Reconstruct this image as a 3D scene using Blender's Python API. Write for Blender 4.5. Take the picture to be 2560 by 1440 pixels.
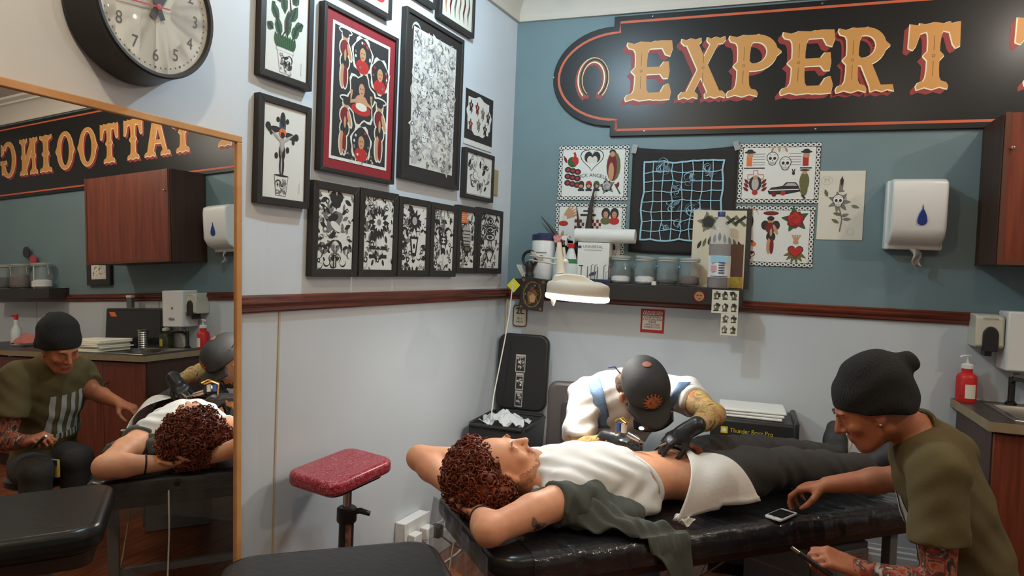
import bpy, bmesh, math, random
import numpy as np
from mathutils import Matrix, Vector

random.seed(7)
scene = bpy.context.scene
for o in list(bpy.data.objects):
    bpy.data.objects.remove(o, do_unlink=True)
COL = scene.collection

# ------------------------------------------------------------------ camera
CAM = np.array([1.8259, -3.6581, 1.4643])
YAW, PITCH, ROLL, FPX = 0.45585, 0.03265, 0.0404, 1741.3
_c, _s = math.cos(YAW), math.sin(YAW)
FWD = np.array([-_s, _c, 0]) * math.cos(PITCH) + np.array([0, 0, -math.sin(PITCH)])
_r0 = np.array([_c, _s, 0.0])
_u0 = np.cross(_r0, FWD)
RGT = math.cos(ROLL) * _r0 + math.sin(ROLL) * _u0
UPV = -math.sin(ROLL) * _r0 + math.cos(ROLL) * _u0
cam_d = bpy.data.cameras.new('camera')
cam_d.sensor_width = 36.0
cam_d.lens = FPX / 2560 * 36.0
cam_d.clip_start = 0.05
cam = bpy.data.objects.new('camera', cam_d)
COL.objects.link(cam)
cam.matrix_world = Matrix(((RGT[0], UPV[0], -FWD[0], CAM[0]), (RGT[1], UPV[1], -FWD[1], CAM[1]),
                           (RGT[2], UPV[2], -FWD[2], CAM[2]), (0, 0, 0, 1)))
scene.camera = cam

# ------------------------------------------------------------------ world, exposure, lamp powers
world = bpy.data.worlds.new('world')
scene.world = world
world.use_nodes = True
world.node_tree.nodes['Background'].inputs[0].default_value = (0.55, 0.55, 0.6, 1)
world.node_tree.nodes['Background'].inputs[1].default_value = 0.05
vs = scene.view_settings
vs.view_transform = 'Standard'
vs.look = 'None'
vs.exposure = -0.1
vs.gamma = 1.0
vs.use_curve_mapping = False
COOL = (0.58, 0.82, 1.0)
WARM = (1.0, 0.80, 0.55)
NEUT = (1.0, 0.91, 0.80)
# ceiling spotlights: x, y, watts, colour, beam
CEILING_SPOTS = [
    (0.60, -1.32, 50, COOL),
    (2.84, -0.51, 16, NEUT),
    (1.00, -3.05, 33, WARM),
    (2.60, -2.30, 13, NEUT),  # unseen fill lamp, added to brighten the foreground
    (4.10, -1.20, 44, NEUT),  # unseen fill lamp, added to brighten the mirrored end of the back wall
]

# ------------------------------------------------------------------ layout of the room
EPS = 0.12239       # the far wall is not square to the left wall
DEL = 0.06065       # the left wall bends a little where the mirror leans
YB = -1.8787
TAU = 0.0323        # lean of the mirror
MOFF = 0.0496
DT, DB, CO = 1.328, 1.268, 2.867
CEIL = 3.05
BX = np.array([math.cos(EPS), math.sin(EPS), 0.0])
BY = np.array([-math.sin(EPS), math.cos(EPS), 0.0])
NB = np.array([math.cos(DEL), math.sin(DEL), 0.0])
XB = np.array([-math.sin(DEL), math.cos(DEL), 0.0])
B0 = np.array([0.0, YB, 0.0])
NM = NB * math.cos(TAU) + np.array([0, 0, math.sin(TAU)])
M0 = np.array([0, YB, 1.3]) + NB * MOFF


def ray(px, py):
    return FWD + RGT * ((px - 1280) / FPX) - UPV * ((py - 720) / FPX)


def bw(px, py, off=0.0):
    """point of the far wall (distance along it, height) under a picture position"""
    d = ray(px, py)
    t = (-off - CAM @ BY) / (d @ BY)
    P = CAM + d * t
    return P @ BX, P[2]


def lw(px, py, off=0.0):
    d = ray(px, py)
    P = CAM + d * ((off - CAM[0]) / d[0])
    return P[1], P[2]


def bent(px, py, off=0.0):
    d = ray(px, py)
    P = CAM + d * (((B0 + NB * off - CAM) @ NB) / (d @ NB))
    return (P - B0) @ XB, P[2]


def refl(P):
    return P - 2 * ((P - M0) @ NM) * NM


def bwr(px, py, off=0.0):
    """far-wall position seen by way of the mirror"""
    d = ray(px, py)
    d = d - 2 * (d @ NM) * NM
    b = refl(CAM)
    P = b + d * ((-off - b @ BY) / (d @ BY))
    return P @ BX, P[2]


def atz(px, py, z):
    d = ray(px, py)
    return CAM + d * ((z - CAM[2]) / d[2])


def atd(px, py, t):
    return CAM + ray(px, py) * t


def wallmat(org, ax, ay):
    return Matrix(((ax[0], ay[0], 0, org[0]), (ax[1], ay[1], 0, org[1]), (0, 0, 1, org[2]), (0, 0, 0, 1)))


def on_back(s, z, off=0.0):
    return wallmat(BX * s - BY * off + np.array([0, 0, z]), BX, BY)


def on_left(y, z, off=0.0):
    return wallmat(np.array([off, y, z]), np.array([0, 1, 0]), np.array([-1, 0, 0]))


def on_bent(s, z, off=0.0):
    return wallmat(B0 + XB * s + NB * off + np.array([0, 0, z]), XB, -NB)


# ------------------------------------------------------------------ materials
def lin(c):
    c = c / 255.0
    return c / 12.92 if c <= 0.04045 else ((c + 0.055) / 1.055) ** 2.4


def S(r, g, b):
    return (lin(r), lin(g), lin(b), 1.0)


_M = {}


def mat(name, col, rough=0.6, metal=0.0, spec=0.5, var=0.0, vs_=8.0, bump=0.0, bs=60.0, emit=None, es=0.0,
        trans=0.0, ior=1.45, coat=0.0, stretch=(1, 1, 1), col2=None, sheen=0.0, sss=0.0, alpha=1.0):
    if name in _M:
        return _M[name]
    m = bpy.data.materials.new(name)
    m.use_nodes = True
    nt = m.node_tree
    b = nt.nodes['Principled BSDF']
    b.inputs['Base Color'].default_value = col
    b.inputs['Roughness'].default_value = rough
    b.inputs['Metallic'].default_value = metal
    b.inputs['Specular IOR Level'].default_value = spec
    b.inputs['IOR'].default_value = ior
    b.inputs['Transmission Weight'].default_value = trans
    b.inputs['Coat Weight'].default_value = coat
    b.inputs['Sheen Weight'].default_value = sheen
    b.inputs['Subsurface Weight'].default_value = sss
    b.inputs['Alpha'].default_value = alpha
    if sss:
        b.inputs['Subsurface Radius'].default_value = (0.02, 0.008, 0.004)
    if emit:
        b.inputs['Emission Color'].default_value = emit
        b.inputs['Emission Strength'].default_value = es
    if var or bump or col2:
        tc = nt.nodes.new('ShaderNodeTexCoord')
        mp = nt.nodes.new('ShaderNodeMapping')
        mp.inputs['Scale'].default_value = stretch
        nt.links.new(tc.outputs['Object'], mp.inputs['Vector'])
        if var or col2:
            nz = nt.nodes.new('ShaderNodeTexNoise')
            nz.inputs['Scale'].default_value = vs_
            nz.inputs['Detail'].default_value = 5
            nt.links.new(mp.outputs[0], nz.inputs['Vector'])
            rp = nt.nodes.new('ShaderNodeValToRGB')
            c2 = col2 or tuple(min(1, x * (1 + var)) for x in col[:3]) + (1,)
            c1 = col if col2 else tuple(x * (1 - var) for x in col[:3]) + (1,)
            rp.color_ramp.elements[0].position = 0.32
            rp.color_ramp.elements[1].position = 0.68
            rp.color_ramp.elements[0].color = c1
            rp.color_ramp.elements[1].color = c2
            nt.links.new(nz.outputs[0], rp.inputs[0])
            nt.links.new(rp.outputs[0], b.inputs['Base Color'])
        if bump:
            n2 = nt.nodes.new('ShaderNodeTexNoise')
            n2.inputs['Scale'].default_value = bs
            n2.inputs['Detail'].default_value = 3
            nt.links.new(mp.outputs[0], n2.inputs['Vector'])
            bp = nt.nodes.new('ShaderNodeBump')
            bp.inputs['Strength'].default_value = bump
            bp.inputs['Distance'].default_value = 0.01
            nt.links.new(n2.outputs[0], bp.inputs['Height'])
            nt.links.new(bp.outputs[0], b.inputs['Normal'])
    _M[name] = m
    return m


M_WHITEWALL = mat('white_wall_paint', S(210, 215, 220), 0.75, var=0.03, vs_=3, bump=0.03, bs=90)
M_BLUEWALL = mat('blue_wall_paint', S(112, 133, 137), 0.5, var=0.05, vs_=2.5, bump=0.05, bs=110)
M_PANEL = mat('wall_cladding', S(196, 201, 204), 0.32, spec=0.4, var=0.02, vs_=1.5)
M_BEAD = mat('cladding_joint', S(190, 172, 140), 0.5)
M_CEIL = mat('ceiling_paint', S(205, 196, 182), 0.8, var=0.02, vs_=2)
M_DADO = mat('dado_wood', S(84, 38, 24), 0.35, var=0.35, vs_=6, stretch=(0.6, 0.6, 9), col2=S(120, 56, 36), coat=0.2)
M_PINE = mat('pine_wood', S(186, 128, 74), 0.5, var=0.2, vs_=9, stretch=(1, 1, 1), col2=S(205, 152, 96))
M_FLOOR = mat('floor_board_wood', S(96, 50, 30), 0.35, var=0.3, vs_=5, stretch=(9, 0.8, 1), col2=S(140, 78, 46))
M_GROUT = mat('floor_gap', S(40, 24, 16), 0.8)
M_CAB = mat('cabinet_walnut', S(98, 44, 28), 0.38, vs_=4, stretch=(12, 12, 0.7), col2=S(128, 62, 40), bump=0.05, bs=20)
M_CABD = mat('cabinet_dark_side', S(58, 40, 32), 0.5, vs_=4, stretch=(8, 8, 0.6), col2=S(74, 50, 40))
M_BLACK = mat('black_frame_paint', S(50, 46, 43), 0.45, spec=0.4)
M_BLKSIGN = mat('sign_board_black', S(30, 29, 28), 0.34, spec=0.4, var=0.05, vs_=3)
M_WHITE = mat('white_paper', S(222, 220, 212), 0.7)
M_CREAM = mat('cream_paper', S(214, 208, 192), 0.75, var=0.03, vs_=5)
M_INK = mat('black_ink', S(48, 44, 42), 0.7)
M_GREYINK = mat('grey_ink', S(120, 114, 110), 0.7)
M_LGREY = mat('light_grey_ink', S(176, 170, 164), 0.7)
M_REDINK = mat('red_ink', S(178, 44, 38), 0.7)
M_DREDINK = mat('dark_red_ink', S(116, 34, 34), 0.7)
M_GREENINK = mat('green_ink', S(52, 88, 48), 0.7)
M_OLIVEINK = mat('olive_ink', S(104, 100, 60), 0.7)
M_TANINK = mat('tan_ink', S(190, 140, 104), 0.7)
M_ORANGEINK = mat('orange_ink', S(226, 110, 50), 0.7)
M_BLUEINK = mat('blue_ink', S(60, 76, 110), 0.7)
M_PALEBLUE = mat('pale_blue_ink', S(150, 190, 205), 0.7)
M_REDMAT = mat('red_mount_board', S(140, 36, 42), 0.7, var=0.05, vs_=20)
M_PLASTIC = mat('white_plastic', S(222, 220, 215), 0.28, spec=0.5)
M_BLKPLASTIC = mat('black_plastic', S(44, 42, 41), 0.4, spec=0.4)
M_GREYPLASTIC = mat('grey_plastic', S(120, 120, 118), 0.45)
M_STEEL = mat('stainless_steel', S(170, 166, 158), 0.28, metal=1.0)
M_CHROME = mat('chrome', S(200, 198, 194), 0.12, metal=1.0)
M_WORKTOP = mat('dark_worktop', S(50, 42, 36), 0.35, var=0.2, vs_=30)
M_EDGE = mat('worktop_edge_strip', S(146, 126, 96), 0.5, var=0.1, vs_=20)
M_VINYL = mat('black_vinyl', S(36, 36, 37), 0.28, spec=0.45, bump=0.08, bs=40)
M_GOLD = mat('sign_gold', S(208, 148, 80), 0.5)
M_SIGNRED = mat('sign_red_shadow', S(150, 54, 50), 0.5)
M_SIGNCREAM = mat('sign_cream_edge', S(240, 226, 190), 0.45)
M_SIGNORANGE = mat('sign_orange_line', S(206, 98, 64), 0.5)
M_SIGNBROWN = mat('sign_brown_detail', S(140, 90, 40), 0.5)
M_GLASS = mat('clear_glass', (0.62, 0.7, 0.68, 1), 0.03, spec=1.0, alpha=.09)
M_MIRROR = mat('mirror_glass', (0.82, 0.82, 0.79, 1), 0.0, metal=1.0)


# ------------------------------------------------------------------ mesh building
class MB:
    def __init__(self):
        self.v, self.f, self.m = [], [], []

    def add(self, vs, fs, mi=0):
        k = len(self.v)
        self.v.extend([tuple(map(float, p)) for p in vs])
        for f in fs:
            self.f.append(tuple(i + k for i in f))
            self.m.append(mi)
        return self

    def box(self, x0, x1, y0, y1, z0, z1, mi=0):
        if x0 > x1: x0, x1 = x1, x0
        if y0 > y1: y0, y1 = y1, y0
        if z0 > z1: z0, z1 = z1, z0
        v = [(x0, y0, z0), (x1, y0, z0), (x1, y1, z0), (x0, y1, z0), (x0, y0, z1), (x1, y0, z1), (x1, y1, z1), (x0, y1, z1)]
        return self.add(v, [(3, 2, 1, 0), (4, 5, 6, 7), (0, 1, 5, 4), (1, 2, 6, 5), (2, 3, 7, 6), (3, 0, 4, 7)], mi)

    def prism(self, pts, a, b, axis='y', mi=0):
        """extrude a 2D outline; axis y: pts are (x,z); axis z: (x,y); axis x: (y,z)"""
        n = len(pts)
        if axis == 'y':
            f = lambda p, t: (p[0], t, p[1])
        elif axis == 'z':
            f = lambda p, t: (p[0], p[1], t)
        else:
            f = lambda p, t: (t, p[0], p[1])
        v = [f(p, a) for p in pts] + [f(p, b) for p in pts]
        fs = [tuple(range(n)), tuple(range(2 * n - 1, n - 1, -1))]
        fs += [(i, i + n, (i + 1) % n + n, (i + 1) % n) for i in range(n)]
        return self.add(v, fs, mi)

    def tube(self, pts, r, n=8, closed=False, caps=True, mi=0):
        pts = [np.array(p, float) for p in pts]
        N = len(pts)
        rs = r if hasattr(r, '__len__') else [r] * N
        vs, fs = [], []
        up = None
        for i, p in enumerate(pts):
            if closed:
                t = pts[(i + 1) % N] - pts[i - 1]
            else:
                t = pts[min(i + 1, N - 1)] - pts[max(i - 1, 0)]
            t = t / (np.linalg.norm(t) + 1e-12)
            if up is None:
                a = np.array([0, 0, 1.0]) if abs(t[2]) < 0.9 else np.array([1.0, 0, 0])
                up = np.cross(t, a)
                up /= np.linalg.norm(up)
            else:
                up = up - t * (up @ t)
                up /= np.linalg.norm(up) + 1e-12
            w = np.cross(t, up)
            for j in range(n):
                a = 2 * math.pi * j / n
                vs.append(p + rs[i] * (up * math.cos(a) + w * math.sin(a)))
        M = N if closed else N - 1
        for i in range(M):
            k, l = i * n, ((i + 1) % N) * n
            for j in range(n):
                fs.append((k + j, k + (j + 1) % n, l + (j + 1) % n, l + j))
        if caps and not closed:
            fs.append(tuple(range(n - 1, -1, -1)))
            fs.append(tuple((N - 1) * n + j for j in range(n)))
        return self.add(vs, fs, mi)

    def cyl(self, a, b, r, r2=None, n=20, mi=0):
        return self.tube([a, b], [r, r if r2 is None else r2], n, mi=mi)

    def lathe(self, prof, n=28, o=(0, 0, 0), axis='z', mi=0):
        vs, fs = [], []
        for (r, h) in prof:
            for j in range(n):
                a = 2 * math.pi * j / n
                x, y = r * math.cos(a), r * math.sin(a)
                p = (x, y, h) if axis == 'z' else ((x, -h, y) if axis == 'y' else (h, x, y))
                vs.append((p[0] + o[0], p[1] + o[1], p[2] + o[2]))
        for i in range(len(prof) - 1):
            for j in range(n):
                fs.append((i * n + j, i * n + (j + 1) % n, (i + 1) * n + (j + 1) % n, (i + 1) * n + j))
        if prof[0][0] > 1e-6:
            fs.append(tuple(range(n - 1, -1, -1)))
        if prof[-1][0] > 1e-6:
            fs.append(tuple((len(prof) - 1) * n + j for j in range(n)))
        return self.add(vs, fs, mi)

    def ell(self, c, r, n=16, m=10, mi=0, R=None):
        vs, fs = [], []
        for i in range(m + 1):
            t = math.pi * i / m
            for j in range(n):
                a = 2 * math.pi * j / n
                p = np.array([r[0] * math.sin(t) * math.cos(a), r[1] * math.sin(t) * math.sin(a), r[2] * math.cos(t)])
                if R is not None:
                    p = R @ p
                vs.append(p + np.array(c))
        for i in range(m):
            for j in range(n):
                fs.append((i * n + j, (i + 1) * n + j, (i + 1) * n + (j + 1) % n, i * n + (j + 1) % n))
        return self.add(vs, fs, mi)

    def grid(self, fn, nu, nv, mi=0, closed_u=False):
        vs = [fn(i / (nu - (0 if closed_u else 1)), j / (nv - 1)) for j in range(nv) for i in range(nu)]
        fs = []
        for j in range(nv - 1):
            for i in range(nu if closed_u else nu - 1):
                fs.append((j * nu + i, j * nu + (i + 1) % nu, (j + 1) * nu + (i + 1) % nu, (j + 1) * nu + i))
        return self.add(vs, fs, mi)

    def mesh(self, name, mats, smooth=False, angle=35):
        me = bpy.data.meshes.new(name)
        me.from_pydata(self.v, [], self.f)
        for mm in (mats if isinstance(mats, (list, tuple)) else [mats]):
            me.materials.append(mm)
        if self.m and max(self.m) > 0:
            me.polygons.foreach_set('material_index', self.m)
        bm = bmesh.new()
        bm.from_mesh(me)
        bmesh.ops.remove_doubles(bm, verts=bm.verts, dist=1e-6)
        bmesh.ops.recalc_face_normals(bm, faces=bm.faces)
        bm.to_mesh(me)
        bm.free()
        if smooth:
            me.polygons.foreach_set('use_smooth', [True] * len(me.polygons))
            me.set_sharp_from_angle(angle=math.radians(angle))
        me.update()
        return me

    def build(self, name, mats, parent=None, bevel=0.0, seg=2, smooth=False, angle=35, mw=None, solid=0.0, subd=0):
        o = bpy.data.objects.new(name, self.mesh(name, mats, smooth or bevel > 0, angle))
        COL.objects.link(o)
        if parent is not None:
            o.parent = parent
        if mw is not None:
            if parent is None:
                o.matrix_world = mw
            else:
                o.matrix_local = mw
        if solid:
            s = o.modifiers.new('solid', 'SOLIDIFY')
            s.thickness = solid
            s.offset = 0
        if subd:
            s = o.modifiers.new('sub', 'SUBSURF')
            s.levels = s.render_levels = subd
        if bevel:
            b = o.modifiers.new('bevel', 'BEVEL')
            b.width = bevel
            b.segments = seg
            b.limit_method = 'ANGLE'
            b.angle_limit = math.radians(40)
        return o


def tag(o, label, cat, group=None):
    o['label'] = label
    o['category'] = cat
    if group:
        o['group'] = group
    return o


def thing(name, label, cat, mw=None, group=None):
    o = bpy.data.objects.new(name, None)
    o.empty_display_size = 0.05
    COL.objects.link(o)
    if mw is not None:
        o.matrix_world = mw if isinstance(mw, Matrix) else Matrix.Translation(mw)
    return tag(o, label, cat, group)


def struct(o):
    o['kind'] = 'structure'
    return o


def place(loc, rz=0.0, rx=0.0, ry=0.0):
    return Matrix.Translation(Vector([float(q) for q in loc])) @ Matrix.Rotation(rz, 4, 'Z') @ Matrix.Rotation(ry, 4, 'Y') @ Matrix.Rotation(rx, 4, 'X')


def basis(o, x, y, z):
    return Matrix(((x[0], y[0], z[0], o[0]), (x[1], y[1], z[1], o[1]), (x[2], y[2], z[2], o[2]), (0, 0, 0, 1)))


def part(parent, name, mb, mats, **k):
    return mb.build(name, mats, parent, **k)


def copy_tree(o, parent=None):
    c = o.copy()
    COL.objects.link(c)
    c.parent = parent
    for ch in [q for q in bpy.data.objects if q.parent == o]:
        copy_tree(ch, c)
    return c


def text_mesh(body, size, ax='xz', align='CENTER', ext=0.0, bold=0.0, sx=1.0):
    """flat lettering as MB geometry lying in x-z, facing -y"""
    cu = bpy.data.curves.new('lettering', 'FONT')
    cu.body = body
    cu.size = size
    cu.align_x = align
    cu.align_y = 'CENTER'
    cu.offset = bold
    cu.resolution_u = 3
    ob = bpy.data.objects.new('lettering', cu)
    COL.objects.link(ob)
    dg = bpy.context.evaluated_depsgraph_get()
    me = bpy.data.meshes.new_from_object(ob.evaluated_get(dg))
    vs = [(v.co.x * sx, 0.0, v.co.y) for v in me.vertices]
    fs = [tuple(p.vertices) for p in me.polygons]
    bpy.data.objects.remove(ob, do_unlink=True)
    bpy.data.curves.remove(cu)
    bpy.data.meshes.remove(me)
    return vs, fs


# ------------------------------------------------------------------ room shell
LBACK = 6.2
FRONT_Y = -5.6
RIGHT_END = BX * LBACK


def wall_slab(name, p0, p1, z0, z1, inward, th, m, parent=None):
    p0, p1, n = np.array(p0), np.array(p1), np.array(inward)
    mb = MB()
    q = [p0, p1, p1 - n * th, p0 - n * th]
    v = [(a[0], a[1], z0) for a in q] + [(a[0], a[1], z1) for a in q]
    mb.add(v, [(0, 1, 2, 3), (4, 7, 6, 5), (0, 4, 5, 1), (1, 5, 6, 2), (2, 6, 7, 3), (3, 7, 4, 0)])
    return mb.build(name, m, parent)


BEND = np.array([0, YB])
BENT_END = BEND - XB[:2] * ((YB - FRONT_Y) / XB[1])
C2 = np.array([0.0, 0.0])
R2 = RIGHT_END[:2]
F2 = np.array([R2[0] + 0.3, FRONT_Y])
w_back = struct(wall_slab('wall_back', C2 - BX[:2] * 0.1, R2 + BX[:2] * 0.1, DT - 0.02, CEIL + 0.1, -BY[:2], 0.12, M_BLUEWALL))
w_left = struct(wall_slab('wall_left', BEND, C2, DT - 0.02, CEIL + 0.1, (1, 0), 0.12, M_WHITEWALL))
w_bent = struct(wall_slab('wall_left_near', BENT_END, BEND, DT - 0.02, CEIL + 0.1, NB[:2], 0.12, M_WHITEWALL))
nr = np.array([-(F2 - R2)[1], (F2 - R2)[0]])
nr = -nr / np.linalg.norm(nr)
if nr[0] > 0:
    nr = -nr
w_right = struct(wall_slab('wall_right', R2, F2, 0, CEIL + 0.1, nr, 0.12, M_WHITEWALL))
w_front = struct(wall_slab('wall_front', F2 + np.array([0.1, 0]), BENT_END - np.array([0.1, 0]), 0, CEIL + 0.1, (0, 1), 0.12, M_WHITEWALL))
# smooth cladding below the rail, one board after the other with joint beads
seam_y = lw(697, 900, 0.004)[0]
def cladding(parent, p0, p1, inward, cuts):
    p0, p1, n = np.array(p0), np.array(p1), np.array(inward)
    L = np.linalg.norm(p1 - p0)
    u = (p1 - p0) / L
    edges = [0.0] + [c for c in cuts if 0 < c < L] + [L]
    for a, b in zip(edges[:-1], edges[1:]):
        wall_slab('wall_panel', p0 + u * (a + (0.0015 if a > 0 else 0)), p0 + u * (b - (0.0015 if b < L else 0)), 0, DT - 0.0195, n, 0.12, M_PANEL, parent)
    for c in edges[1:-1]:
        q = p0 + u * c
        wall_slab('joint_bead', q - u * 0.004, q + u * 0.004, 0.1, DB, n, 0.02, M_BEAD, parent).location = (n[0] * 0.003, n[1] * 0.003, 0)
cladding(w_left, BEND, C2, (1, 0), [seam_y - YB])
cladding(w_bent, BENT_END, BEND, NB[:2], [1.0, 2.4])
cladding(w_back, C2 - BX[:2] * 0.1, R2 + BX[:2] * 0.1, -BY[:2], [3.0, 4.6])

# floor boards
fl = MB().box(-0.6, 7.2, FRONT_Y - 0.2, 1.2, -0.08, -0.012).build('floor', M_GROUT)
struct(fl)
pw = 0.14
plank = MB().box(0, pw - 0.003, 0, 2.2, -0.012, 0.0).mesh('plank', M_FLOOR)
for i in range(int(7.4 / pw)):
    yy = FRONT_Y - 0.2 - (i * 0.77) % 2.2
    while yy < 0.9:
        o = bpy.data.objects.new('plank', plank)
        COL.objects.link(o)
        o.parent = fl
        o.location = (-0.45 + i * pw, yy, 0)
        o.scale = (1, 0.9985, 1)
        yy += 2.2
struct(MB().box(-0.6, 7.2, FRONT_Y - 0.3, 1.2, CEIL, CEIL + 0.1).build('ceiling', M_CEIL))


def moulding(name, path, prof, m, closed=False):
    """sweep a profile (out, z) along the inner room outline, mitred"""
    path = [np.array(p, float) for p in path]
    N = len(path)
    vs, fs = [], []
    k = len(prof)
    for i, p in enumerate(path):
        ns = []
        if i > 0:
            t = path[i] - path[i - 1]
            ns.append(np.array([t[1], -t[0]]) / np.linalg.norm(t))
        if i < N - 1:
            t = path[i + 1] - path[i]
            ns.append(np.array([t[1], -t[0]]) / np.linalg.norm(t))
        nn = sum(ns) / len(ns)
        nn = nn / (nn @ ns[0]) / np.linalg.norm(ns[0])
        for (o_, z_) in prof:
            vs.append((p[0] + nn[0] * o_, p[1] + nn[1] * o_, z_))
    for i in range(N - 1):
        for j in range(k - 1):
            fs.append((i * k + j, (i + 1) * k + j, (i + 1) * k + j + 1, i * k + j + 1))
    fs.append(tuple(range(k)))
    fs.append(tuple((N - 1) * k + j for j in range(k - 1, -1, -1)))
    return struct(MB().add(vs, fs).build(name, m, smooth=True, angle=28))


OUT = [BENT_END, BEND, C2, R2]
ddh = DT - DB
dado_prof = [(-0.005, DB), (0.010, DB), (0.014, DB + 0.1 * ddh), (0.014, DB + 0.3 * ddh), (0.022, DB + 0.42 * ddh), (0.026, DB + 0.55 * ddh),
             (0.026, DB + 0.66 * ddh), (0.019, DB + 0.74 * ddh), (0.021, DB + 0.9 * ddh), (0.013, DT), (-0.005, DT)]
moulding('trim_1', [BENT_END, BEND, C2], dado_prof, M_DADO)
moulding('trim_2', [C2, R2], dado_prof, M_DADO)
cor = [(-0.005, CO), (0.022, CO), (0.026, CO + 0.02), (0.022, CO + 0.035), (0.03, CO + 0.06), (0.055, CO + 0.1), (0.095, CO + 0.13), (0.11, CO + 0.135),
       (0.112, CO + 0.15), (0.15, CO + 0.165), (0.155, CO + 0.19), (-0.005, CO + 0.19)]
moulding('trim_3', OUT + [F2, BENT_END], cor, M_CEIL)
bb = [(-0.005, 0.0), (0.018, 0.0), (0.018, 0.10), (0.013, 0.108), (0.013, 0.125), (0.006, 0.132), (0.006, 0.15), (-0.005, 0.152)]
M_SKIRT = mat('skirting_gloss', S(214, 212, 208), 0.35)
moulding('baseboard_left', [BENT_END, BEND, C2], bb, M_SKIRT)
moulding('baseboard_back', [C2, R2], bb, M_SKIRT)
struct(MB().cyl((0.008, -0.008, 0.15), (0.008, -0.008, DB), 0.008, n=8).build('trim_4', M_BEAD))


def ceiling_spot(x, y, watts, col, k):
    names = ['over the arm-rest', 'above the sink end', 'above the mirror', 'unseen fill added behind the seated man', 'unseen fill added at the far right']
    t = thing('ceiling_lamp', 'bare bulb ceiling lamp on a short white stem, %s' % names[k % 5], 'lamp', place((x, y, CEIL)), 'ceiling lamps')
    part(t, 'ceiling_rose', MB().lathe([(0.0, -.03), (.02, -.03), (0.05, -0.012), (0.055, -0.001), (0, -.001)], 28), M_WHITE, smooth=True)
    part(t, 'stem', MB().cyl((0, 0, -.03), (0, 0, -.09), .011, n=12), M_WHITE)
    em = mat('bulb_glow_%d' % k, (1, 1, 1, 1), emit=col + (1,), es=10.0)
    part(t, 'bulb', MB().lathe([(0.012, -.085), (.018, -.1), (.03, -.125), (.028, -.145), (.015, -.158), (0, -.161)], 20), em, smooth=True)
    ld = bpy.data.lights.new('bulb_light', 'POINT')
    ld.shadow_soft_size = 0.03
    ld.energy = watts
    ld.color = col
    lo = bpy.data.objects.new('bulb_light', ld)
    COL.objects.link(lo)
    lo.parent = t
    lo.location = (0, 0, -0.2)


for k, (x, y, w_, c_) in enumerate(CEILING_SPOTS):
    ceiling_spot(x, y, w_, c_, k)
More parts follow.
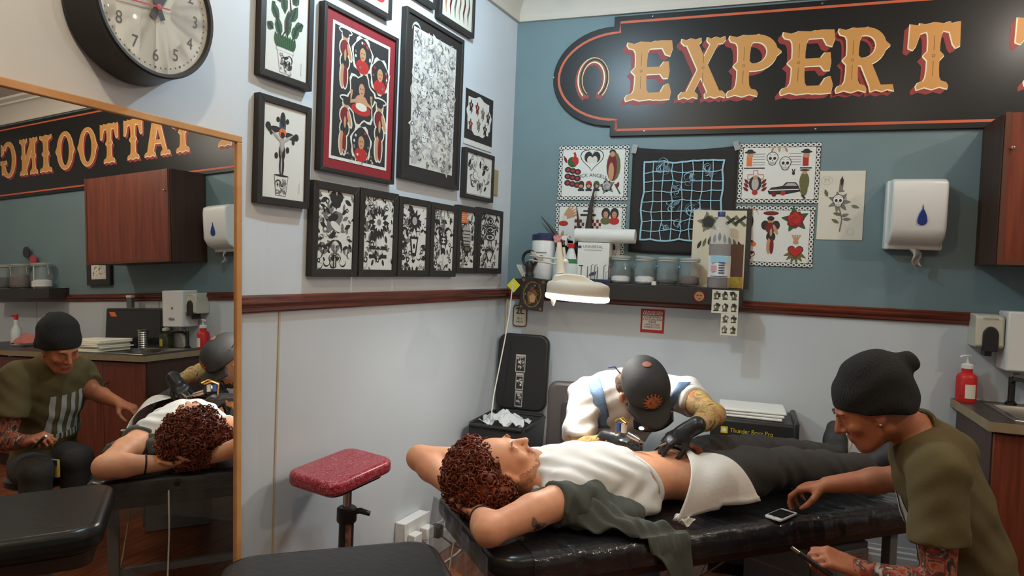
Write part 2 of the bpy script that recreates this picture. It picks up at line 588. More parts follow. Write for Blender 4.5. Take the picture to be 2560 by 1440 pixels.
# ------------------------------------------------------------------ flat printed artwork
class Art:
    """printed shapes on a sheet: origin at the sheet's lower left corner, metres, facing -y"""
    def __init__(self):
        self.mb = MB()
        self.mats = []
        self.n = 0

    def mi(self, m):
        if m not in self.mats:
            self.mats.append(m)
        return self.mats.index(m)

    def poly(self, pts, m, L=1):
        self.n = (self.n + 1) % 36
        y = -0.00022 * L - 0.000006 * self.n
        self.mb.add([(p[0], y, p[1]) for p in pts], [tuple(range(len(pts)))], self.mi(m))

    def ell(self, x, z, rx, rz, m, L=1, a=0.0, n=14, wob=0.0, k=5):
        ca, sa = math.cos(a), math.sin(a)
        pts = []
        for i in range(n):
            t = 2 * math.pi * i / n
            w = 1 + wob * math.sin(k * t)
            u, v = rx * w * math.cos(t), rz * w * math.sin(t)
            pts.append((x + u * ca - v * sa, z + u * sa + v * ca))
        self.poly(pts, m, L)

    def ring(self, x, z, rx, rz, t, m, L=1, a=0.0, n=18, a0=0.0, a1=2 * math.pi):
        ca, sa = math.cos(a), math.sin(a)
        q = []
        self.n = (self.n + 1) % 36
        yy = -0.00022 * L - 0.000006 * self.n
        for i in range(n + 1):
            th = a0 + (a1 - a0) * i / n
            for k in (1.0, -1.0):
                u, v = (rx + k * t / 2) * math.cos(th), (rz + k * t / 2) * math.sin(th)
                q.append((x + u * ca - v * sa, yy, z + u * sa + v * ca))
        self.mb.add(q, [(2 * i, 2 * i + 1, 2 * i + 3, 2 * i + 2) for i in range(n)], self.mi(m))

    def stroke(self, pts, w, m, L=1, taper=False):
        n = len(pts)
        q = []
        self.n = (self.n + 1) % 36
        yy = -0.00022 * L - 0.000006 * self.n
        for i, p in enumerate(pts):
            a, b = pts[max(0, i - 1)], pts[min(n - 1, i + 1)]
            d = math.hypot(b[0] - a[0], b[1] - a[1]) + 1e-9
            nx, nz = -(b[1] - a[1]) / d, (b[0] - a[0]) / d
            ww = w / 2 * ((1 - abs(2 * i / (n - 1) - 1) * 0.85) if taper else 1)
            q.append((p[0] + nx * ww, yy, p[1] + nz * ww))
            q.append((p[0] - nx * ww, yy, p[1] - nz * ww))
        self.mb.add(q, [(2 * i, 2 * i + 1, 2 * i + 3, 2 * i + 2) for i in range(n - 1)], self.mi(m))

    def arc(self, x, z, r, a0, a1, w, m, L=1, n=8, taper=True):
        self.stroke([(x + r * math.cos(a0 + (a1 - a0) * i / n), z + r * math.sin(a0 + (a1 - a0) * i / n)) for i in range(n + 1)], w, m, L, taper)

    def rect(self, x0, x1, z0, z1, m, L=1):
        self.poly([(x0, z0), (x1, z0), (x1, z1), (x0, z1)], m, L)

    def leaf(self, x, z, l, w, a, m, L=1):
        ca, sa = math.cos(a), math.sin(a)
        pts = []
        for u, v in ((0, 0), (.25, .42), (.55, .5), (.85, .22), (1, 0), (.85, -.22), (.55, -.5), (.25, -.42)):
            p, q = u * l, v * w
            pts.append((x + p * ca - q * sa, z + p * sa + q * ca))
        self.poly(pts, m, L)

    def text(self, s, x, z, size, m, L=2, sx=1.0, bold=0.0, arc=None):
        vs, fs = text_mesh(s, size, sx=sx, bold=bold)
        out = []
        for v in vs:
            if arc:
                out.append((x + v[0], -0.00022 * L, z + v[2] - (v[0] ** 2) / arc))
            else:
                out.append((x + v[0], -0.00022 * L, z + v[2]))
        self.mb.add(out, fs, self.mi(m))

    def build(self, parent, mw=None, name='print'):
        me = bpy.data.meshes.new(name)
        me.from_pydata(self.mb.v, [], self.mb.f)
        for m in self.mats:
            me.materials.append(m)
        me.polygons.foreach_set('material_index', self.mb.m)
        o = bpy.data.objects.new(name, me)
        COL.objects.link(o)
        o.parent = parent
        if mw is not None:
            o.matrix_local = mw
        return o

    # --- motifs
    def rose(self, x, z, r, m1=None, m2=None, L=2):
        m1, m2 = m1 or M_REDINK, m2 or M_DREDINK
        for k in range(5):
            self.leaf(x, z, r * 1.65, r * .7, 0.5 + k * 1.257, M_GREENINK if m1 == M_REDINK else M_GREYINK, L)
        self.ell(x, z, r, r, m2, L + 1, wob=.12, k=7, n=28)
        self.ell(x, z + r * .05, r * .82, r * .8, m1, L + 2, wob=.1, k=5, n=24)
        for k in range(4):
            self.arc(x, z, r * (.25 + .16 * k), k * 1.4, k * 1.4 + 3.6, r * .1, M_INK if m1 != M_REDINK else m2, L + 3)

    def skull(self, x, z, r, L=2):
        self.ell(x, z, r * 1.05, r * 1.1, M_INK, L)
        self.ell(x, z - r * .95, r * .68, r * .55, M_INK, L)
        self.ell(x, z, r * .93, r * .98, M_WHITE, L + 1)
        self.ell(x, z - r * .92, r * .56, r * .45, M_WHITE, L + 1)
        for s in (-1, 1):
            self.ell(x + s * r * .38, z - r * .15, r * .27, r * .3, M_INK, L + 2)
            self.arc(x + s * r * .4, z + r * .25, r * .3, .4, 2.7, r * .1, M_GREYINK, L + 2)
        self.poly([(x - r * .12, z - r * .6), (x + r * .12, z - r * .6), (x, z - r * .3)], M_INK, L + 2)
        for k in range(-2, 3):
            self.rect(x + k * r * .18 - r * .03, x + k * r * .18 + r * .03, z - r * 1.2, z - r * .8, M_INK, L + 2)

    def heart(self, x, z, r, m, L=2):
        pts = []
        for i in range(24):
            t = 2 * math.pi * i / 24
            pts.append((x + r * math.sin(t) ** 3, z + r * (13 * math.cos(t) - 5 * math.cos(2 * t) - 2 * math.cos(3 * t) - math.cos(4 * t)) / 16))
        self.poly(pts, m, L)

    def bust(self, x, z, r, hair=None, dress=None, L=2):
        self.ell(x, z + r * .3, r * .72, r * .95, hair or M_INK, L)
        self.ell(x, z - r * .9, r * .85, r * .6, dress or M_REDINK, L)
        self.ell(x, z + r * .12, r * .4, r * .55, M_TANINK, L + 1)
        self.ell(x - r * .15, z + r * .2, r * .07, r * .05, M_INK, L + 2)
        self.ell(x + r * .15, z + r * .2, r * .07, r * .05, M_INK, L + 2)
        self.ell(x, z - r * .15, r * .12, r * .05, M_REDINK, L + 2)

    def figure(self, x, z, h, hat=True, m1=None, m2=None, L=2, edge=None, lean=0.0):
        m1, m2 = m1 or M_REDINK, m2 or M_INK
        def blobs(g, mm):
            Y = lambda q: z + q * h
            X = lambda q, zz: x + q * h + lean * zz * h
            self.ell(X(0, .9), Y(.86), h * (.075 + g), h * (.1 + g), mm[0], Lc)
            if hat:
                self.ell(X(0, .95), Y(.95), h * (.15 + g), h * (.035 + g), mm[1], Lc + (0 if edge_pass else 1))
            self.ell(X(0, .66), Y(.66), h * (.12 + g), h * (.14 + g), mm[2], Lc)
            self.ell(X(.02, .45), Y(.44), h * (.11 + g), h * (.13 + g), mm[1], Lc)
            self.ell(X(-.02, .2), Y(.2), h * (.055 + g), h * (.2 + g), mm[0], Lc)
            self.ell(X(.05, .2), Y(.2), h * (.05 + g), h * (.2 + g), mm[2], Lc)
            self.ell(X(.12, .6), Y(.62), h * (.04 + g), h * (.14 + g), mm[0], Lc, a=.4)
        if edge:
            edge_pass, Lc = True, L
            blobs(.028, (edge, edge, edge))
        edge_pass, Lc = False, L + 1
        blobs(0, (M_TANINK, m2, m1))
        self.ell(x + lean * .9 * h, z + .9 * h, h * .085, h * .06, M_INK, L + 2)
        self.ell(x + .02 * h + lean * .5 * h, z + .55 * h, h * .03, h * .1, M_TANINK, L + 2)

    def chain(self, w, h, r=0.011, L=1):
        self.rect(0, w, 0, h, M_INK, L)
        b = r * 2.0
        self.rect(b, w - b, b, h - b, M_WHITE, L + 1)
        nx, nz = int(w / (r * 2.35)), int(h / (r * 2.35))
        P = [(r + (w - 2 * r) * i / nx, e, 0) for i in range(nx + 1) for e in (r, h - r)]
        P += [(e, r + (h - 2 * r) * i / nz, 1) for i in range(1, nz) for e in (r, w - r)]
        for (x, z, o) in P:
            self.ell(x, z, r * (1.2, .88)[o], r * (.88, 1.2)[o], M_WHITE, L + 2, n=10)
            self.ell(x, z, r * .5, r * .5, M_INK, L + 3, n=8)

    def scatter(self, w, h, n, seed, mats, sz=(0.006, 0.016), x0=0, z0=0, L=2, mirror=False):
        rr = random.Random(seed)
        for _ in range(n):
            x, z = x0 + rr.uniform(0, w), z0 + rr.uniform(0, h)
            s = rr.uniform(*sz)
            a = rr.uniform(0, 6.28)
            m = rr.choice(mats)
            k = rr.random()
            for fl in ((0, 1) if mirror else (0,)):
                xx = x if not fl else 2 * x0 + w - x
                aa = a if not fl else math.pi - a
                if k < .4:
                    self.leaf(xx - s / 2 * math.cos(aa), z - s / 2 * math.sin(aa), s * 1.6, s * .7, aa, m, L)
                elif k < .7:
                    self.arc(xx, z, s * .8, aa, aa + (3 if not fl else -3), s * .3, m, L)
                elif k < .85:
                    self.ell(xx, z, s * .45, s * .45, m, L, n=8)
                    self.ell(xx, z, s * .2, s * .2, M_WHITE, L + 1, n=8)
                else:
                    self.ell(xx, z, s * .7, s * .35, m, L, a=aa, n=8)


def sheet(t, w, h, m, name='paper', th=0.0008, y=0.0):
    return part(t, name, MB().box(0, w, y, y + th, 0, h), m)


def frame(name, label, mw, w, h, depth=0.03, fw=0.022, fm=None, mount=None, mount_w=0.0, art=None, group=None, paper=None, lip=0.004):
    """picture frame; origin at its lower left corner at the wall, front towards -y"""
    t = thing(name, label, 'picture', mw, group)
    fm = fm or M_BLACK
    d = depth
    mb = MB()
    # four mitred rails
    for (a, b, c, e) in (((0, 0), (w, 0), (w - fw, fw), (fw, fw)), ((w, 0), (w, h), (w - fw, h - fw), (w - fw, fw)),
                         ((w, h), (0, h), (fw, h - fw), (w - fw, h - fw)), ((0, h), (0, 0), (fw, fw), (fw, h - fw))):
        rail = MB().prism([a, b, c, e], 0, -d, 'y')
        part(t, 'rail', rail, fm, bevel=0.0015)
    iw, ih = w - 2 * fw, h - 2 * fw
    y = -d + lip + 0.004
    if mount:
        part(t, 'mount', MB().box(fw, w - fw, y, y + 0.002, fw, h - fw), mount)
    pw_, ph_ = iw - 2 * mount_w, ih - 2 * mount_w
    pp = part(t, 'paper', MB().box(0, pw_, -0.001, 0.0, 0, ph_), paper or M_WHITE, mw=place((fw + mount_w, y - 0.0005, fw + mount_w)))
    if art:
        A = Art()
        art(A, pw_, ph_)
        A.build(pp, place((0, -0.0012, 0)))
    return t


def rect_left(TL, TR, BR, BL, d):
    y0 = (lw(*TL, 0.0)[0] + lw(*BL, 0.0)[0]) / 2
    y1 = (lw(*TR, d)[0] + lw(*BR, d)[0]) / 2
    z1 = (lw(*TL, d)[1] + lw(*TR, d)[1]) / 2
    z0 = (lw(*BL, d * .3)[1] + lw(*BR, d * .3)[1]) / 2
    return y0, z0, y1 - y0, z1 - z0


# ---- artwork of the left wall
def art_cactus_green(A, w, h):
    cx = w * .48
    A.poly([(cx - w * .2, h * .26), (cx + w * .17, h * .26), (cx + w * .11, h * .02), (cx - w * .13, h * .02)], M_LGREY, 2)
    A.rect(cx - w * .22, cx + w * .19, h * .25, h * .29, M_LGREY, 3)
    A.rect(cx - w * .21, cx + w * .18, h * .255, h * .285, M_WHITE, 4)
    A.poly([(cx - w * .185, h * .25), (cx + w * .155, h * .25), (cx + w * .1, h * .03), (cx - w * .12, h * .03)], M_WHITE, 3)
    A.scatter(w * .22, h * .2, 26, 3, [M_INK, M_GREYINK], (.008, .02), cx - w * .12, h * .04, 5)
    for i in range(9):
        A.leaf(cx - w * .2 + i * w * .045, h * .28, h * .16, w * .1, 1.57 + (i - 4) * -.05, M_GREENINK, 4)
        A.stroke([(cx - w * .2 + i * w * .045, h * .29), (cx - w * .2 + i * w * .045 - (i - 4) * -.002, h * .42)], .002, M_INK, 5)
    rr = random.Random(4)
    for (px_, pz, l, a) in ((-.14, .4, .22, 1.8), (.02, .42, .3, 1.5), (.16, .42, .2, 1.2), (-.2, .56, .2, 2.0), (.1, .6, .22, 1.1), (-.04, .66, .26, 1.7),
                            (.22, .55, .14, .6), (-.3, .45, .1, 2.6), (.0, .84, .14, 1.5), (.14, .8, .14, .9), (-.16, .76, .16, 2.1)):
        A.leaf(cx + px_ * w, pz * h, l * h, .17 * w, a, M_GREENINK, 4)
        A.leaf(cx + px_ * w + .01 * w, pz * h, l * h * .9, .05 * w, a + .1, M_INK, 5)
        for k in range(5):
            q = rr.uniform(.2, 1)
            A.ell(cx + px_ * w + l * h * q * math.cos(a) + rr.uniform(-.05, .05) * w, pz * h + l * h * q * math.sin(a), .003, .003, M_INK, 6, n=6)
    A.stroke([(cx - w * .1, h * .4), (cx, h * .5), (cx + w * .02, h * .62), (cx + w * .1, h * .7), (cx + w * .06, h * .9)], .012, M_INK, 6, True)
    A.stroke([(w * .86, h * .06), (w * .86, h * .2)], .002, M_LGREY, 2)


def art_cactus_cross(A, w, h):
    cx = w * .44
    A.poly([(cx - w * .17, h * .25), (cx + w * .17, h * .25), (cx + w * .12, h * .03), (cx - w * .12, h * .03)], M_GREYINK, 2)
    A.poly([(cx - w * .155, h * .245), (cx + w * .155, h * .245), (cx + w * .105, h * .035), (cx - w * .105, h * .035)], M_WHITE, 3)
    A.scatter(w * .2, h * .16, 22, 9, [M_GREYINK, M_LGREY, M_INK], (.008, .02), cx - w * .1, h * .05, 4)
    A.ell(cx, h * .25, w * .17, h * .012, M_INK, 4)
    for (x, z, rx, rz, m) in ((0, .36, .06, .12, M_INK), (0, .5, .075, .1, M_INK), (-.02, .55, .03, .1, M_GREYINK), (0, .8, .075, .1, M_BLUEINK), (.0, .86, .06, .08, M_INK)):
        A.ell(cx + x * w, z * h, rx * w, rz * h, m, 4)
    A.ell(cx - .01 * w, .36 * h, .018 * w, .1 * h, M_LGREY, 6)
    for s in (-1, 1):
        A.ell(cx + s * .2 * w, .715 * h - (s * .02 * h), .15 * w, .035 * h, M_INK, 4, a=-s * .15)
        A.ell(cx + s * .33 * w, .73 * h - (s * .03 * h), .06 * w, .04 * h, M_INK, 4)
        A.ell(cx + s * .26 * w, .67 * h - (s * .03 * h), .035 * w, .03 * h, M_INK, 4)
        A.ell(cx + s * .11 * w, .85 * h, .04 * w, .03 * h, M_INK, 4)
        A.ell(cx + s * .13 * w, .5 * h + s * .04 * h, .04 * w, .035 * h, M_INK, 4)
        A.stroke([(cx, .6 * h), (cx + s * .12 * w, .66 * h), (cx + s * .26 * w, .72 * h)], .012, M_LGREY, 5, True)
    A.ell(cx, .715 * h, .085 * w, .05 * h, M_ORANGEINK, 6)
    A.ell(cx, .69 * h, .05 * w, .035 * h, M_INK, 7)
    A.ell(cx, .6 * h, .05 * w, .09 * h, M_LGREY, 5)
    A.stroke([(w * .88, h * .08), (w * .88, h * .2)], .002, M_LGREY, 2)


def art_pinups(A, w, h):
    b = .012
    A.rect(b, w - b, b, h - b, M_INK, 1)
    rr = random.Random(12)
    for (x, z, hh, hat, lean) in ((.18, .54, .44, True, .04), (.82, .06, .5, True, .02), (.19, .05, .44, True, .1)):
        A.figure(x * w, z * h, hh * h, hat, M_DREDINK, M_INK, 2, M_CREAM, lean)
    for (x, z, r) in ((.5, .83, .115), (.82, .73, .115), (.52, .16, .115)):
        A.ell(x * w, z * h, r * h * 1.1, r * h * 1.25, M_CREAM, 2, wob=.09, k=7, n=26)
        A.ell(x * w, z * h, r * h * .95, r * h * 1.1, M_INK, 3, wob=.05, k=5, n=20)
        A.bust(x * w, z * h, r * h * .8, M_INK, M_REDINK, 4)
        for k in range(10):
            a = rr.uniform(0, 6.28)
            A.ell(x * w + r * h * .75 * math.cos(a), z * h + r * h * .85 * math.sin(a), .006, .006, rr.choice([M_REDINK, M_CREAM, M_GREYINK]), 7, n=7)
    A.ell(.5 * w, .5 * h, .24 * w, .2 * h, M_CREAM, 2, wob=.16, k=6, n=30)
    A.ell(.5 * w, .5 * h, .215 * w, .18 * h, M_INK, 3, wob=.14, k=6, n=30)
    A.bust(.5 * w, .56 * h, .09 * h, M_INK, M_TANINK, 5)
    A.ell(.5 * w, .42 * h, .17 * w, .045 * h, M_REDINK, 5)
    A.ell(.5 * w, .44 * h, .1 * w, .03 * h, M_CREAM, 6)
    for s in (-1, 1):
        A.stroke([(.5 * w + s * .17 * w, .55 * h), (.5 * w + s * .18 * w, .46 * h), (.5 * w, .5 * h)], .016, M_TANINK, 6)
    A.scatter(w * .6, h * .06, 26, 5, [M_CREAM, M_GREYINK], (.006, .015), w * .15, h * .02, 3)


def art_tall(A, w, h):
    rr = random.Random(21)
    for (n, mats, sz, L) in ((150, [M_LGREY, M_CREAM], (.02, .05), 1), (330, [M_LGREY, M_GREYINK], (.01, .028), 2), (300, [M_GREYINK, M_LGREY, M_CREAM], (.007, .018), 4), (90, [M_INK, M_GREYINK], (.004, .01), 5)):
        A.scatter(w * .94, h * .95, n, L * 7 + 1, mats, sz, w * .03, h * .025, L)
    for (x, z, r) in ((.3, .22, .05), (.5, .24, .04), (.25, .56, .05), (.5, .55, .035), (.75, .5, .05), (.4, .72, .04), (.22, .84, .035)):
        A.ell(x * w, z * h, r * h * .75, r * h, M_LGREY, 6, n=18)
        A.ell(x * w, z * h, r * h * .66, r * h * .9, M_WHITE, 7, n=18)
        for s in (-1, 1):
            A.ell(x * w + s * r * h * .3, z * h + r * h * .15, r * h * .13, r * h * .09, M_INK, 8, n=8)
            A.arc(x * w + s * r * h * .3, z * h + r * h * .2, r * h * .25, .5, 2.6, .003, M_GREYINK, 8)
        A.arc(x * w, z * h - r * h * .1, r * h * .5, 3.6, 5.8, .004, M_GREYINK, 8)
        A.stroke([(x * w, z * h + r * h * .2), (x * w + .004, z * h - r * h * .2)], .002, M_GREYINK, 8)
    for k in range(40):
        x, z = rr.uniform(.05, .95) * w, rr.uniform(.03, .97) * h
        A.arc(x, z, rr.uniform(.01, .03), rr.uniform(0, 6), rr.uniform(3, 9), .004, rr.choice([M_GREYINK, M_INK, M_LGREY]), 6)


def art_ornament(seed, kind):
    def f(A, w, h):
        A.rect(0, w, 0, h, M_WHITE, 1)
        A.scatter(w * .5, h, 62, seed, [M_INK, M_INK, M_GREYINK, M_LGREY], (.012, .034), 0, 0, 2, mirror=False)
        A.scatter(w, h, 40, seed, [M_INK, M_INK, M_GREYINK], (.01, .028), 0, 0, 3, mirror=True)
        cx = w / 2
        if kind == 0:
            A.heart(cx, h * .9, w * .19, M_INK, 5)
            A.ell(cx - w * .03, h * .63, w * .24, h * .09, M_GREYINK, 5, a=.5)
            A.ell(cx - w * .08, h * .66, w * .15, h * .05, M_INK, 6, a=.3)
            A.ell(cx, h * .55, w * .17, h * .05, M_WHITE, 6, a=-.5)
            for s in (-1, 1):
                A.stroke([(cx + s * .03 * w, .02 * h), (cx + s * .03 * w, .24 * h)], .006, M_INK, 6)
                A.arc(cx, .25 * h, .18 * w, 1.57, 1.57 + s * 1.9, .014, M_INK, 6)
        elif kind == 1:
            for k in range(12):
                A.leaf(cx, h * .66, w * .36, w * .12, k * math.pi / 6, M_INK, 5)
                A.leaf(cx, h * .66, w * .2, w * .08, (k + .5) * math.pi / 6, M_WHITE, 6)
            A.ell(cx, h * .66, w * .07, w * .07, M_GREYINK, 7)
            for z in (.28, .16):
                for s in (-1, 1):
                    A.rect(cx + s * .08 * w, cx + s * .3 * w, z * h, (z + .05) * h, M_INK, 6)
            A.arc(cx, h * .78, w * .42, .2, 2.94, .012, M_LGREY, 4)
        elif kind == 2:
            for k in range(10):
                A.leaf(cx, h * .76, w * .3, w * .1, k * math.pi / 5, M_INK, 5)
            A.ell(cx, h * .76, w * .1, w * .1, M_LGREY, 6)
            A.poly([(cx - w * .18, h * .52), (cx + w * .18, h * .52), (cx + w * .1, h * .22), (cx - w * .1, h * .22)], M_INK, 5)
            A.poly([(cx - w * .12, h * .48), (cx + w * .12, h * .48), (cx + w * .05, h * .27), (cx - w * .05, h * .27)], M_WHITE, 6)
            A.ell(cx, h * .37, w * .05, h * .04, M_INK, 7)
            for s in (.0, .05):
                A.arc(cx, h * (.2 - s), w * .34, 3.5, 5.9, .008, M_INK, 6)
        elif kind == 3:
            A.stroke([(cx, h * .98), (cx, h * .62)], .02, M_GREYINK, 5, True)
            A.ell(cx, h * .5, w * .2, h * .07, M_INK, 5)
            A.ell(cx, h * .5, w * .12, h * .045, M_WHITE, 6)
            for s in (-1, 1):
                A.ell(cx + s * w * .07, h * .5, w * .05, h * .02, M_INK, 7)
                A.arc(cx + s * .25 * w, h * .6, w * .17, 0, 5, .009, M_INK, 6)
                A.leaf(cx, h * .38, h * .14, w * .12, -1.57 + s * .5, M_INK, 5)
            A.stroke([(cx, h * .38), (cx, h * .04)], .012, M_INK, 6, True)
        elif kind == 4:
            A.rect(w * .02, w * .42, h * .8, h * .99, M_ORANGEINK, 6)
            for k in range(4):
                A.stroke([(w * .07, h * (.84 + .035 * k)), (w * .36, h * (.84 + .035 * k))], .002, M_CREAM, 7)
            A.ell(cx, h * .55, w * .32, h * .2, M_LGREY, 5)
            for k in range(5):
                A.stroke([(w * .2, h * (.42 + .06 * k)), (w * .7, h * (.42 + .06 * k))], .005, M_INK, 6)
            A.stroke([(w * .05, h * .75), (w * .3, h * .3)], .008, M_INK, 6)
            A.rect(w * .3, w * .75, h * .28, h * .4, M_INK, 6)
            A.rect(w * .36, w * .69, h * .31, h * .37, M_OLIVEINK, 7)
        else:
            for z, r in ((.88, .14), (.72, .2), (.58, .24)):
                A.ring(cx, h * z, w * r, h * .06, .008, M_INK, 6)
                A.ell(cx, h * z, w * r * .45, h * .03, M_INK, 6)
            for k in range(7):
                A.leaf(cx, h * .12, h * .34, w * .09, .9 + k * .22, M_INK, 5)
                A.leaf(cx, h * .14, h * .2, w * .05, .95 + k * .2, M_WHITE, 6)
    return f


def art_lines(seed, mats, n=60):
    def f(A, w, h):
        A.scatter(w * .86, h * .86, n, seed, mats, (w * .05, w * .13), w * .07, h * .07, 2)
    return f


def art_legs(A, w, h):
    for k in range(6):
        x = w * (.14 + .145 * k)
        A.stroke([(x, h * .95), (x + .01, h * .6), (x - .004, h * .35), (x + .002, h * .12)], .02, (M_TANINK, M_DREDINK, M_GREYINK)[k % 3], 2, True)
        A.stroke([(x, h * .9), (x + .008, h * .5), (x, h * .3)], .007, M_INK, 3, True)


def art_flash_black(A, w, h):
    zb = h * .1
    A.rect(0, w, zb, h, M_INK, 1)
    A.ell(w * .5, zb + (h - zb) * .52, w * .44, (h - zb) * .4, M_WHITE, 2, wob=.05, k=9, n=36)
    A.rect(w * .1, w * .85, zb + (h - zb) * .2, zb + (h - zb) * .86, M_WHITE, 2)
    for i, (x, z) in enumerate(((.2, .68), (.42, .68), (.62, .62), (.82, .58), (.2, .3), (.48, .36), (.72, .3))):
        zz = zb + (h - zb) * z
        A.ell(w * x, zz, w * .06, h * .1, (M_INK, M_DREDINK, M_GREYINK)[i % 3], 3, wob=.3, k=5, n=20)
        A.ell(w * x, zz + h * .02, w * .025, h * .03, M_TANINK, 4)
        A.stroke([(w * x, zz - h * .14), (w * x + .01, zz)], .006, M_INK, 3)


def art_plain_teal(A, w, h):
    A.rect(w * .04, w * .9, h * .12, h * .95, M_PALEBLUE, 1)
    A.ell(w * .8, h * .12, w * .12, h * .05, M_REDINK, 2)
    A.scatter(w * .8, h * .7, 30, 8, [M_BLUEINK, M_REDINK, M_INK], (.01, .03), w * .06, h * .2, 2)


def hang_left(name, label, px, d, fw, art, group='framed prints on the left wall', mount=None, mw_=0.0, paper=None):
    y0, z0, w, h = rect_left(*px, d)
    return frame(name, label, on_left(y0, z0, 0.0), w, h, d, fw, None, mount, mw_, art, group, paper)


_ky, _kz, _kw, _kh = rect_left((636, 228), (783, 269), (770.6, 524), (623, 505), .03)
hang_left('picture_frame', 'black framed print of a crucifix-shaped potted cactus with orange halo', ((636, 228), (783, 269), (770.6, 524), (623, 505)), .03, .024, art_cactus_cross)
_y0, _z0, _w0, _h0 = rect_left((640, 10), (790, 60), (778, 230.5), (629, 186), .03)
frame('picture_frame', 'black framed print of a bright green cactus in a patterned pot', on_left(_y0, _z0), _kw, _kh, .03, .024, None, None, 0, art_cactus_green, 'framed prints on the left wall')
hang_left('picture_frame', 'large frame with red mount around a sheet of seven pin-up girls', ((805, -5), (998.6, 97), (985, 462), (778, 424)), .03, .016, art_pinups, mount=M_REDMAT, mw_=.036)
hang_left('picture_frame', 'tall black frame with black mount around a dense grey pencil drawing', ((1003, 4), (1165, 103), (1145, 475), (991, 447)), .03, .02, art_tall, mount=M_BLACK, mw_=.045, paper=mat('toned_paper', S(204, 198, 192), .75))
_sz = lw(1227, 380, .01)[1]
_fy, _fz, _fw_, _fh = rect_left((1162.5, 218), (1233, 251), (1229, 378), (1158, 362), .004)
tf = thing('flash_sheet', 'unframed black flash sheet with white cut-out panel of small figures', 'poster', on_left(_fy, _fz, .003))
_p = sheet(tf, _fw_, _fh, M_WHITE, 'paper', .002, -.001)
_A = Art(); art_flash_black(_A, _fw_, _fh); _A.build(_p, place((0, -.0012, 0)))
hang_left('picture_frame', 'small square black frame with grey sketches beside the blue wall corner', ((1157, 367), (1240, 389), (1231, 505), (1145, 495)), .03, .02, art_lines(5, [M_INK, M_GREYINK, M_LGREY], 46), mount=M_WHITE, mw_=.006)
_cy, _cz = lw(1238, 488, .004)
tc_ = thing('wooden_tag', 'thin tan wooden card poking out behind the small square frame', 'card', on_left(_cy - .03, _cz, .004))
part(tc_, 'card', MB().box(0, .055, -.003, 0, 0, .14), mat('tan_card', S(168, 150, 112), .7), bevel=.001)
# partly visible frames along the top
_y1, _z1 = lw(980, 51, .03)
frame('picture_frame', 'black frame with pale blue print, topmost above the red mounted pin-ups', on_left(_y1 - .36, _z1), .36, .46, .03, .02, None, None, 0, art_plain_teal, 'framed prints on the left wall')
_y1, _z1 = lw(1186, 97, .03)
frame('picture_frame', 'black frame of standing leg studies, topmost beside the ceiling cornice', on_left(_y1 - .33, _z1), .33, .24, .03, .022, None, None, 0, art_legs, 'framed prints on the left wall', M_CREAM)
_y2, _z2 = lw(1094, 26, .03)
frame('picture_frame', 'black frame with ornate scroll print above the tall pencil drawing', on_left(_y2 - .27, _z2), .26, .22, .03, .022, None, None, 0, art_lines(11, [M_INK, M_GREYINK, M_DREDINK], 40), 'framed prints on the left wall')
# row of six
ROWX = [770.6, 902, 999.6, 1080, 1147, 1198, 1260]
ROWT = [445.6, 467.5, 489, 504, 511, 517, 525]
ry = [lw(x, y, .03)[0] for x, y in zip(ROWX, ROWT)]
ROWL = ['leftmost frame in the row of six, ink drawing with heart and swooping bird', 'second frame in the row of six, ink drawing with large spiky flower',
        'third frame in the row of six, ink drawing of flower over tapered vase', 'fourth frame in the row of six, ink drawing of dagger above a mask',
        'fifth frame in the row of six, line drawing with orange stamp in its corner', 'sixth frame in the row, next to the corner, ink drawing of stacked knots']
for i in range(6):
    a, b = ry[i] + .004, ry[i + 1] - .004
    if i == 0:
        a = lw(770.6, 445.6, 0.0)[0]
    zt = lw(ROWX[i] + 20, ROWT[i] + 4, .03)[1]
    zb = lw((ROWX[i] + ROWX[i + 1]) / 2, 692 if i < 4 else 684, .03)[1]
    frame('picture_frame', 'black-edged ' + ROWL[i], on_left(a, zb), b - a, zt - zb, .03, .03, None, None, 0, art_ornament(30 + i, i), 'row of six narrow frames above the rail')

# ------------------------------------------------------------------ clock
cs, cz = bent(395, 18, .105)
ck = thing('wall_clock', 'large round station clock with thick black case and cream face', 'clock', on_bent(cs, cz, 0))
part(ck, 'case', MB().lathe([(0.0, .001), (.192, .001), (.197, .012), (.193, .03), (.186, .075), (.184, .1), (.172, .1), (.172, .094), (0, .094)], 56, axis='y'), M_BLKPLASTIC, smooth=True)
part(ck, 'bezel', MB().lathe([(.184, .098), (.184, .108), (.18, .113), (.172, .112), (.17, .104), (.17, .096)], 56, axis='y'), M_BLKPLASTIC, smooth=True)
M_FACE = mat('clock_face', S(238, 235, 224), .6)
face = part(ck, 'dial', MB().lathe([(0, .1), (.1705, .1)], 56, axis='y'), M_FACE)
A = Art()
for i in range(60):
    a = math.pi / 2 - i * math.pi / 30
    r0 = .156
    A.ell(r0 * math.cos(a), r0 * math.sin(a), .0022 if i % 5 else .0034, .0022 if i % 5 else .0034, M_INK, 2, n=8)
A.build(face, place((0, -.1002, 0)), 'minute_dots')
for k in range(1, 13):
    a = math.pi / 2 - k * math.pi / 6
    A = Art()
    A.text(str(k), .126 * math.cos(a), .126 * math.sin(a), .046, M_INK, 3, sx=.9)
    A.build(face, place((0, -.1002, 0)), 'numeral')
def hand(nm, ang, l, tail, w, m, y):
    mb = MB().prism([(-w * .55, -tail), (w * .55, -tail), (w * .7, l * .55), (0, l), (-w * .7, l * .55)], 0, -.0015, 'y')
    h_ = part(ck, nm, mb, m)
    h_.matrix_local = Matrix.Translation((0, -y, 0)) @ Matrix.Rotation(ang, 4, 'Y')
hand('hour_hand', math.radians(27), .085, .036, .016, M_INK, .1035)
hand('minute_hand', math.radians(-28), .13, .034, .013, M_INK, .106)
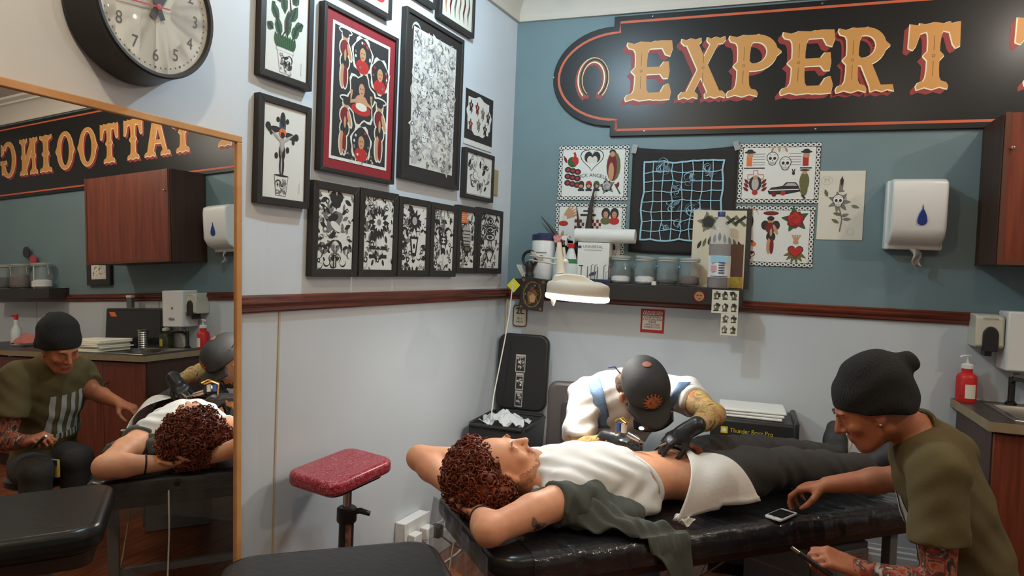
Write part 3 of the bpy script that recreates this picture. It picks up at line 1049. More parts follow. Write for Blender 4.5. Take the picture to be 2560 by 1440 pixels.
hand('second_hand', math.radians(-97), .125, .035, .003, mat('red_hand', S(170, 40, 40), .5), .1085)
part(ck, 'hub', MB().lathe([(.0, .112), (.008, .111), (.008, .1)], 16, axis='y'), mat('red_hand', S(170, 40, 40), .5), smooth=True)
prof = [(.17 * math.cos(t), .1035 + .014 * math.sin(t)) for t in [i * math.pi / 16 for i in range(9)]]
prof = [(.1702, .1025)] + prof[:-1] + [(0.0, .1175)]
part(ck, 'dome_glass', MB().lathe(prof, 48, axis='y'), mat('thin_glass', (1, 1, 1, 1), 0.03, spec=1.0, alpha=.05), smooth=True)

# ------------------------------------------------------------------ leaning mirror
zx = np.cross(XB, -NM)
mt = thing('leaning_mirror', 'tall mirror in a thin pine frame leaning against the left wall', 'mirror', basis(M0, XB, -NM, zx))
mx1 = bent(609, 352, .045)[0]
mz1 = .54
mx0, mz0, fw = -1.12, -1.26, .021
part(mt, 'mirror_glass', MB().box(mx0 + fw * .6, mx1 - fw * .6, 0, .004, mz0 + fw * .6, mz1 - fw * .6), M_MIRROR)
for (nm, b) in (('top_rail', (mx0, mx1, mz1 - fw, mz1)), ('bottom_rail', (mx0, mx1, mz0, mz0 + fw)), ('side_rail', (mx1 - fw, mx1, mz0 + fw, mz1 - fw)), ('side_rail', (mx0, mx0 + fw, mz0 + fw, mz1 - fw))):
    part(mt, nm, MB().box(b[0], b[1], -.008, .024, b[2], b[3]), M_PINE, bevel=.0025)

# ------------------------------------------------------------------ painted sign
def stem(x, w, h=1.0, z=0.0):
    pr = [(1.25, 0.0), (1.32, .05), (1.15, .1), (.72, .125), (.56, .18), (.5, .3), (.5, .43), (.86, .5), (.5, .57), (.5, .7), (.56, .82), (.72, .875), (1.15, .9), (1.32, .95), (1.25, 1.0)]
    R_ = [(x + w * a, z + h * b) for a, b in pr]
    top = [(x + w * .62, z + h * .965), (x, z + h), (x - w * .62, z + h * .965)]
    L_ = [(x - w * a, z + h * b) for a, b in reversed(pr)]
    bot = [(x - w * .62, z + h * .035), (x, z), (x + w * .62, z + h * .035)]
    return R_ + top + L_ + bot
def ringpoly(cx, cz_, rx, rz, tx, tz, a0=0, a1=2 * math.pi, n=28, spur=0.0):
    out = []
    for i in range(n):
        t0, t1 = a0 + (a1 - a0) * i / n, a0 + (a1 - a0) * (i + 1) / n
        def q(t, k):
            sp = spur * max(0, 1 - abs(math.sin(t)) * 5) if k > 0 else 0
            return (cx + (rx + sp + (0 if k > 0 else -tx)) * math.cos(t), cz_ + (rz + (0 if k > 0 else -tz)) * math.sin(t))
        out.append([q(t0, 1), q(t1, 1), q(t1, -1), q(t0, -1)])
    return out
def diag(x0, z0, x1, z1, w):
    return [(x0 - w / 2, z0), (x0 + w / 2, z0), (x1 + w / 2, z1), (x1 - w / 2, z1)]
def foot(x, z, w, up=1):
    return [(x - w, z), (x - w * .5, z + up * .03), (x, z), (x + w * .5, z + up * .03), (x + w, z), (x + w * 1.05, z + up * .06), (x + w * .7, z + up * .115), (x - w * .7, z + up * .115), (x - w * 1.05, z + up * .06)]
def arm(x0, x1, z, t, up):
    return [(x0, z), (x0 + (x1 - x0) * .35, z + up * .018), (x0 + (x1 - x0) * .7, z), (x1, z + up * .01), (x1 + .02, z + up * .14), (x1 - .02, z + up * .27), (x1 - .1, z + up * .24), (x1 - .16, z + up * t), (x0, z + up * t)]
def glyph(ch):
    W = .2
    if ch == 'E':
        return [stem(.22, W), arm(.2, .74, 0, .13, 1), arm(.2, .74, 1, .13, -1), [(.2, .44), (.56, .44), (.62, .36), (.7, .36), (.72, .5), (.7, .64), (.62, .64), (.56, .56), (.2, .56)]], .8
    if ch == 'X':
        return [diag(.72, .06, .2, .94, .25), diag(.18, .06, .7, .94, .15), foot(.18, 0, .19), foot(.73, 0, .2), foot(.2, 1, .2, -1), foot(.71, 1, .18, -1)], .9
    if ch in 'PR':
        g = [stem(.22, W)] + ringpoly(.42, .7, .36, .29, .17, .12, -math.pi / 2, math.pi / 2, 14, .07) + [[(.2, .87), (.43, .87), (.43, .99), (.2, .99)], [(.2, .41), (.43, .41), (.43, .53), (.2, .53)]]
        if ch == 'R':
            g += [[(.36, .44), (.54, .46), (.72, .1), (.92, .1), (.95, .0), (.84, .03), (.74, .0), (.64, .03), (.55, .0), (.53, .09)]]
            return g, .95
        return g, .84
    if ch == 'T':
        return [stem(.42, W), [(.0, .63), (.07, .6), (.12, .66), (.18, .84), (.3, .87), (.54, .87), (.66, .84), (.72, .66), (.77, .6), (.84, .63), (.83, .99), (.65, .96), (.42, 1.0), (.19, .96), (.01, .99)]], .86
    if ch == 'A':
        return [diag(.16, .06, .46, .98, .13), diag(.74, .06, .48, .98, .24), foot(.16, 0, .17), foot(.74, 0, .2), [(.24, .3), (.66, .3), (.64, .39), (.26, .39)], [(.36, .98), (.47, 1.03), (.58, .98), (.55, .9), (.4, .9)]], .92
    if ch == 'O':
        return ringpoly(.38, .5, .36, .5, .18, .1, spur=.06), .8
    if ch == 'I':
        return [stem(.22, W)], .46
    if ch == 'N':
        return [stem(.18, .15), stem(.7, .15), diag(.7, .05, .2, .96, .22)], .9
    if ch == 'G':
        return ringpoly(.38, .5, .36, .5, .18, .1, .7, 2 * math.pi - .45) + [[(.46, .38), (.78, .38), (.78, .48), (.46, .48)], [(.58, .1), (.72, .1), (.72, .42), (.58, .42)], [(.6, .7), (.74, .62), (.74, .95), (.66, .9)]], .84

def sgnp(px, py):
    return bw(px, py, .02)
s_step, z_top = sgnp(1537, 42)
_, z_bot = sgnp(1525, 336)
z_bot = (z_bot + sgnp(2480, 325)[1]) / 2
s_left = sgnp(1383, 190)[0]
z_a, z_b = sgnp(1537, 66)[1], sgnp(1530, 315)[1]
s_end = 5.15
zc = (z_a + z_b) / 2
rx_, rz_ = s_step - s_left, (z_a - z_b) / 2
sign = thing('painted_sign', 'long black hand-painted sign reading EXPERT TATTOOING above the posters', 'sign', on_back(0, 0, .002))
outl = [(s_step, z_bot)] + [(s_end, z_bot), (s_end, z_b)] + [(s_end + rx_ * math.cos(t), zc + rz_ * math.sin(t)) for t in [-math.pi / 2 + math.pi * i / 20 for i in range(1, 20)]] + [(s_end, z_a), (s_end, z_top), (s_step, z_top), (s_step, z_a)]
outl += [(s_step - rx_ * math.sin(t), zc + rz_ * math.cos(t)) for t in [math.pi * i / 24 for i in range(1, 24)]] + [(s_step, z_b)]
part(sign, 'board', MB().prism(outl, 0, -.018, 'y'), M_BLKSIGN, bevel=.002)
A = Art()
g = .038
k1 = [(s_step + g * .9, z_bot + g), (s_end - g * .9, z_bot + g)]
def line_ring(inset, w):
    s0, s1 = s_step + inset, s_end - inset
    za, zb_ = z_a - inset, z_b + inset
    zt_, zbo = z_top - inset, z_bot + inset
    ex, ez = rx_ - .0, (za - zb_) / 2
    pts = [(s0, zb_), (s0, zbo), (s1, zbo), (s1, zb_)]
    pts += [(s1 + ex * math.cos(t), zc + ez * math.sin(t)) for t in [-math.pi / 2 + math.pi * i / 24 for i in range(1, 24)]]
    pts += [(s1, za), (s1, zt_), (s0, zt_), (s0, za)]
    pts += [(s0 - ex * math.sin(t), zc + ez * math.cos(t)) for t in [math.pi * i / 24 for i in range(1, 24)]] + [(s0, zb_), (s0, zbo)]
    return pts
A.stroke(line_ring(.034, 0), .013, M_SIGNORANGE, 1)
A.build(sign, place((0, -.0185, 0)), 'border_line')
# letters
ZL0, ZL1 = bw(1590, 252, .02)[1], bw(1620, 103, .02)[1]
EXP = [('E', 1572, 1692), ('X', 1702, 1818), ('P', 1826, 1958), ('E', 1960, 2098), ('R', 2098, 2246), ('T', 2268, 2408)]
slots = [(c, bw(a, 180, .02)[0], bw(b, 160, .02)[0]) for c, a, b in EXP]
TAT = [('T', 456), ('A', 393), ('T', 332), ('T', 272), ('O', 217), ('O', 161), ('I', 113), ('N', 70), ('G', 18)]
for c, px in TAT:
    sc = bwr(px, 370, .02)[0]
    w2 = {'T': .115, 'A': .14, 'O': .125, 'I': .075, 'N': .13, 'G': .13}[c]
    slots.append((c, sc - w2, sc + w2))
HL = ZL1 - ZL0
for idx, (c, s0, s1) in enumerate(slots):
    polys, adv = glyph(c)
    if idx < 6:
        s1 = s1 - .012
    sx = (s1 - s0) / adv
    A = Art()
    tp = lambda P, dx=0, dz=0, gr=0: [(s0 + p[0] * sx + dx, ZL0 + p[1] * HL + dz) for p in P]
    for k in range(1, 7):
        for P in polys:
            A.poly(tp(P, -.0042 * k, -.0042 * k), M_SIGNRED, 1)
    for P in polys:
        for d_ in ((-.005, -.005), (-.006, 0), (0, -.006)):
            A.poly(tp(P, *d_), M_SIGNCREAM, 2)
        A.poly(tp(P), M_GOLD, 3)
    # painted centre decoration of the main stroke
    xs = {'E': .22, 'P': .22, 'R': .22, 'T': .42, 'I': .22, 'X': .46, 'N': .18, 'A': .6, 'O': .1, 'G': .1}[c]
    xc = s0 + xs * sx
    for (za, zb_) in ((.2, .42), (.58, .8)):
        A.stroke([(xc, ZL0 + za * HL), (xc, ZL0 + zb_ * HL)], .003, M_SIGNBROWN, 4)
    A.ring(xc, ZL0 + .5 * HL, .006, .006, .003, M_SIGNBROWN, 4, n=10)
    A.build(sign, place((0, -.0185, 0)), 'letter_' + c.lower())
# horseshoe
hs, hz = bw(1483, 198, .02)
A = Art()
for (dx, dz, m, L, t) in ((-.006, -.008, M_SIGNRED, 1, .042), (0, 0, M_SIGNCREAM, 2, .03), (.002, .002, M_SIGNBROWN, 3, .02), (.004, .003, M_INK, 4, .006)):
    A.ring(hs + dx, hz + dz, .075, .105, t, m, L, 0, 26, -1.05, math.pi + 1.05)
for s in (-1, 1):
    A.rect(hs + s * .037 - .018, hs + s * .037 + .018, hz - .108, hz - .085, M_SIGNRED, 2)
A.build(sign, place((0, -.0185, 0)), 'horseshoe')
mb = MB()
for (px, py) in ((1632, 40), (2056, 8), (1610, 328), (2038, 322), (1384, 194)):
    s_, z_ = bw(px, py, .02)
    part(sign, 'screw', MB().lathe([(0, .021), (.004, .0205), (.006, .018)], 10, (s_, 0, z_), 'y'), M_CHROME, smooth=True)
# ------------------------------------------------------------------ posters on the blue wall
def rect_back(TL, TR, BR, BL, off=.004):
    q = [bw(*p, off) for p in (TL, TR, BR, BL)]
    s0, s1 = (q[0][0] + q[3][0]) / 2, (q[1][0] + q[2][0]) / 2
    z1, z0 = (q[0][1] + q[1][1]) / 2, (q[2][1] + q[3][1]) / 2
    return s0, z0, s1 - s0, z1 - z0
def poster(name, label, px, art, m=None, off=.003, group=None, cat='poster'):
    s0, z0, w, h = rect_back(*px)
    t = thing(name, label, cat, on_back(s0, z0, off), group)
    p = sheet(t, w, h, m or M_WHITE, 'paper', .001, -.0005)
    if art:
        A = Art(); art(A, w, h); A.build(p, place((0, -.0008, 0)))
    return t
def art_p1(A, w, h):
    A.chain(w, h)
    # peacock
    A.ell(w * .2, h * .7, w * .07, h * .1, M_GREENINK, 5, a=.5)
    A.stroke([(w * .2, h * .72), (w * .24, h * .82), (w * .22, h * .88)], .014, M_REDINK, 6)
    A.ell(w * .25, h * .72, w * .04, h * .08, M_REDINK, 6)
    A.leaf(w * .12, h * .68, w * .12, w * .04, 2.0, M_DREDINK, 5)
    for k in range(9):
        x, z = w * (.14 + .07 * (k % 3)), h * (.56 - .12 * (k // 3)) - (k % 3) * .006
        A.ell(x, z, w * .05, h * .055, M_INK, 5)
        A.ell(x, z, w * .025, h * .028, M_REDINK, 6)
    # couple in a heart
    A.heart(w * .48, h * .76, w * .17, M_INK, 5)
    A.heart(w * .48, h * .76, w * .158, M_WHITE, 6)
    A.ell(w * .43, h * .79, w * .06, h * .1, M_INK, 7)
    A.ell(w * .54, h * .79, w * .06, h * .1, M_INK, 7)
    A.ell(w * .45, h * .74, w * .04, h * .07, M_CREAM, 8)
    A.ell(w * .52, h * .74, w * .04, h * .07, M_CREAM, 8)
    # robed figure
    A.ell(w * .79, h * .62, w * .1, h * .27, M_OLIVEINK, 5)
    A.ell(w * .77, h * .6, w * .07, h * .25, M_DREDINK, 6)
    A.ell(w * .76, h * .52, w * .04, h * .17, M_TANINK, 7)
    A.ell(w * .77, h * .84, w * .035, h * .05, M_TANINK, 7)
    A.ell(w * .77, h * .88, w * .045, h * .045, M_INK, 6)
    A.text('ROCK ANGELS', w * .47, h * .46, .028, M_INK, 6, arc=.5)
    for k in range(3):
        x = w * (.34 + .11 * k)
        A.ell(x, h * .28, w * .045, h * .08, M_INK, 5)
        A.ell(x, h * .32, w * .04, h * .035, (M_INK, M_REDINK, M_GREENINK)[k], 6)
        A.ell(x, h * .26, w * .03, h * .03, M_TANINK, 6)
        A.rect(x - w * .045, x + w * .045, h * .17, h * .21, M_INK, 5)
    A.rose(w * .71, h * .26, w * .075, M_LGREY, M_INK, 5)
    A.stroke([(w * .82, h * .3), (w * .9, h * .12)], .008, M_GREENINK, 5)
    A.leaf(w * .84, h * .22, w * .1, w * .05, 1.2, M_DREDINK, 6)
def art_p2(A, w, h):
    A.chain(w, h)
    for k in range(5):
        A.leaf(w * .1, h * .7, w * .26, w * .04, .3 + k * .18, M_TANINK, 5)
    A.ell(w * .12, h * .62, w * .07, h * .05, M_REDINK, 6)
    A.ell(w * .13, h * .72, w * .04, h * .05, M_CREAM, 6)
    for s in (-1, 1):
        for i in range(4):
            for j in range(3):
                A.rect(w * (.47 + s * .12 - .07 + .035 * i), w * (.47 + s * .12 - .035 + .035 * i), h * (.52 + .06 * j), h * (.58 + .06 * j), (M_DREDINK, M_CREAM)[(i + j) % 2], 5)
    A.rect(w * .36, w * .58, h * .76, h * .8, M_INK, 5)
    A.rect(w * .4, w * .54, h * .84, h * .87, M_INK, 5)
    A.stroke([(w * .47, h * .5), (w * .47, h * .92)], .006, M_INK, 6)
    A.bust(w * .72, h * .78, w * .085, M_INK, M_OLIVEINK, 5)
    A.bust(w * .84, h * .78, w * .085, M_INK, M_REDINK, 6)
    A.scatter(w * .8, h * .32, 40, 41, [M_INK, M_DREDINK, M_TANINK], (.01, .03), w * .08, h * .12, 5)
def art_p3(A, w, h):
    A.chain(w, h)
    for x, f in ((.13, 1), (.82, -1)):
        for i in range(5):
            A.stroke([(w * (x + f * .05), h * (.64 + i * .045)), (w * (x + f * .2), h * (.64 + i * .045))], .0025, M_GREYINK, 5)
        A.rect(w * (x - .03), w * (x + .04), h * .62, h * .78, M_ORANGEINK if f > 0 else M_REDINK, 6)
        A.ell(w * (x + .01), h * .8, w * .04, h * .05, M_TANINK, 6)
        A.ell(w * (x + .01), h * .85, w * .07, h * .022, M_INK, 7)
        A.ell(w * (x + .01), h * .87, w * .04, h * .03, M_INK, 7)
        A.rect(w * (x - .06), w * (x + .2 * f if f > 0 else x + .08), h * .575, h * .595, M_INK, 5)
    A.skull(w * .42, h * .76, w * .07, 5)
    A.skull(w * .58, h * .68, w * .07, 8)
    for s in range(5):
        A.leaf(w * (.4 + .05 * s), h * .84, w * .09, w * .03, 1.2 + .2 * s, M_CREAM if s % 2 else M_TANINK, 5)
    A.ell(w * .685, h * .5, .007, .01, M_INK, 6)
    A.leaf(w * .68, h * .52, .018, .006, 1.9, M_INK, 6); A.leaf(w * .69, h * .52, .018, .006, 1.3, M_INK, 6)
    A.rect(w * .19, w * .25, h * .25, h * .55, M_REDINK, 5); A.rect(w * .12, w * .32, h * .4, h * .48, M_REDINK, 5)
    A.rect(w * .197, w * .243, h * .26, h * .54, M_WHITE, 6); A.rect(w * .127, w * .313, h * .41, h * .47, M_WHITE, 6)
    A.ell(w * .22, h * .33, w * .08, h * .13, M_INK, 7); A.ell(w * .22, h * .32, w * .045, h * .11, M_LGREY, 8)
    A.ell(w * .22, h * .43, w * .03, h * .04, M_TANINK, 9); A.ell(w * .22, h * .18, w * .035, h * .045, M_REDINK, 9)
    for s in (-1, 1):
        for k in range(3):
            A.leaf(w * (.22 + s * .08), h * (.2 + .06 * k), w * .09, w * .04, 1.57 - s * (.9 - .1 * k), M_DREDINK, 6)
    A.poly([(w * .38, h * .2), (w * .42, h * .26), (w * .56, h * .29), (w * .6, h * .35), (w * .72, h * .35), (w * .76, h * .28), (w * .78, h * .2), (w * .6, h * .15), (w * .4, h * .15)], M_INK, 6)
    A.poly([(w * .58, h * .29), (w * .62, h * .335), (w * .71, h * .335), (w * .74, h * .29)], M_LGREY, 7)
    A.stroke([(w * .4, h * .215), (w * .76, h * .235)], .005, M_WHITE, 7)
    A.ell(w * .46, h * .15, w * .03, h * .04, M_DREDINK, 7); A.ell(w * .57, h * .17, w * .03, h * .04, M_REDINK, 8)
    A.ell(w * .82, h * .36, w * .06, h * .16, M_OLIVEINK, 7); A.ell(w * .82, h * .24, w * .045, h * .12, M_OLIVEINK, 7)
    A.ell(w * .82, h * .52, w * .03, h * .04, M_TANINK, 8); A.ell(w * .82, h * .55, w * .06, h * .015, M_INK, 9)
    A.stroke([(w * .8, h * .14), (w * .84, h * .08)], .01, M_INK, 7)
def art_p4(A, w, h):
    A.chain(w, h)
    A.ell(w * .16, h * .74, w * .07, h * .14, M_INK, 5); A.ell(w * .17, h * .72, w * .04, h * .1, M_DREDINK, 6); A.ell(w * .17, h * .84, w * .03, h * .04, M_CREAM, 6)
    A.arc(w * .16, h * .8, w * .14, .3, 1.9, .006, M_TANINK, 6)
    A.figure(w * .45, h * .2, h * .66, False, M_DREDINK, M_INK, 5)
    A.ell(w * .45, h * .88, w * .1, h * .035, M_DREDINK, 6)
    for s in (-1, 1):
        A.ell(w * (.45 + s * .07), h * .68, w * .05, h * .08, M_INK, 5)
    A.rose(w * .76, h * .78, w * .11, None, None, 5)
    A.ell(w * .16, h * .3, w * .08, h * .1, M_CREAM, 5); A.ell(w * .15, h * .4, w * .1, h * .035, M_INK, 6); A.ell(w * .15, h * .44, w * .06, h * .04, M_INK, 6)
    A.scatter(w * .16, h * .18, 20, 43, [M_INK, M_DREDINK, M_TANINK], (.01, .022), w * .09, h * .12, 7)
    A.ell(w * .24, h * .36, w * .04, h * .04, M_ORANGEINK, 7)
    A.heart(w * .78, h * .26, w * .1, M_INK, 5); A.heart(w * .78, h * .26, w * .088, M_REDINK, 6)
    for k in range(4):
        A.stroke([(w * .78, h * .4), (w * (.73 + .035 * k), h * .53)], .007, M_TANINK, 6)
    A.ell(w * .78, h * .41, w * .035, h * .035, M_TANINK, 7)
    for k in range(6):
        A.leaf(w * .78, h * .25, w * .16, w * .05, 3.5 + k * .45, M_OLIVEINK, 4)
poster('flash_poster', 'chain-bordered flash poster with peacock, couple in a heart and robed figure', ((1400, 363), (1575, 365), (1566, 503), (1393, 499)), art_p1, group='chain-bordered flash posters')
poster('flash_poster', 'chain-bordered flash poster half hidden behind the bottles and paper roll', ((1391, 506), (1566, 510), (1560, 648), (1384, 640)), art_p2, group='chain-bordered flash posters', off=.0025)
poster('flash_poster', 'chain-bordered flash poster with two skulls and a black car', ((1850, 358), (2055, 357), (2044, 511), (1841, 506)), art_p3, group='chain-bordered flash posters')
poster('flash_poster', 'chain-bordered flash poster with red rose and red sacred heart', ((1842, 515), (2040, 515), (2029, 672), (1834, 660)), art_p4, group='chain-bordered flash posters', off=.0025)
def art_m(A, w, h):
    A.text('M', w * .17, h * .86, .035, M_LGREY, 2)
    A.ring(w * .17, h * .86, .026, .022, .0015, M_LGREY, 2)
    A.stroke([(w * .5, h * .88), (w * .48, h * .7)], .018, M_GREYINK, 2); A.stroke([(w * .44, h * .7), (w * .56, h * .71)], .008, M_GREYINK, 3)
    A.leaf(w * .5, h * .78, .05, .014, 1.57, M_INK, 3)
    A.ell(w * .46, h * .58, w * .17, h * .08, M_LGREY, 2, wob=.1)
    for k in range(7):
        A.leaf(w * .46, h * .55, w * .26, w * .1, k * .9, M_GREYINK, 3)
    A.skull(w * .44, h * .58, w * .12, 4)
    A.stroke([(w * .47, h * .46), (w * .54, h * .3), (w * .5, h * .12)], .006, M_GREYINK, 3)
    for (x, z, a) in ((.5, .34, .3), (.48, .24, 2.6), (.53, .36, 2.9), (.55, .3, .0), (.2, .62, 1.9), (.72, .5, -.3)):
        A.leaf(w * x, h * z, w * .2, w * .08, a, M_OLIVEINK if a > 1 else M_GREYINK, 3)
    A.ring(w * .74, h * .12, .016, .016, .0015, M_LGREY, 2)
poster('drawing_sheet', 'cream paper with grey pencil drawing of skull, dagger and rose', ((2052, 427), (2167, 427), (2153, 601), (2038, 598)), art_m, M_CREAM, cat='drawing')
# black cloth with a painted net
M_CLOTH = mat('black_cloth', S(46, 43, 41), .9, bump=.15, bs=260)
s0, z0, w, h = rect_back((1578, 372), (1848, 362), (1830, 636), (1575, 632))
cl = thing('black_bandana', 'black cloth printed with a pale blue net, taped to the wall', 'cloth', on_back(s0, z0, .006))
def cf(u, v):
    sag = -.016 * math.sin(math.pi * u) * v + .012 * math.sin(math.pi * u) * (1 - v) * -.4
    return (u * w, -.003 - .003 * math.sin(7 * u + 3 * v) * math.sin(5 * v), v * h + sag)
part(cl, 'fabric', MB().grid(cf, 26, 26), M_CLOTH, smooth=True, solid=.0012)
A = Art()
rr = random.Random(3)
NX, NZ = 8, 8
gx0, gx1, gz0, gz1 = w * .12, w * .87, h * .13, h * .86
nod = {}
for i in range(NX + 1):
    for j in range(NZ + 1):
        nod[i, j] = (gx0 + (gx1 - gx0) * i / NX + rr.uniform(-.007, .007), gz0 + (gz1 - gz0) * j / NZ + rr.uniform(-.007, .007) + .012 * (i / NX - .5))
for i in range(NX + 1):
    for j in range(NZ + 1):
        edge = lambda q: .009 if q in (0, NX) else .0048
        if i < NX:
            A.stroke([nod[i, j], ((nod[i, j][0] + nod[i + 1, j][0]) / 2, (nod[i, j][1] + nod[i + 1, j][1]) / 2 - .002), nod[i + 1, j]], edge(j), M_PALEBLUE, 2)
        if j < NZ:
            A.stroke([nod[i, j], nod[i, j + 1]], edge(i), M_PALEBLUE, 2)
        A.ell(nod[i, j][0], nod[i, j][1], .005, .005, M_PALEBLUE, 2, n=8)
M_DIMBLUE = mat('dim_blue_ink', S(92, 116, 126), .7)
for (x, z, r) in ((.3, .82, .07), (.46, .6, .06), (.58, .7, .05), (.62, .42, .08), (.42, .45, .07), (.75, .78, .06), (.5, .3, .06), (.34, .25, .04)):
    for k in range(9):
        A.arc(w * x + rr.uniform(-.02, .02), h * z + rr.uniform(-.02, .02), r * w * rr.uniform(.25, .8), rr.uniform(0, 6), rr.uniform(2, 8), .005, rr.choice([M_PALEBLUE, M_DIMBLUE]), 3)
    A.leaf(w * x, h * z, r * w * 1.3, r * w * .6, rr.uniform(0, 6), M_DIMBLUE, 2)
A.build(cl, place((0, -.0085, 0)))
M_TAPE = mat('silver_tape', S(150, 152, 150), .4)
for (x, z, a) in ((.01, h * .985, .2), (w * .985, h * 1.0, -.3)):
    part(cl, 'tape', MB().box(-.014, .014, -.0005, .0005, -.024, .024), M_TAPE, mw=Matrix.Translation((x, -.0095, z)) @ Matrix.Rotation(a, 4, 'Y'))
# warning notice on the cladding
def art_warn(A, w, h):
    A.rect(0, w, 0, h, M_REDINK, 1)
    A.rect(w * .08, w * .92, h * .13, h * .72, M_WHITE, 2)
    A.rect(w * .08, w * .92, h * .76, h * .92, M_WHITE, 2)
    A.text('WARNING', w * .5, h * .84, .026, M_REDINK, 3, bold=.0006)
    for k, s in enumerate(('YOU ARE ENTERING', 'A TATTOOING ZONE', 'PLEASE', 'LEAVE ALL YOUR', 'WORRIES OUTSIDE')):
        A.text(s, w * .5, h * (.66 - .107 * k), .0145 if k != 2 else .018, M_DREDINK, 3, sx=.72, bold=.0003)
poster('warning_notice', 'red and white notice headed WARNING below the shelf', ((1603, 772), (1662, 774), (1659, 834), (1600, 830)), art_warn, M_WHITE, cat='notice')
# ------------------------------------------------------------------ wall shelf and what stands on it
WB = lambda s, off, z: BX * s - BY * off + np.array([0, 0, z])
SH_T, SH_B, SH_L, SH_R, SH_D = 1.390, 1.302, 0.085, 1.318, 0.165
sh = thing('wall_shelf', 'long black wall shelf resting on the wooden rail below the posters', 'shelf', on_back(0, 0, 0))
part(sh, 'board', MB().box(SH_L, SH_R, -SH_D, -.027, SH_B, SH_T), M_BLACK, bevel=.003)
part(sh, 'wall_batten', MB().box(SH_L, SH_R, -.03, -.001, DT + .004, SH_T), M_BLACK)


def shelf_at(px, off=.09):
    return bw(px, 700, off)[0]


def on_shelf(px, off=.09, dz=0.0):
    return on_back(shelf_at(px, off), SH_T + dz, off)


# wipes tub
M_NAVY = mat('navy_plastic', S(46, 50, 84), .4)
t = thing('wipes_tub', 'white cylindrical wipes tub with navy lid in the shelf corner', 'tub', on_shelf(1356, .07))
part(t, 'body', MB().lathe([(.0, 0), (.062, 0), (.066, .006), (.066, .215), (.06, .225), (0, .225)], 32), M_PLASTIC, smooth=True)
part(t, 'lid', MB().lathe([(.068, .222), (.068, .25), (.06, .255), (.045, .255), (.04, .262), (0, .262)], 32), M_NAVY, smooth=True)
A = Art(); A.rect(-.012, .018, .1, .135, M_GREENINK, 1); A.rect(-.036, -.022, .1, .12, M_BLUEINK, 1); A.rect(-.03, .04, .15, .154, M_GREYINK, 1)
A.build(t, place((0, -.067, 0)), 'label')
# dark blades in a dark vase
M_HORN = mat('dark_horn', S(56, 46, 40), .5, var=.2, vs_=20)
t = thing('horn_arrangement', 'three dark curved blades standing in a narrow vase on the shelf', 'ornament', on_shelf(1416, .04))
part(t, 'vase', MB().lathe([(0, 0), (.022, 0), (.03, .04), (.026, .12), (.022, .17), (.026, .19), (.018, .19), (.012, .16), (0, .16)], 20), M_HORN, smooth=True)
def blade(px, r0):
    s0 = shelf_at(1416, .04)
    pts = []
    for (x, y) in px:
        q = bw(x, y, .04)
        pts.append((q[0] - s0, 0.0, q[1] - SH_T))
    n = len(pts)
    part(t, 'blade', MB().tube([(0, 0, .15)] + pts, [r0 * .8] + [r0 * (1 - .9 * i / (n - 1)) for i in range(n)], 8), M_HORN, smooth=True)
blade([(1418, 630), (1398, 596), (1376, 568), (1353, 541)], .019)
blade([(1449, 600), (1447, 570), (1444, 540), (1441, 513)], .012)
blade([(1468, 610), (1472, 560), (1478, 510), (1488, 463)], .026)


def spray(name, label, px, off, body_m, collar_m, head_m, stripe=None, h=.2, r=.036, fx=1):
    t = thing(name, label, 'bottle', on_shelf(px, off), 'spray bottles on the shelf')
    part(t, 'body', MB().lathe([(0, 0), (r, 0), (r * 1.03, .01), (r, h * .45), (r * .62, h * .75), (r * .34, h * .93), (r * .34, h), (0, h)], 24), body_m, smooth=True)
    part(t, 'collar', MB().lathe([(r * .42, h * .93), (r * .42, h * 1.05), (0, h * 1.05)], 18), collar_m, smooth=True)
    hd = MB().prism([(-.02, h * 1.05), (.012, h * 1.05), (.014, h * 1.14), (.05 * fx + (0 if fx > 0 else .0), h * 1.17), (.052 * fx, h * 1.25), (-.022, h * 1.27), (-.03, h * 1.2)], -.01, .01, 'y')
    part(t, 'trigger_head', hd, head_m, bevel=.003)
    part(t, 'trigger', MB().tube([(.022 * fx, 0, h * 1.16), (.034 * fx, 0, h * 1.08), (.03 * fx, 0, h * 1.0)], .005, 8), head_m, smooth=True)
    if stripe:
        part(t, 'stripe', MB().lathe([(r * .94, h * .5), (r * .97, h * .5), (r * .86, h * .62), (r * .83, h * .62)], 24), stripe, smooth=True)
    return t


M_HDPE = mat('translucent_plastic', S(206, 212, 208), .35, sss=.0)
M_RED = mat('red_plastic', S(196, 36, 34), .4)
M_GREEN = mat('green_band', S(40, 110, 62), .5)
spray('spray_bottle', 'milky spray bottle with red collar and green band', 1425, .12, M_HDPE, M_RED, M_WHITE, M_GREEN, .195, .042, -1)
spray('spray_bottle', 'pale spray bottle with red and white spotted trigger behind the magnifier lamp', 1392, .1, mat('pale_blue_plastic', S(178, 192, 200), .35), M_BLKPLASTIC,
      mat('red_spotted', S(200, 44, 40), .4, vs_=90, col2=S(214, 190, 180)), None, .2, .026, 1)
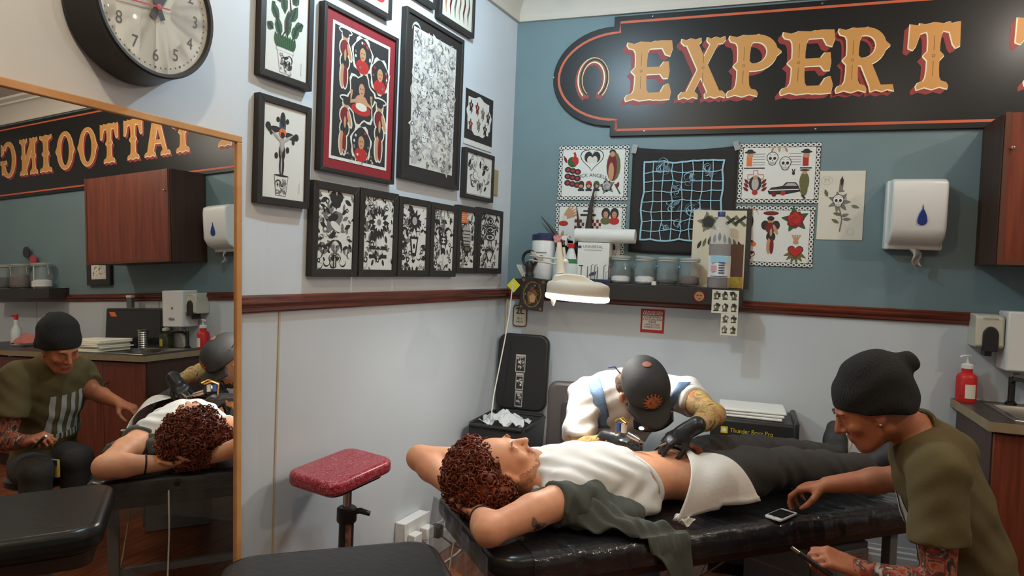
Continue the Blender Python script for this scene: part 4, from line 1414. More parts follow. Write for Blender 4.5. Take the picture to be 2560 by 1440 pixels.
# glove box with paper roll on it
t = thing('glove_box', 'white cardboard box printed with small lettering under the paper roll', 'box', on_shelf(1484, .075))
part(t, 'carton', MB().box(-.085, .09, -.05, .05, 0, .215), M_WHITE, bevel=.002)
A = Art(); A.ell(-.075, .19, .012, .008, M_BLUEINK, 1); A.text('UNIVERSAL', .0, .192, .022, M_GREYINK, 1); A.rect(-.05, .05, .172, .176, M_LGREY, 1)
for x in (-.06, -.025, .03): A.stroke([(x, .02), (x, .085)], .004, M_INK, 1)
A.rect(-.075, -.05, .085, .09, M_INK, 1); A.poly([(-.02, .03), (.02, .04), (.025, .06), (-.01, .05)], M_BLUEINK, 1)
A.build(t, place((0, -.0505, 0)), 'print')
t = thing('paper_roll', 'white couch paper roll lying on the glove box', 'roll', on_shelf(1508, .085, .2165))
part(t, 'paper', MB().lathe([(0.012, -.165), (.038, -.165), (.038, .165), (.012, .165)], 28, (0, 0, .039), 'x'), M_WHITE, smooth=True)
part(t, 'core', MB().lathe([(.013, -.166), (.016, -.166), (.016, .166), (.013, .166)], 20, (0, 0, .039), 'x'), M_CREAM, smooth=True)
t = thing('instrument_tray', 'navy tray with upright metal rods in front of the glove box', 'tray', on_shelf(1500, .15))
part(t, 'tray', MB().box(-.075, .06, -.014, .014, 0, .018), M_NAVY, bevel=.003)
for x in (-.05, -.03, .02, .045):
    part(t, 'rod', MB().tube([(x, -.006, .018), (x, -.006, .09), (x + .012, -.006, .096)], .0022, 6), M_STEEL, smooth=True)
# glass jars
M_COTTON = mat('cotton_wool', S(222, 218, 216), .95, bump=.4, bs=120)
M_DARKBITS = mat('dark_bits', S(52, 44, 42), .8, bump=.5, bs=200, var=.3, vs_=80)
M_BROWNBITS = mat('brown_bits', S(92, 66, 58), .8, bump=.5, bs=200, var=.3, vs_=60)
def jar(label, mw, fill, fill_m, s=1.0, tilt=0.0):
    t = thing('glass_jar', label, 'jar', mw, 'clip-top glass jars')
    r, h = .056 * s, .13 * s
    part(t, 'glass_body', MB().lathe([(0, 0), (r * .8, 0), (r * .95, .012), (r * 1.03, h * .3), (r, h * .62), (r * .8, h * .84), (r * .8, h), (r * .72, h), (r * .72, h * .82), (r * .93, h * .6), (r * .95, h * .3), (r * .86, .014), (r * .75, .006), (0, .006)], 28), M_GLASS, smooth=True)
    part(t, 'contents', MB().lathe([(0, .008), (r * .78, .008), (r * .9, .016), (r * .88, fill * h * .9), (r * .5, fill * h * 1.08), (0, fill * h)], 20), fill_m, smooth=True)
    lid = part(t, 'lid', MB().lathe([(0, 0), (r * .92, 0), (r * .95, .008), (r * .9, .016), (r * .5, .021), (0, .021)], 28), mat('lid_glass', (.62, .68, .66, 1), .05, spec=1.0, alpha=.3), smooth=True, mw=place((0, 0, h + .003), 0, 0, tilt))
    part(t, 'seal', MB().lathe([(r * .78, h - .003), (r * .92, h - .003), (r * .92, h + .004), (r * .78, h + .004)], 28), mat('rubber_seal', S(176, 168, 150), .7), smooth=True)
    part(lid, 'lid_rim', MB().lathe([(r * .9, .002), (r * .97, .004), (r * .97, .011), (r * .9, .013)], 28), mat('frosted_rim', S(170, 178, 172), .2, spec=1.0, alpha=.6), smooth=True)
    part(t, 'wire_clip', MB().tube([(-r * .9, -.01, h * .75), (-r * 1.12, 0, h * .9), (-r * .95, 0, h + .012), (-r * 1.08, .004, h * .6), (-r * .9, .01, h * .75)], .0016, 6), M_CHROME, smooth=True)
    return t
for px, f, m, lab, tl in ((1551, .3, M_COTTON, 'leftmost of the shelf jars, a third full of cotton', 0), (1611, .32, M_COTTON, 'second of the shelf jars, cotton inside and tilted lid', .12),
                          (1667, .22, M_DARKBITS, 'third of the shelf jars, dark caps at the bottom', 0), (1723, .4, M_BROWNBITS, 'fourth of the shelf jars, brown bits inside, nearest the water bottle', 0)):
    jar('clip-top glass jar, ' + lab, on_shelf(px, .105), f, m, 1.0, tl)
t = thing('bottle_cap', 'small cream plastic cap on the shelf edge', 'cap', on_shelf(1635, .15))
part(t, 'cap', MB().lathe([(0, 0), (.012, 0), (.0125, .018), (.011, .02), (0, .02)], 18), M_CREAM, smooth=True)
part(t, 'rim', MB().lathe([(.0118, .001), (.0138, .001), (.0138, .004), (.0118, .004)], 18), M_CREAM, smooth=True)
# leaning picture behind the water bottle
s0, z0 = shelf_at(1728, .04), SH_T
w, h = .28, .42
t = thing('leaning_picture', 'tan stencil print of leaves and bones leaning in a thin black frame', 'picture', on_back(bw(1728, 640, .04)[0], SH_T, .042) @ Matrix.Rotation(math.radians(-4), 4, 'X'))
part(t, 'backing', MB().box(0, w + .016, .002, .008, 0, h), M_BLACK)
pp = part(t, 'card', MB().box(0, w - .01, -.002, .002, .0, h - .012), mat('tan_card_art', S(208, 196, 172), .8))
A = Art()
A.rose(w * .28, h * .82, w * .13, M_INK, M_OLIVEINK, 2)
for s_, x in ((1, .6), (1, .75)):
    A.stroke([(w * x, h * .9), (w * (x + .2), h * .78)], .016, M_OLIVEINK, 2); A.stroke([(w * x, h * .8), (w * (x + .2), h * .9)], .016, M_INK, 2)
for k in range(9):
    A.leaf(w * (.1 + .1 * k), h * (.58 - .1 * abs(k - 4) / 4), h * .12, w * .06, 1.57 + .2 * (k - 4) * .5, (M_INK, M_OLIVEINK)[k % 2], 2)
A.rect(w * .32, w * .94, 0, h * .55, mat('brown_card', S(96, 66, 50), .8), 3)
A.build(pp, place((0, -.0022, 0)))
part(t, 'yellow_label', MB().box(w * .68, w * .95, -.006, -.003, .002, .06), mat('yellow_label', S(176, 146, 52), .6, var=.25, vs_=60))
t = thing('water_bottle', 'clear plastic water bottle with blue cap and white label', 'bottle', on_shelf(1796, .128))
M_PET = mat('clear_plastic', (.6, .62, .64, 1), .08, spec=1.0, alpha=.22)
pr = [(0, 0), (.05, 0), (.056, .01)]
for k in range(9):
    pr += [(.056, .03 + k * .028), (.0535, .043 + k * .028)]
pr += [(.054, .28), (.046, .31), (.024, .345), (.017, .355), (.017, .37), (0, .37)]
part(t, 'body', MB().lathe(pr, 28), M_PET, smooth=True)
part(t, 'cap', MB().lathe([(.019, .366), (.019, .388), (.017, .391), (0, .391)], 20), mat('blue_cap', S(40, 50, 110), .4), smooth=True)
def lab(u, v):
    a = -math.pi / 2 - 1.2 + u * 2.6
    return (.0575 * math.cos(a), .0575 * math.sin(a), .055 + v * .11)
part(t, 'label', MB().grid(lab, 20, 2), M_WHITE, smooth=True)
A = Art(); A.rect(-.04, .045, .13, .163, M_PALEBLUE, 1); A.rect(-.038, -.01, .085, .115, mat('pink_ink', S(206, 150, 160), .7), 1)
for k in range(5): A.rect(0, .03, .075 + k * .013, .081 + k * .013, M_BLUEINK, 1)
A.rect(-.04, .045, .058, .062, M_BLUEINK, 1)
A.build(t, place((0, -.0584, 0)), 'label_print')
# glass dish with tubes, at the corner
t = thing('glass_dish', 'shallow glass dish holding pale tubes at the shelf corner', 'dish', on_shelf(1312, .1))
part(t, 'dish', MB().lathe([(0, 0), (.03, 0), (.05, .04), (.047, .042), (.028, .006), (0, .006)], 24), M_GLASS, smooth=True)
for k in range(3):
    part(t, 'tube', MB().cyl((-.012 + k * .012, 0, .012), (-.05 + k * .012, .0, .078), .006, n=10), M_CREAM)
# round sun badge, sticker strips, icons on the shelf front
s_, z_ = bw(1748, 741, .168)
t = thing('sun_badge', 'round reddish sun-face badge stuck to the shelf front', 'badge', on_back(s_, z_, SH_D + .002))
part(t, 'disc', MB().lathe([(0, .003), (.024, .002), (.025, 0)], 24, axis='y'), mat('sun_face', S(150, 96, 62), .6, vs_=60, col2=S(180, 130, 84)), smooth=True)
for k in range(16):
    a = k * math.pi / 8
    part(t, 'ray', MB().prism([(.024 * math.cos(a - .15), .024 * math.sin(a - .15)), (.04 * math.cos(a), .04 * math.sin(a)), (.024 * math.cos(a + .15), .024 * math.sin(a + .15))], 0, -.0015, 'y'), M_DREDINK)
A = Art(); A.ell(-.008, .005, .004, .003, M_INK, 1); A.ell(.008, .005, .004, .003, M_INK, 1); A.arc(0, -.002, .01, 3.5, 5.9, .003, M_INK, 1)
A.build(t, place((0, -.0032, 0)), 'face')
def art_faces(cols, rows, skip=()):
    def f(A, w, h):
        rr = random.Random(cols * 7 + rows)
        for i in range(cols):
            for j in range(rows):
                if (i, j) in skip: continue
                x, z = w * (i + .5) / cols, h * (j + .5) / rows
                A.ell(x + rr.uniform(-.003, .003), z, w / cols * .32, h / rows * .36, M_OLIVEINK, 2, wob=.2)
                A.ell(x + rr.uniform(-.012, .012), z + h / rows * rr.uniform(.02, .25), w / cols * rr.uniform(.15, .32), h / rows * rr.uniform(.12, .26), rr.choice([M_INK, M_INK, M_GREYINK]), 3, a=rr.uniform(0, 3), wob=.2)
                A.ell(x + rr.uniform(-.008, .008), z + h / rows * rr.uniform(-.15, .08), w / cols * rr.uniform(.08, .16), h / rows * rr.uniform(.1, .18), M_CREAM, 4)
                A.stroke([(x - w / cols * .3, z - h / rows * .3), (x + w / cols * .3, z - h / rows * .25)], .004, M_INK, 4)
    return f
s1_, z1_ = bw(1778, 782, .17); s2_, z2_ = bw(1848, 727, .17); s3_, z3_ = bw(1800, 837, .17)
t = thing('sticker_strip', 'strip of small black and white portrait stickers hanging from the shelf end', 'stickers', on_back(s1_, z3_, SH_D + .002))
wA, hA = s2_ - s1_, z2_ - z1_
wB, hB = s2_ - s3_, z1_ - z3_
pa = part(t, 'upper_sheet', MB().box(0, wA, -.001, 0, hB + .001, hB + hA), M_CREAM)
A = Art(); art_faces(3, 2)(A, wA, hA); A.build(pa, place((0, -.0012, hB)))
pb = part(t, 'lower_sheet', MB().box(wA - wB, wA, -.001, 0, 0, hB), M_CREAM)
A = Art(); art_faces(2, 2)(A, wB, hB); A.build(pb, place((wA - wB, -.0012, 0)))
# dark icon hanging at the corner and the little placard below it
s_, z_ = bw(1331, 736, .175)
t = thing('icon_plaque', 'dark ornate icon plaque with gold figure hanging from the shelf corner', 'plaque', on_back(s_, z_, .172) @ Matrix.Rotation(math.radians(4), 4, 'Y'))
part(t, 'plate', MB().box(-.07, .07, -.008, 0, -.088, .092), M_BLACK, bevel=.003)
M_OLDGOLD = mat('old_gold', S(140, 110, 56), .45, vs_=70, col2=S(92, 66, 40))
A = Art()
A.ring(0, 0, .05, .07, .008, M_OLDGOLD, 1)
A.ell(0, -.005, .028, .045, M_OLDGOLD, 1, wob=.12); A.ell(-.004, .028, .014, .016, mat('dim_red', S(110, 50, 40), .6), 2); A.ell(.004, -.02, .018, .025, M_TANINK, 2, wob=.2)
for sx in (-1, 1):
    for sz in (-1, 1):
        A.ell(sx * .057, sz * .075, .009, .009, M_OLDGOLD, 2)
A.scatter(.09, .12, 30, 77, [M_OLDGOLD, M_INK], (.006, .012), -.045, -.06, 3)
A.build(t, place((0, -.0085, 0)), 'relief')
s_, z_ = bw(1298, 790, .02)
t = thing('door_plaque', 'small white placard with rounded brown border below the icon', 'plaque', on_back(s_, z_, .002))
def rrect(w, h, r, n=5):
    out = []
    for (cx, cz, a0) in ((w / 2 - r, -h / 2 + r, -math.pi / 2), (w / 2 - r, h / 2 - r, 0), (-w / 2 + r, h / 2 - r, math.pi / 2), (-w / 2 + r, -h / 2 + r, math.pi)):
        out += [(cx + r * math.cos(a0 + math.pi / 2 * i / n), cz + r * math.sin(a0 + math.pi / 2 * i / n)) for i in range(n + 1)]
    return out
part(t, 'border', MB().prism(rrect(.086, .126, .018), 0, -.005, 'y'), mat('brown_enamel', S(104, 60, 36), .4))
part(t, 'panel', MB().prism(rrect(.074, .114, .014), -.004, -.0065, 'y'), M_CREAM)
A = Art()
A.text('2L', 0, .028, .05, M_INK, 1, bold=.0012); A.text('BE A', 0, -.016, .016, M_INK, 1); A.text('MEDI', 0, -.036, .018, M_INK, 1)
A.build(t, place((0, -.0068, 0)))
# yellow tag with its white cord
p_tag = atd(1284, 713, 3.78)
cordpts = [atd(1283, 706, 3.78), atd(1279, 735, 3.78), atd(1274, 780, 3.77), atd(1262, 850, 3.75), atd(1246, 930, 3.72), atd(1235, 985, 3.68), atd(1228, 1040, 3.62)]
t = thing('tagged_cord', 'thin white cord with a square yellow tag hanging in the corner', 'cord', Matrix.Translation(p_tag))
part(t, 'cord', MB().tube([p - p_tag for p in cordpts] + [np.array([-.30, .12, -.95])[:3] * 0 + (cordpts[-1] - p_tag) + np.array([.0, .0, -.12])], .0035, 8), M_CREAM, smooth=True)
tgm = basis(np.zeros(3), RGT, FWD, UPV)
part(t, 'tag', MB().prism([(0, -.04), (.036, 0), (0, .04), (-.036, 0)], -.001, .001, 'y'), mat('yellow_tag', S(206, 196, 40), .6), mw=tgm)

# ------------------------------------------------------------------ magnifier lamp
M_LAMPW = mat('lamp_white_enamel', S(232, 222, 204), .35)
LAMP_D = 2.92
LC = atd(1445, 722, LAMP_D)
clamp = WB(bw(1322, 700, .14)[0], .138, SH_T)
lamp = thing('magnifier_lamp', 'white articulated magnifier lamp with lit ring hovering over the client', 'lamp', Matrix.Translation(clamp))
rel = lambda P: np.asarray(P) - clamp
part(lamp, 'clamp_post', MB().lathe([(0, 0), (.026, 0), (.026, .01), (.022, .014), (.022, .03), (.02, .034), (.02, .05), (.022, .054), (.022, .085), (.014, .1), (0, .1)], 18), M_BLKPLASTIC, smooth=True)
part(lamp, 'pivot_ring', MB().tube([(.042 * math.cos(a), .0, .115 + .042 * math.sin(a)) for a in [i * math.pi / 8 for i in range(16)]], .009, 8, closed=True), M_BLKPLASTIC, smooth=True)
j1 = clamp + np.array([0, 0, .12])
j2 = atd(1398, 655, LAMP_D + .08)
for k in (-1, 1):
    o_ = RGT * 0 + np.array([0, 0, .012 * k])
    part(lamp, 'arm_rod', MB().tube([rel(j1 + o_), rel(j2 + o_)], .0045, 8), M_LAMPW, smooth=True)
for k in range(2):
    a, b = j1 + (j2 - j1) * (.08 + .1 * k) + np.array([0, 0, .03]), j1 + (j2 - j1) * (.4 + .1 * k) + np.array([0, 0, -.004])
    n = 60
    d_ = (b - a)
    x_ = np.cross(d_, [0, 0, 1]); x_ /= np.linalg.norm(x_); y_ = np.cross(x_, d_ / np.linalg.norm(d_))
    part(lamp, 'spring', MB().tube([rel(a + d_ * i / n + .006 * (x_ * math.cos(i * 1.3) + y_ * math.sin(i * 1.3))) for i in range(n + 1)], .0016, 5), M_LAMPW, smooth=True)
nk = [rel(atd(1398, 606, LAMP_D)), rel(atd(1399, 640, LAMP_D)), rel(atd(1402, 683, LAMP_D))]
part(lamp, 'neck', MB().tube(nk, [.009, .014, .019], 12), M_LAMPW, smooth=True)
part(lamp, 'neck_fork', MB().tube([rel(atd(1409, 618, LAMP_D)), rel(atd(1412, 640, LAMP_D)), rel(atd(1406, 672, LAMP_D))], .006, 8), M_LAMPW, smooth=True)
part(lamp, 'neck_knob', MB().ell(rel(atd(1414, 655, LAMP_D)), (.013, .013, .013), 12, 8), M_LAMPW, smooth=True)
hz = np.array([RGT[0], RGT[1], 0]); hz /= np.linalg.norm(hz)
hy = np.array([-hz[1], hz[0], 0])
tiltz = np.array([0, 0, 1.0])
head_m = basis(rel(LC), hz, hy, tiltz) @ Matrix.Rotation(math.radians(2.5), 4, 'Y')
Rh = .132
shade = part(lamp, 'lamp_head', MB().lathe([(Rh * .6, -.026), (Rh * .99, -.026), (Rh, -.02), (Rh, .012), (Rh * .95, .022), (Rh * .7, .034), (Rh * .6, .034)], 44), mat('lamp_beige_band', S(206, 196, 180), .4), smooth=True, mw=head_m)
part(lamp, 'cover', MB().prism([(-.112, .018), (-.1, .05), (-.06, .06), (.01, .058), (.07, .03), (.112, .026), (.114, .018)], -.06, .06, 'y'), M_LAMPW, bevel=.012, seg=3, mw=head_m)
M_TUBE = mat('ring_tube_glow', (1, 1, 1, 1), emit=(1.0, .97, .9, 1), es=5.0)
part(lamp, 'ring_tube', MB().lathe([(Rh * .6, -.028), (Rh * 1.01, -.027), (Rh * 1.03, -.036), (Rh * 1.0, -.046), (Rh * .9, -.05), (Rh * .65, -.05), (Rh * .6, -.04), (Rh * .6, -.028)], 44), M_TUBE, smooth=True, mw=head_m)
part(lamp, 'lens', MB().lathe([(0, -.012), (Rh * .6, -.006), (Rh * .62, 0), (Rh * .6, .004), (0, .01)], 32), M_GLASS, smooth=True, mw=head_m)
part(lamp, 'handle_tip', MB().lathe([(0, -.08), (.006, -.074), (.013, -.05), (0, -.05)], 12, (-.1, -.02, 0)), M_LAMPW, smooth=True, mw=head_m)
ld = bpy.data.lights.new('ring_light', 'AREA'); ld.shape = 'DISK'; ld.size = .2; ld.energy = 7.5; ld.color = (1.0, .97, .92)
lo = bpy.data.objects.new('ring_light', ld); COL.objects.link(lo); lo.parent = lamp; lo.matrix_local = Matrix.Translation(rel(LC) + np.array([0, 0, -.07]))

# ------------------------------------------------------------------ dispensers
s0, z0 = 1.954, 1.615
t = thing('towel_dispenser', 'white centre-feed paper towel dispenser with blue drop window', 'dispenser', on_back(s0, z0, 0))
W_, H_, D_ = .246, .335, .175
prof = [(0, .0), (0, H_), (-D_ * .75, H_ - .004), (-D_ * .97, H_ - .02), (-D_, H_ - .06), (-D_ * .97, H_ * .28), (-D_ * .8, H_ * .14), (-D_ * .45, .02), (-D_ * .4, 0)]
part(t, 'cover', MB().prism(prof, .008, W_ - .008, 'x'), M_PLASTIC, bevel=.022, seg=4)
part(t, 'back_plate', MB().box(0, W_, -.07, 0, .0, H_ * .99), M_PLASTIC, bevel=.008)
for x in (.022, W_ - .022):
    part(t, 'thumb_latch', MB().ell((x, -.06, .04), (.018, .022, .03), 14, 8), mat('latch_grey', S(176, 172, 166), .35), smooth=True)
dp = [(0, .042)] + [(.026 * math.sin(a) * (1 - .25 * (1 + math.cos(a))), -.026 - .0 + .03 * math.cos(a) * (1.5 if math.cos(a) > 0 else 1)) for a in [math.pi * i / 9 for i in range(1, 18)]]
dm = MB().prism([(x + W_ / 2 + .012, z + H_ * .5) for x, z in dp], -D_ - .0025, -D_ + .012, 'y')
part(t, 'drop_window', dm, mat('blue_drop', S(34, 52, 116), .15), bevel=.002)
part(t, 'paper_tail', MB().grid(lambda u, v: (W_ * .5 + .012 * math.sin(6 * v) + (u - .5) * (.05 - .02 * v) + .03 * v, -.075 - .02 * math.sin(3 * v + u * 4), .005 - .085 * v), 7, 9), mat('grey_tissue', S(176, 174, 170), .9), smooth=True, solid=.001)
s0, z0 = 2.343, 1.163
t = thing('soap_dispenser', 'off-white wall soap dispenser with black arched push bar', 'dispenser', on_back(s0, z0, 0))
part(t, 'body', MB().prism([(0, .01), (0, .165), (-.1, .16), (-.118, .15), (-.122, .02), (-.11, .01)], 0, .115, 'x'), mat('aged_plastic', S(196, 190, 172), .4), bevel=.006)
arch = [(.028, .012), (.092, .012)] + [(.06 + .032 * math.cos(a), .085 + .042 * math.sin(a)) for a in [math.pi * i / 12 for i in range(13)]]
part(t, 'push_bar', MB().prism([(x, z - .018) for x, z in arch], -.128, -.114, 'y'), M_BLKPLASTIC, bevel=.004)
part(t, 'spout', MB().box(.045, .075, -.1, -.04, -.03, .01), M_BLKPLASTIC, bevel=.004)
A = Art(); A.text('SANITISER', .058, .145, .014, M_GREYINK, 1); A.build(t, place((0, -.1225, 0)), 'print')
s0, z0 = 2.462, 1.075
t = thing('towel_box_dispenser', 'tall white box dispenser beside the soap dispenser', 'dispenser', on_back(s0, z0, 0))
part(t, 'body', MB().box(0, .22, -.14, 0, 0, .272), M_PLASTIC, bevel=.008)
part(t, 'latch', MB().box(.085, .14, -.15, -.138, .055, .072), M_CHROME, bevel=.004)
part(t, 'keyhole', MB().lathe([(0, .143), (.01, .142), (.01, .135)], 14, (.11, 0, .14), 'y'), M_GREYPLASTIC, smooth=True)
part(t, 'slot', MB().box(.03, .19, -.1, -.05, -.002, .003), M_BLKPLASTIC)
# ------------------------------------------------------------------ upper cabinet
t = thing('wall_cabinet', 'walnut wall cabinet with dark sides below the painted sign', 'cabinet', on_back(2.352, 1.552, 0))
part(t, 'body', MB().box(0, .93, -.3, -.001, 0, .655), M_CABD, bevel=.002)
d1 = part(t, 'door', MB().box(.004, .926, -.321, -.302, .003, .652), M_CAB, bevel=.003)
part(d1, 'knob', MB().lathe([(0, .337), (.007, .335), (.008, .33), (.004, .326), (.004, .32)], 14, (.03, 0, .5), 'y'), M_CHROME, smooth=True)
for (nm, b) in (('edge_strip', (0, .02, 0, .655)), ('edge_strip', (.91, .93, 0, .655)), ('edge_strip', (.02, .91, 0, .018))):
    part(d1, nm, MB().box(b[0], b[1], -.3245, -.3205, b[2], b[3]), mat('lipping_wood', S(96, 54, 34), .45))
# ------------------------------------------------------------------ sink unit
CT = .912
S0, S1, DP = 2.29, 4.95, .585
base = thing('sink_cabinet', 'walnut sink base cabinet with dark end panel and black handles', 'cabinet', on_back(0, 0, 0))
for (nm, b) in (('end_panel', (S0 + .02, S0 + .04, .1, CT - .04)), ('end_panel', (S1 - .04, S1 - .02, .1, CT - .04)), ('base_panel', (S0 + .04, S1 - .04, .1, .12))):
    part(base, nm, MB().box(b[0], b[1], -DP + .04, -.025, b[2], b[3]), M_CABD)
part(base, 'back_panel', MB().box(S0 + .04, S1 - .04, -.035, -.025, .12, .7), M_CABD)
part(base, 'plinth', MB().box(S0 + .04, S1 - .04, -DP + .09, -.03, .0, .1), M_CABD)
nd = 6
for k in range(nd):
    a = S0 + .022 + (S1 - S0 - .044) * k / nd
    b = S0 + .022 + (S1 - S0 - .044) * (k + 1) / nd
    dd = part(base, 'door', MB().box(a + .002, b - .002, -DP + .02, -DP + .039, .11, CT - .05), M_CAB, bevel=.002)
    hx = b - .06 if k % 2 == 0 else a + .06
    part(dd, 'handle', MB().tube([(hx, -DP + .02, .6), (hx, -DP - .012, .61), (hx, -DP - .012, .71), (hx, -DP + .02, .72)], .007, 8), M_BLKPLASTIC, smooth=True)
wt = thing('worktop', 'dark worktop with pale edge strip around the steel sink', 'worktop', on_back(0, 0, 0))
SX0, SX1, SY0, SY1 = S0 + .12, S0 + .66, .1, .5
for (a, b, c, d) in ((S0, SX0, .002, DP), (SX1, S1, .002, DP), (SX0, SX1, .002, SY0), (SX0, SX1, SY1, DP)):
    part(wt, 'slab', MB().box(a, b, -d, -c, CT - .038, CT), M_WORKTOP)
part(wt, 'edge_strip', MB().box(S0 - .003, S0, -DP, -.002, CT - .038, CT + .0005), M_EDGE)
part(wt, 'edge_strip', MB().box(S0 - .003, S1, -DP - .003, -DP, CT - .038, CT + .0005), M_EDGE)
sk = thing('steel_sink', 'inset stainless steel sink at the end of the worktop', 'sink', on_back(0, 0, 0))
def bowl():
    mb = MB()
    x0, x1, y0, y1 = SX0 - .012, SX1 + .012, -SY1 - .012, -SY0 + .012
    rings = [((x0, x1, y0, y1), CT + .001), ((x0 + .003, x1 - .003, y0 + .003, y1 - .003), CT + .004), ((x0 + .03, x1 - .03, y0 + .03, y1 - .03), CT + .003), ((x0 + .045, x1 - .045, y0 + .045, y1 - .045), CT - .03), ((x0 + .06, x1 - .06, y0 + .06, y1 - .06), CT - .15)]
    vs = []
    for (r_, z) in rings:
        vs += [(r_[0], r_[2], z), (r_[1], r_[2], z), (r_[1], r_[3], z), (r_[0], r_[3], z)]
    fs = []
    for i in range(len(rings) - 1):
        for j in range(4):
            fs.append((i * 4 + j, i * 4 + (j + 1) % 4, i * 4 + 4 + (j + 1) % 4, i * 4 + 4 + j))
    k = (len(rings) - 1) * 4
    fs.append((k, k + 1, k + 2, k + 3))
    return mb.add(vs, fs)
part(sk, 'bowl', bowl(), M_STEEL, bevel=.006, solid=.0015)
part(sk, 'drain', MB().lathe([(0, CT - .147), (.03, CT - .146), (.032, CT - .149)], 18, ((SX0 + SX1) / 2, -(SY0 + SY1) / 2, 0)), M_CHROME, smooth=True)
fs_ = bw(2530, 985, .07)[0]
t = thing('sink_tap', 'dark upright tap with swan spout behind the sink', 'tap', on_back(fs_, CT, .06))
part(t, 'pillar', MB().lathe([(0, 0), (.024, 0), (.024, .01), (.014, .02), (.014, .13), (0, .13)], 18), mat('dark_chrome', S(90, 84, 78), .25, metal=1), smooth=True)
part(t, 'spout', MB().tube([(0, 0, .1), (0, -.04, .125), (.01, -.12, .13), (.01, -.16, .118), (.01, -.165, .1)], .009, 10), mat('dark_chrome', S(90, 84, 78), .25, metal=1), smooth=True)
part(t, 'lever', MB().tube([(0, 0, .13), (0, -.005, .145), (.05, -.01, .15)], .005, 8), M_CHROME, smooth=True)
def pump_bottle(name, label, mw, body, pump, r=.032, h=.115, square=False, lab=None):
    t = thing(name, label, 'bottle', mw)
    pr = [(0, 0), (r, 0), (r * 1.05, .008), (r * 1.05, h * .72), (r * .95, h * .8), (r * .55, h * .88), (r * .55, h), (0, h)]
    part(t, 'body', MB().lathe(pr, 24), body, smooth=True)
    part(t, 'collar', MB().lathe([(r * .62, h), (r * .62, h + .018), (r * .35, h + .024), (0, h + .024)], 20), pump, smooth=True)
    part(t, 'pump_stem', MB().cyl((0, 0, h + .02), (0, 0, h + .055), .006, n=10), pump)
    part(t, 'nozzle', MB().tube([(.012, 0, h + .058), (0, 0, h + .06), (-.028, -.008, h + .056), (-.032, -.009, h + .05)], .006, 8), pump, smooth=True)
    if lab:
        part(t, 'label', MB().grid(lambda u, v: (r * 1.06 * math.cos(-1.9 + u * 1.1), r * 1.06 * math.sin(-1.9 + u * 1.1), h * (.12 + .42 * v)), 10, 2), lab, smooth=True)
    return t
rs_ = bw(2414, 990, .07)[0]
pump_bottle('soap_pump_bottle', 'red foam soap bottle with white pump on the worktop end', on_back(rs_, CT, .07), M_RED, M_WHITE, .041, .155, lab=M_CREAM)
def mir(px, py, z=CT):
    """worktop position seen by way of the mirror: along the wall, distance from it"""
    d = ray(px, py)
    d = d - 2 * (d @ NM) * NM
    b = refl(CAM)
    P = b + d * ((z - b[2]) / d[2])
    return P @ BX, -(P @ BY)
pump_bottle('soap_pump_bottle', 'dark soap bottle with yellow label and white pump beside the tap', on_back(2.735, CT, .07), mat('dark_soap', S(56, 58, 36), .3), M_WHITE, .045, .13, lab=mat('yellow_soap_label', S(190, 170, 60), .6))
t = thing('tin_cup', 'ribbed steel tumbler standing on the worktop', 'cup', on_back(2.82, CT, .2))
pr = [(0, 0), (.034, 0)]
for k in range(8): pr += [(.036, .01 + k * .016), (.033, .018 + k * .016)]
pr += [(.037, .145), (.034, .145), (.031, .01), (0, .01)]
part(t, 'wall', MB().lathe(pr, 24), M_STEEL, smooth=True)
part(t, 'rim', MB().lathe([(.035, .143), (.039, .143), (.039, .148), (.035, .148)], 24), M_CHROME, smooth=True)
# stack of folded paper towels, each one a sheet
ps, po = 3.12, .36
for k in range(7):
    t = tag(MB().box(-.21, .21, -.13, .13, 0, .011).build('folded_towel', mat('towel_paper', S(236, 230, 212), .9, bump=.2, bs=150), bevel=.003), 'folded cream paper towel, number %s of the stack on the worktop counted from below' % ['one', 'two', 'three', 'four', 'five', 'six', 'seven'][k], 'towel', 'folded towels on the worktop')
    t.matrix_world = on_back(ps + .012 * math.sin(k * 2.1), CT + .0005 + k * .0118, po + .01 * math.cos(k * 1.7)) @ Matrix.Rotation(.06 * math.sin(k * 3), 4, 'Z')
# black monitor box against the wall, small canister on it
t = thing('black_screen', 'flat black screen with orange sticker leaning behind the worktop', 'screen', on_back(2.74, CT + .001, .09) @ Matrix.Rotation(math.radians(-4), 4, 'X'))
part(t, 'panel', MB().box(0, .67, -.02, .02, 0, .3), M_BLKPLASTIC, bevel=.008)
part(t, 'screen', MB().box(.02, .65, -.022, -.019, .025, .28), mat('dark_glass', S(40, 38, 37), .12))
part(t, 'sticker', MB().prism([(.53, .235), (.6, .235), (.63, .27), (.56, .27)], -.0235, -.0222, 'y'), M_ORANGEINK)
t = thing('canister', 'small clear-topped canister standing on top of the black screen', 'canister', on_back(bwr(318, 760, .1)[0], CT + .3035, .072))
part(t, 'body', MB().box(-.03, .03, -.015, .015, 0, .08), mat('grey_canister', S(96, 94, 88), .4), bevel=.004)
part(t, 'lid', MB().box(-.032, .032, -.017, .017, .08, .1), M_CREAM, bevel=.003)
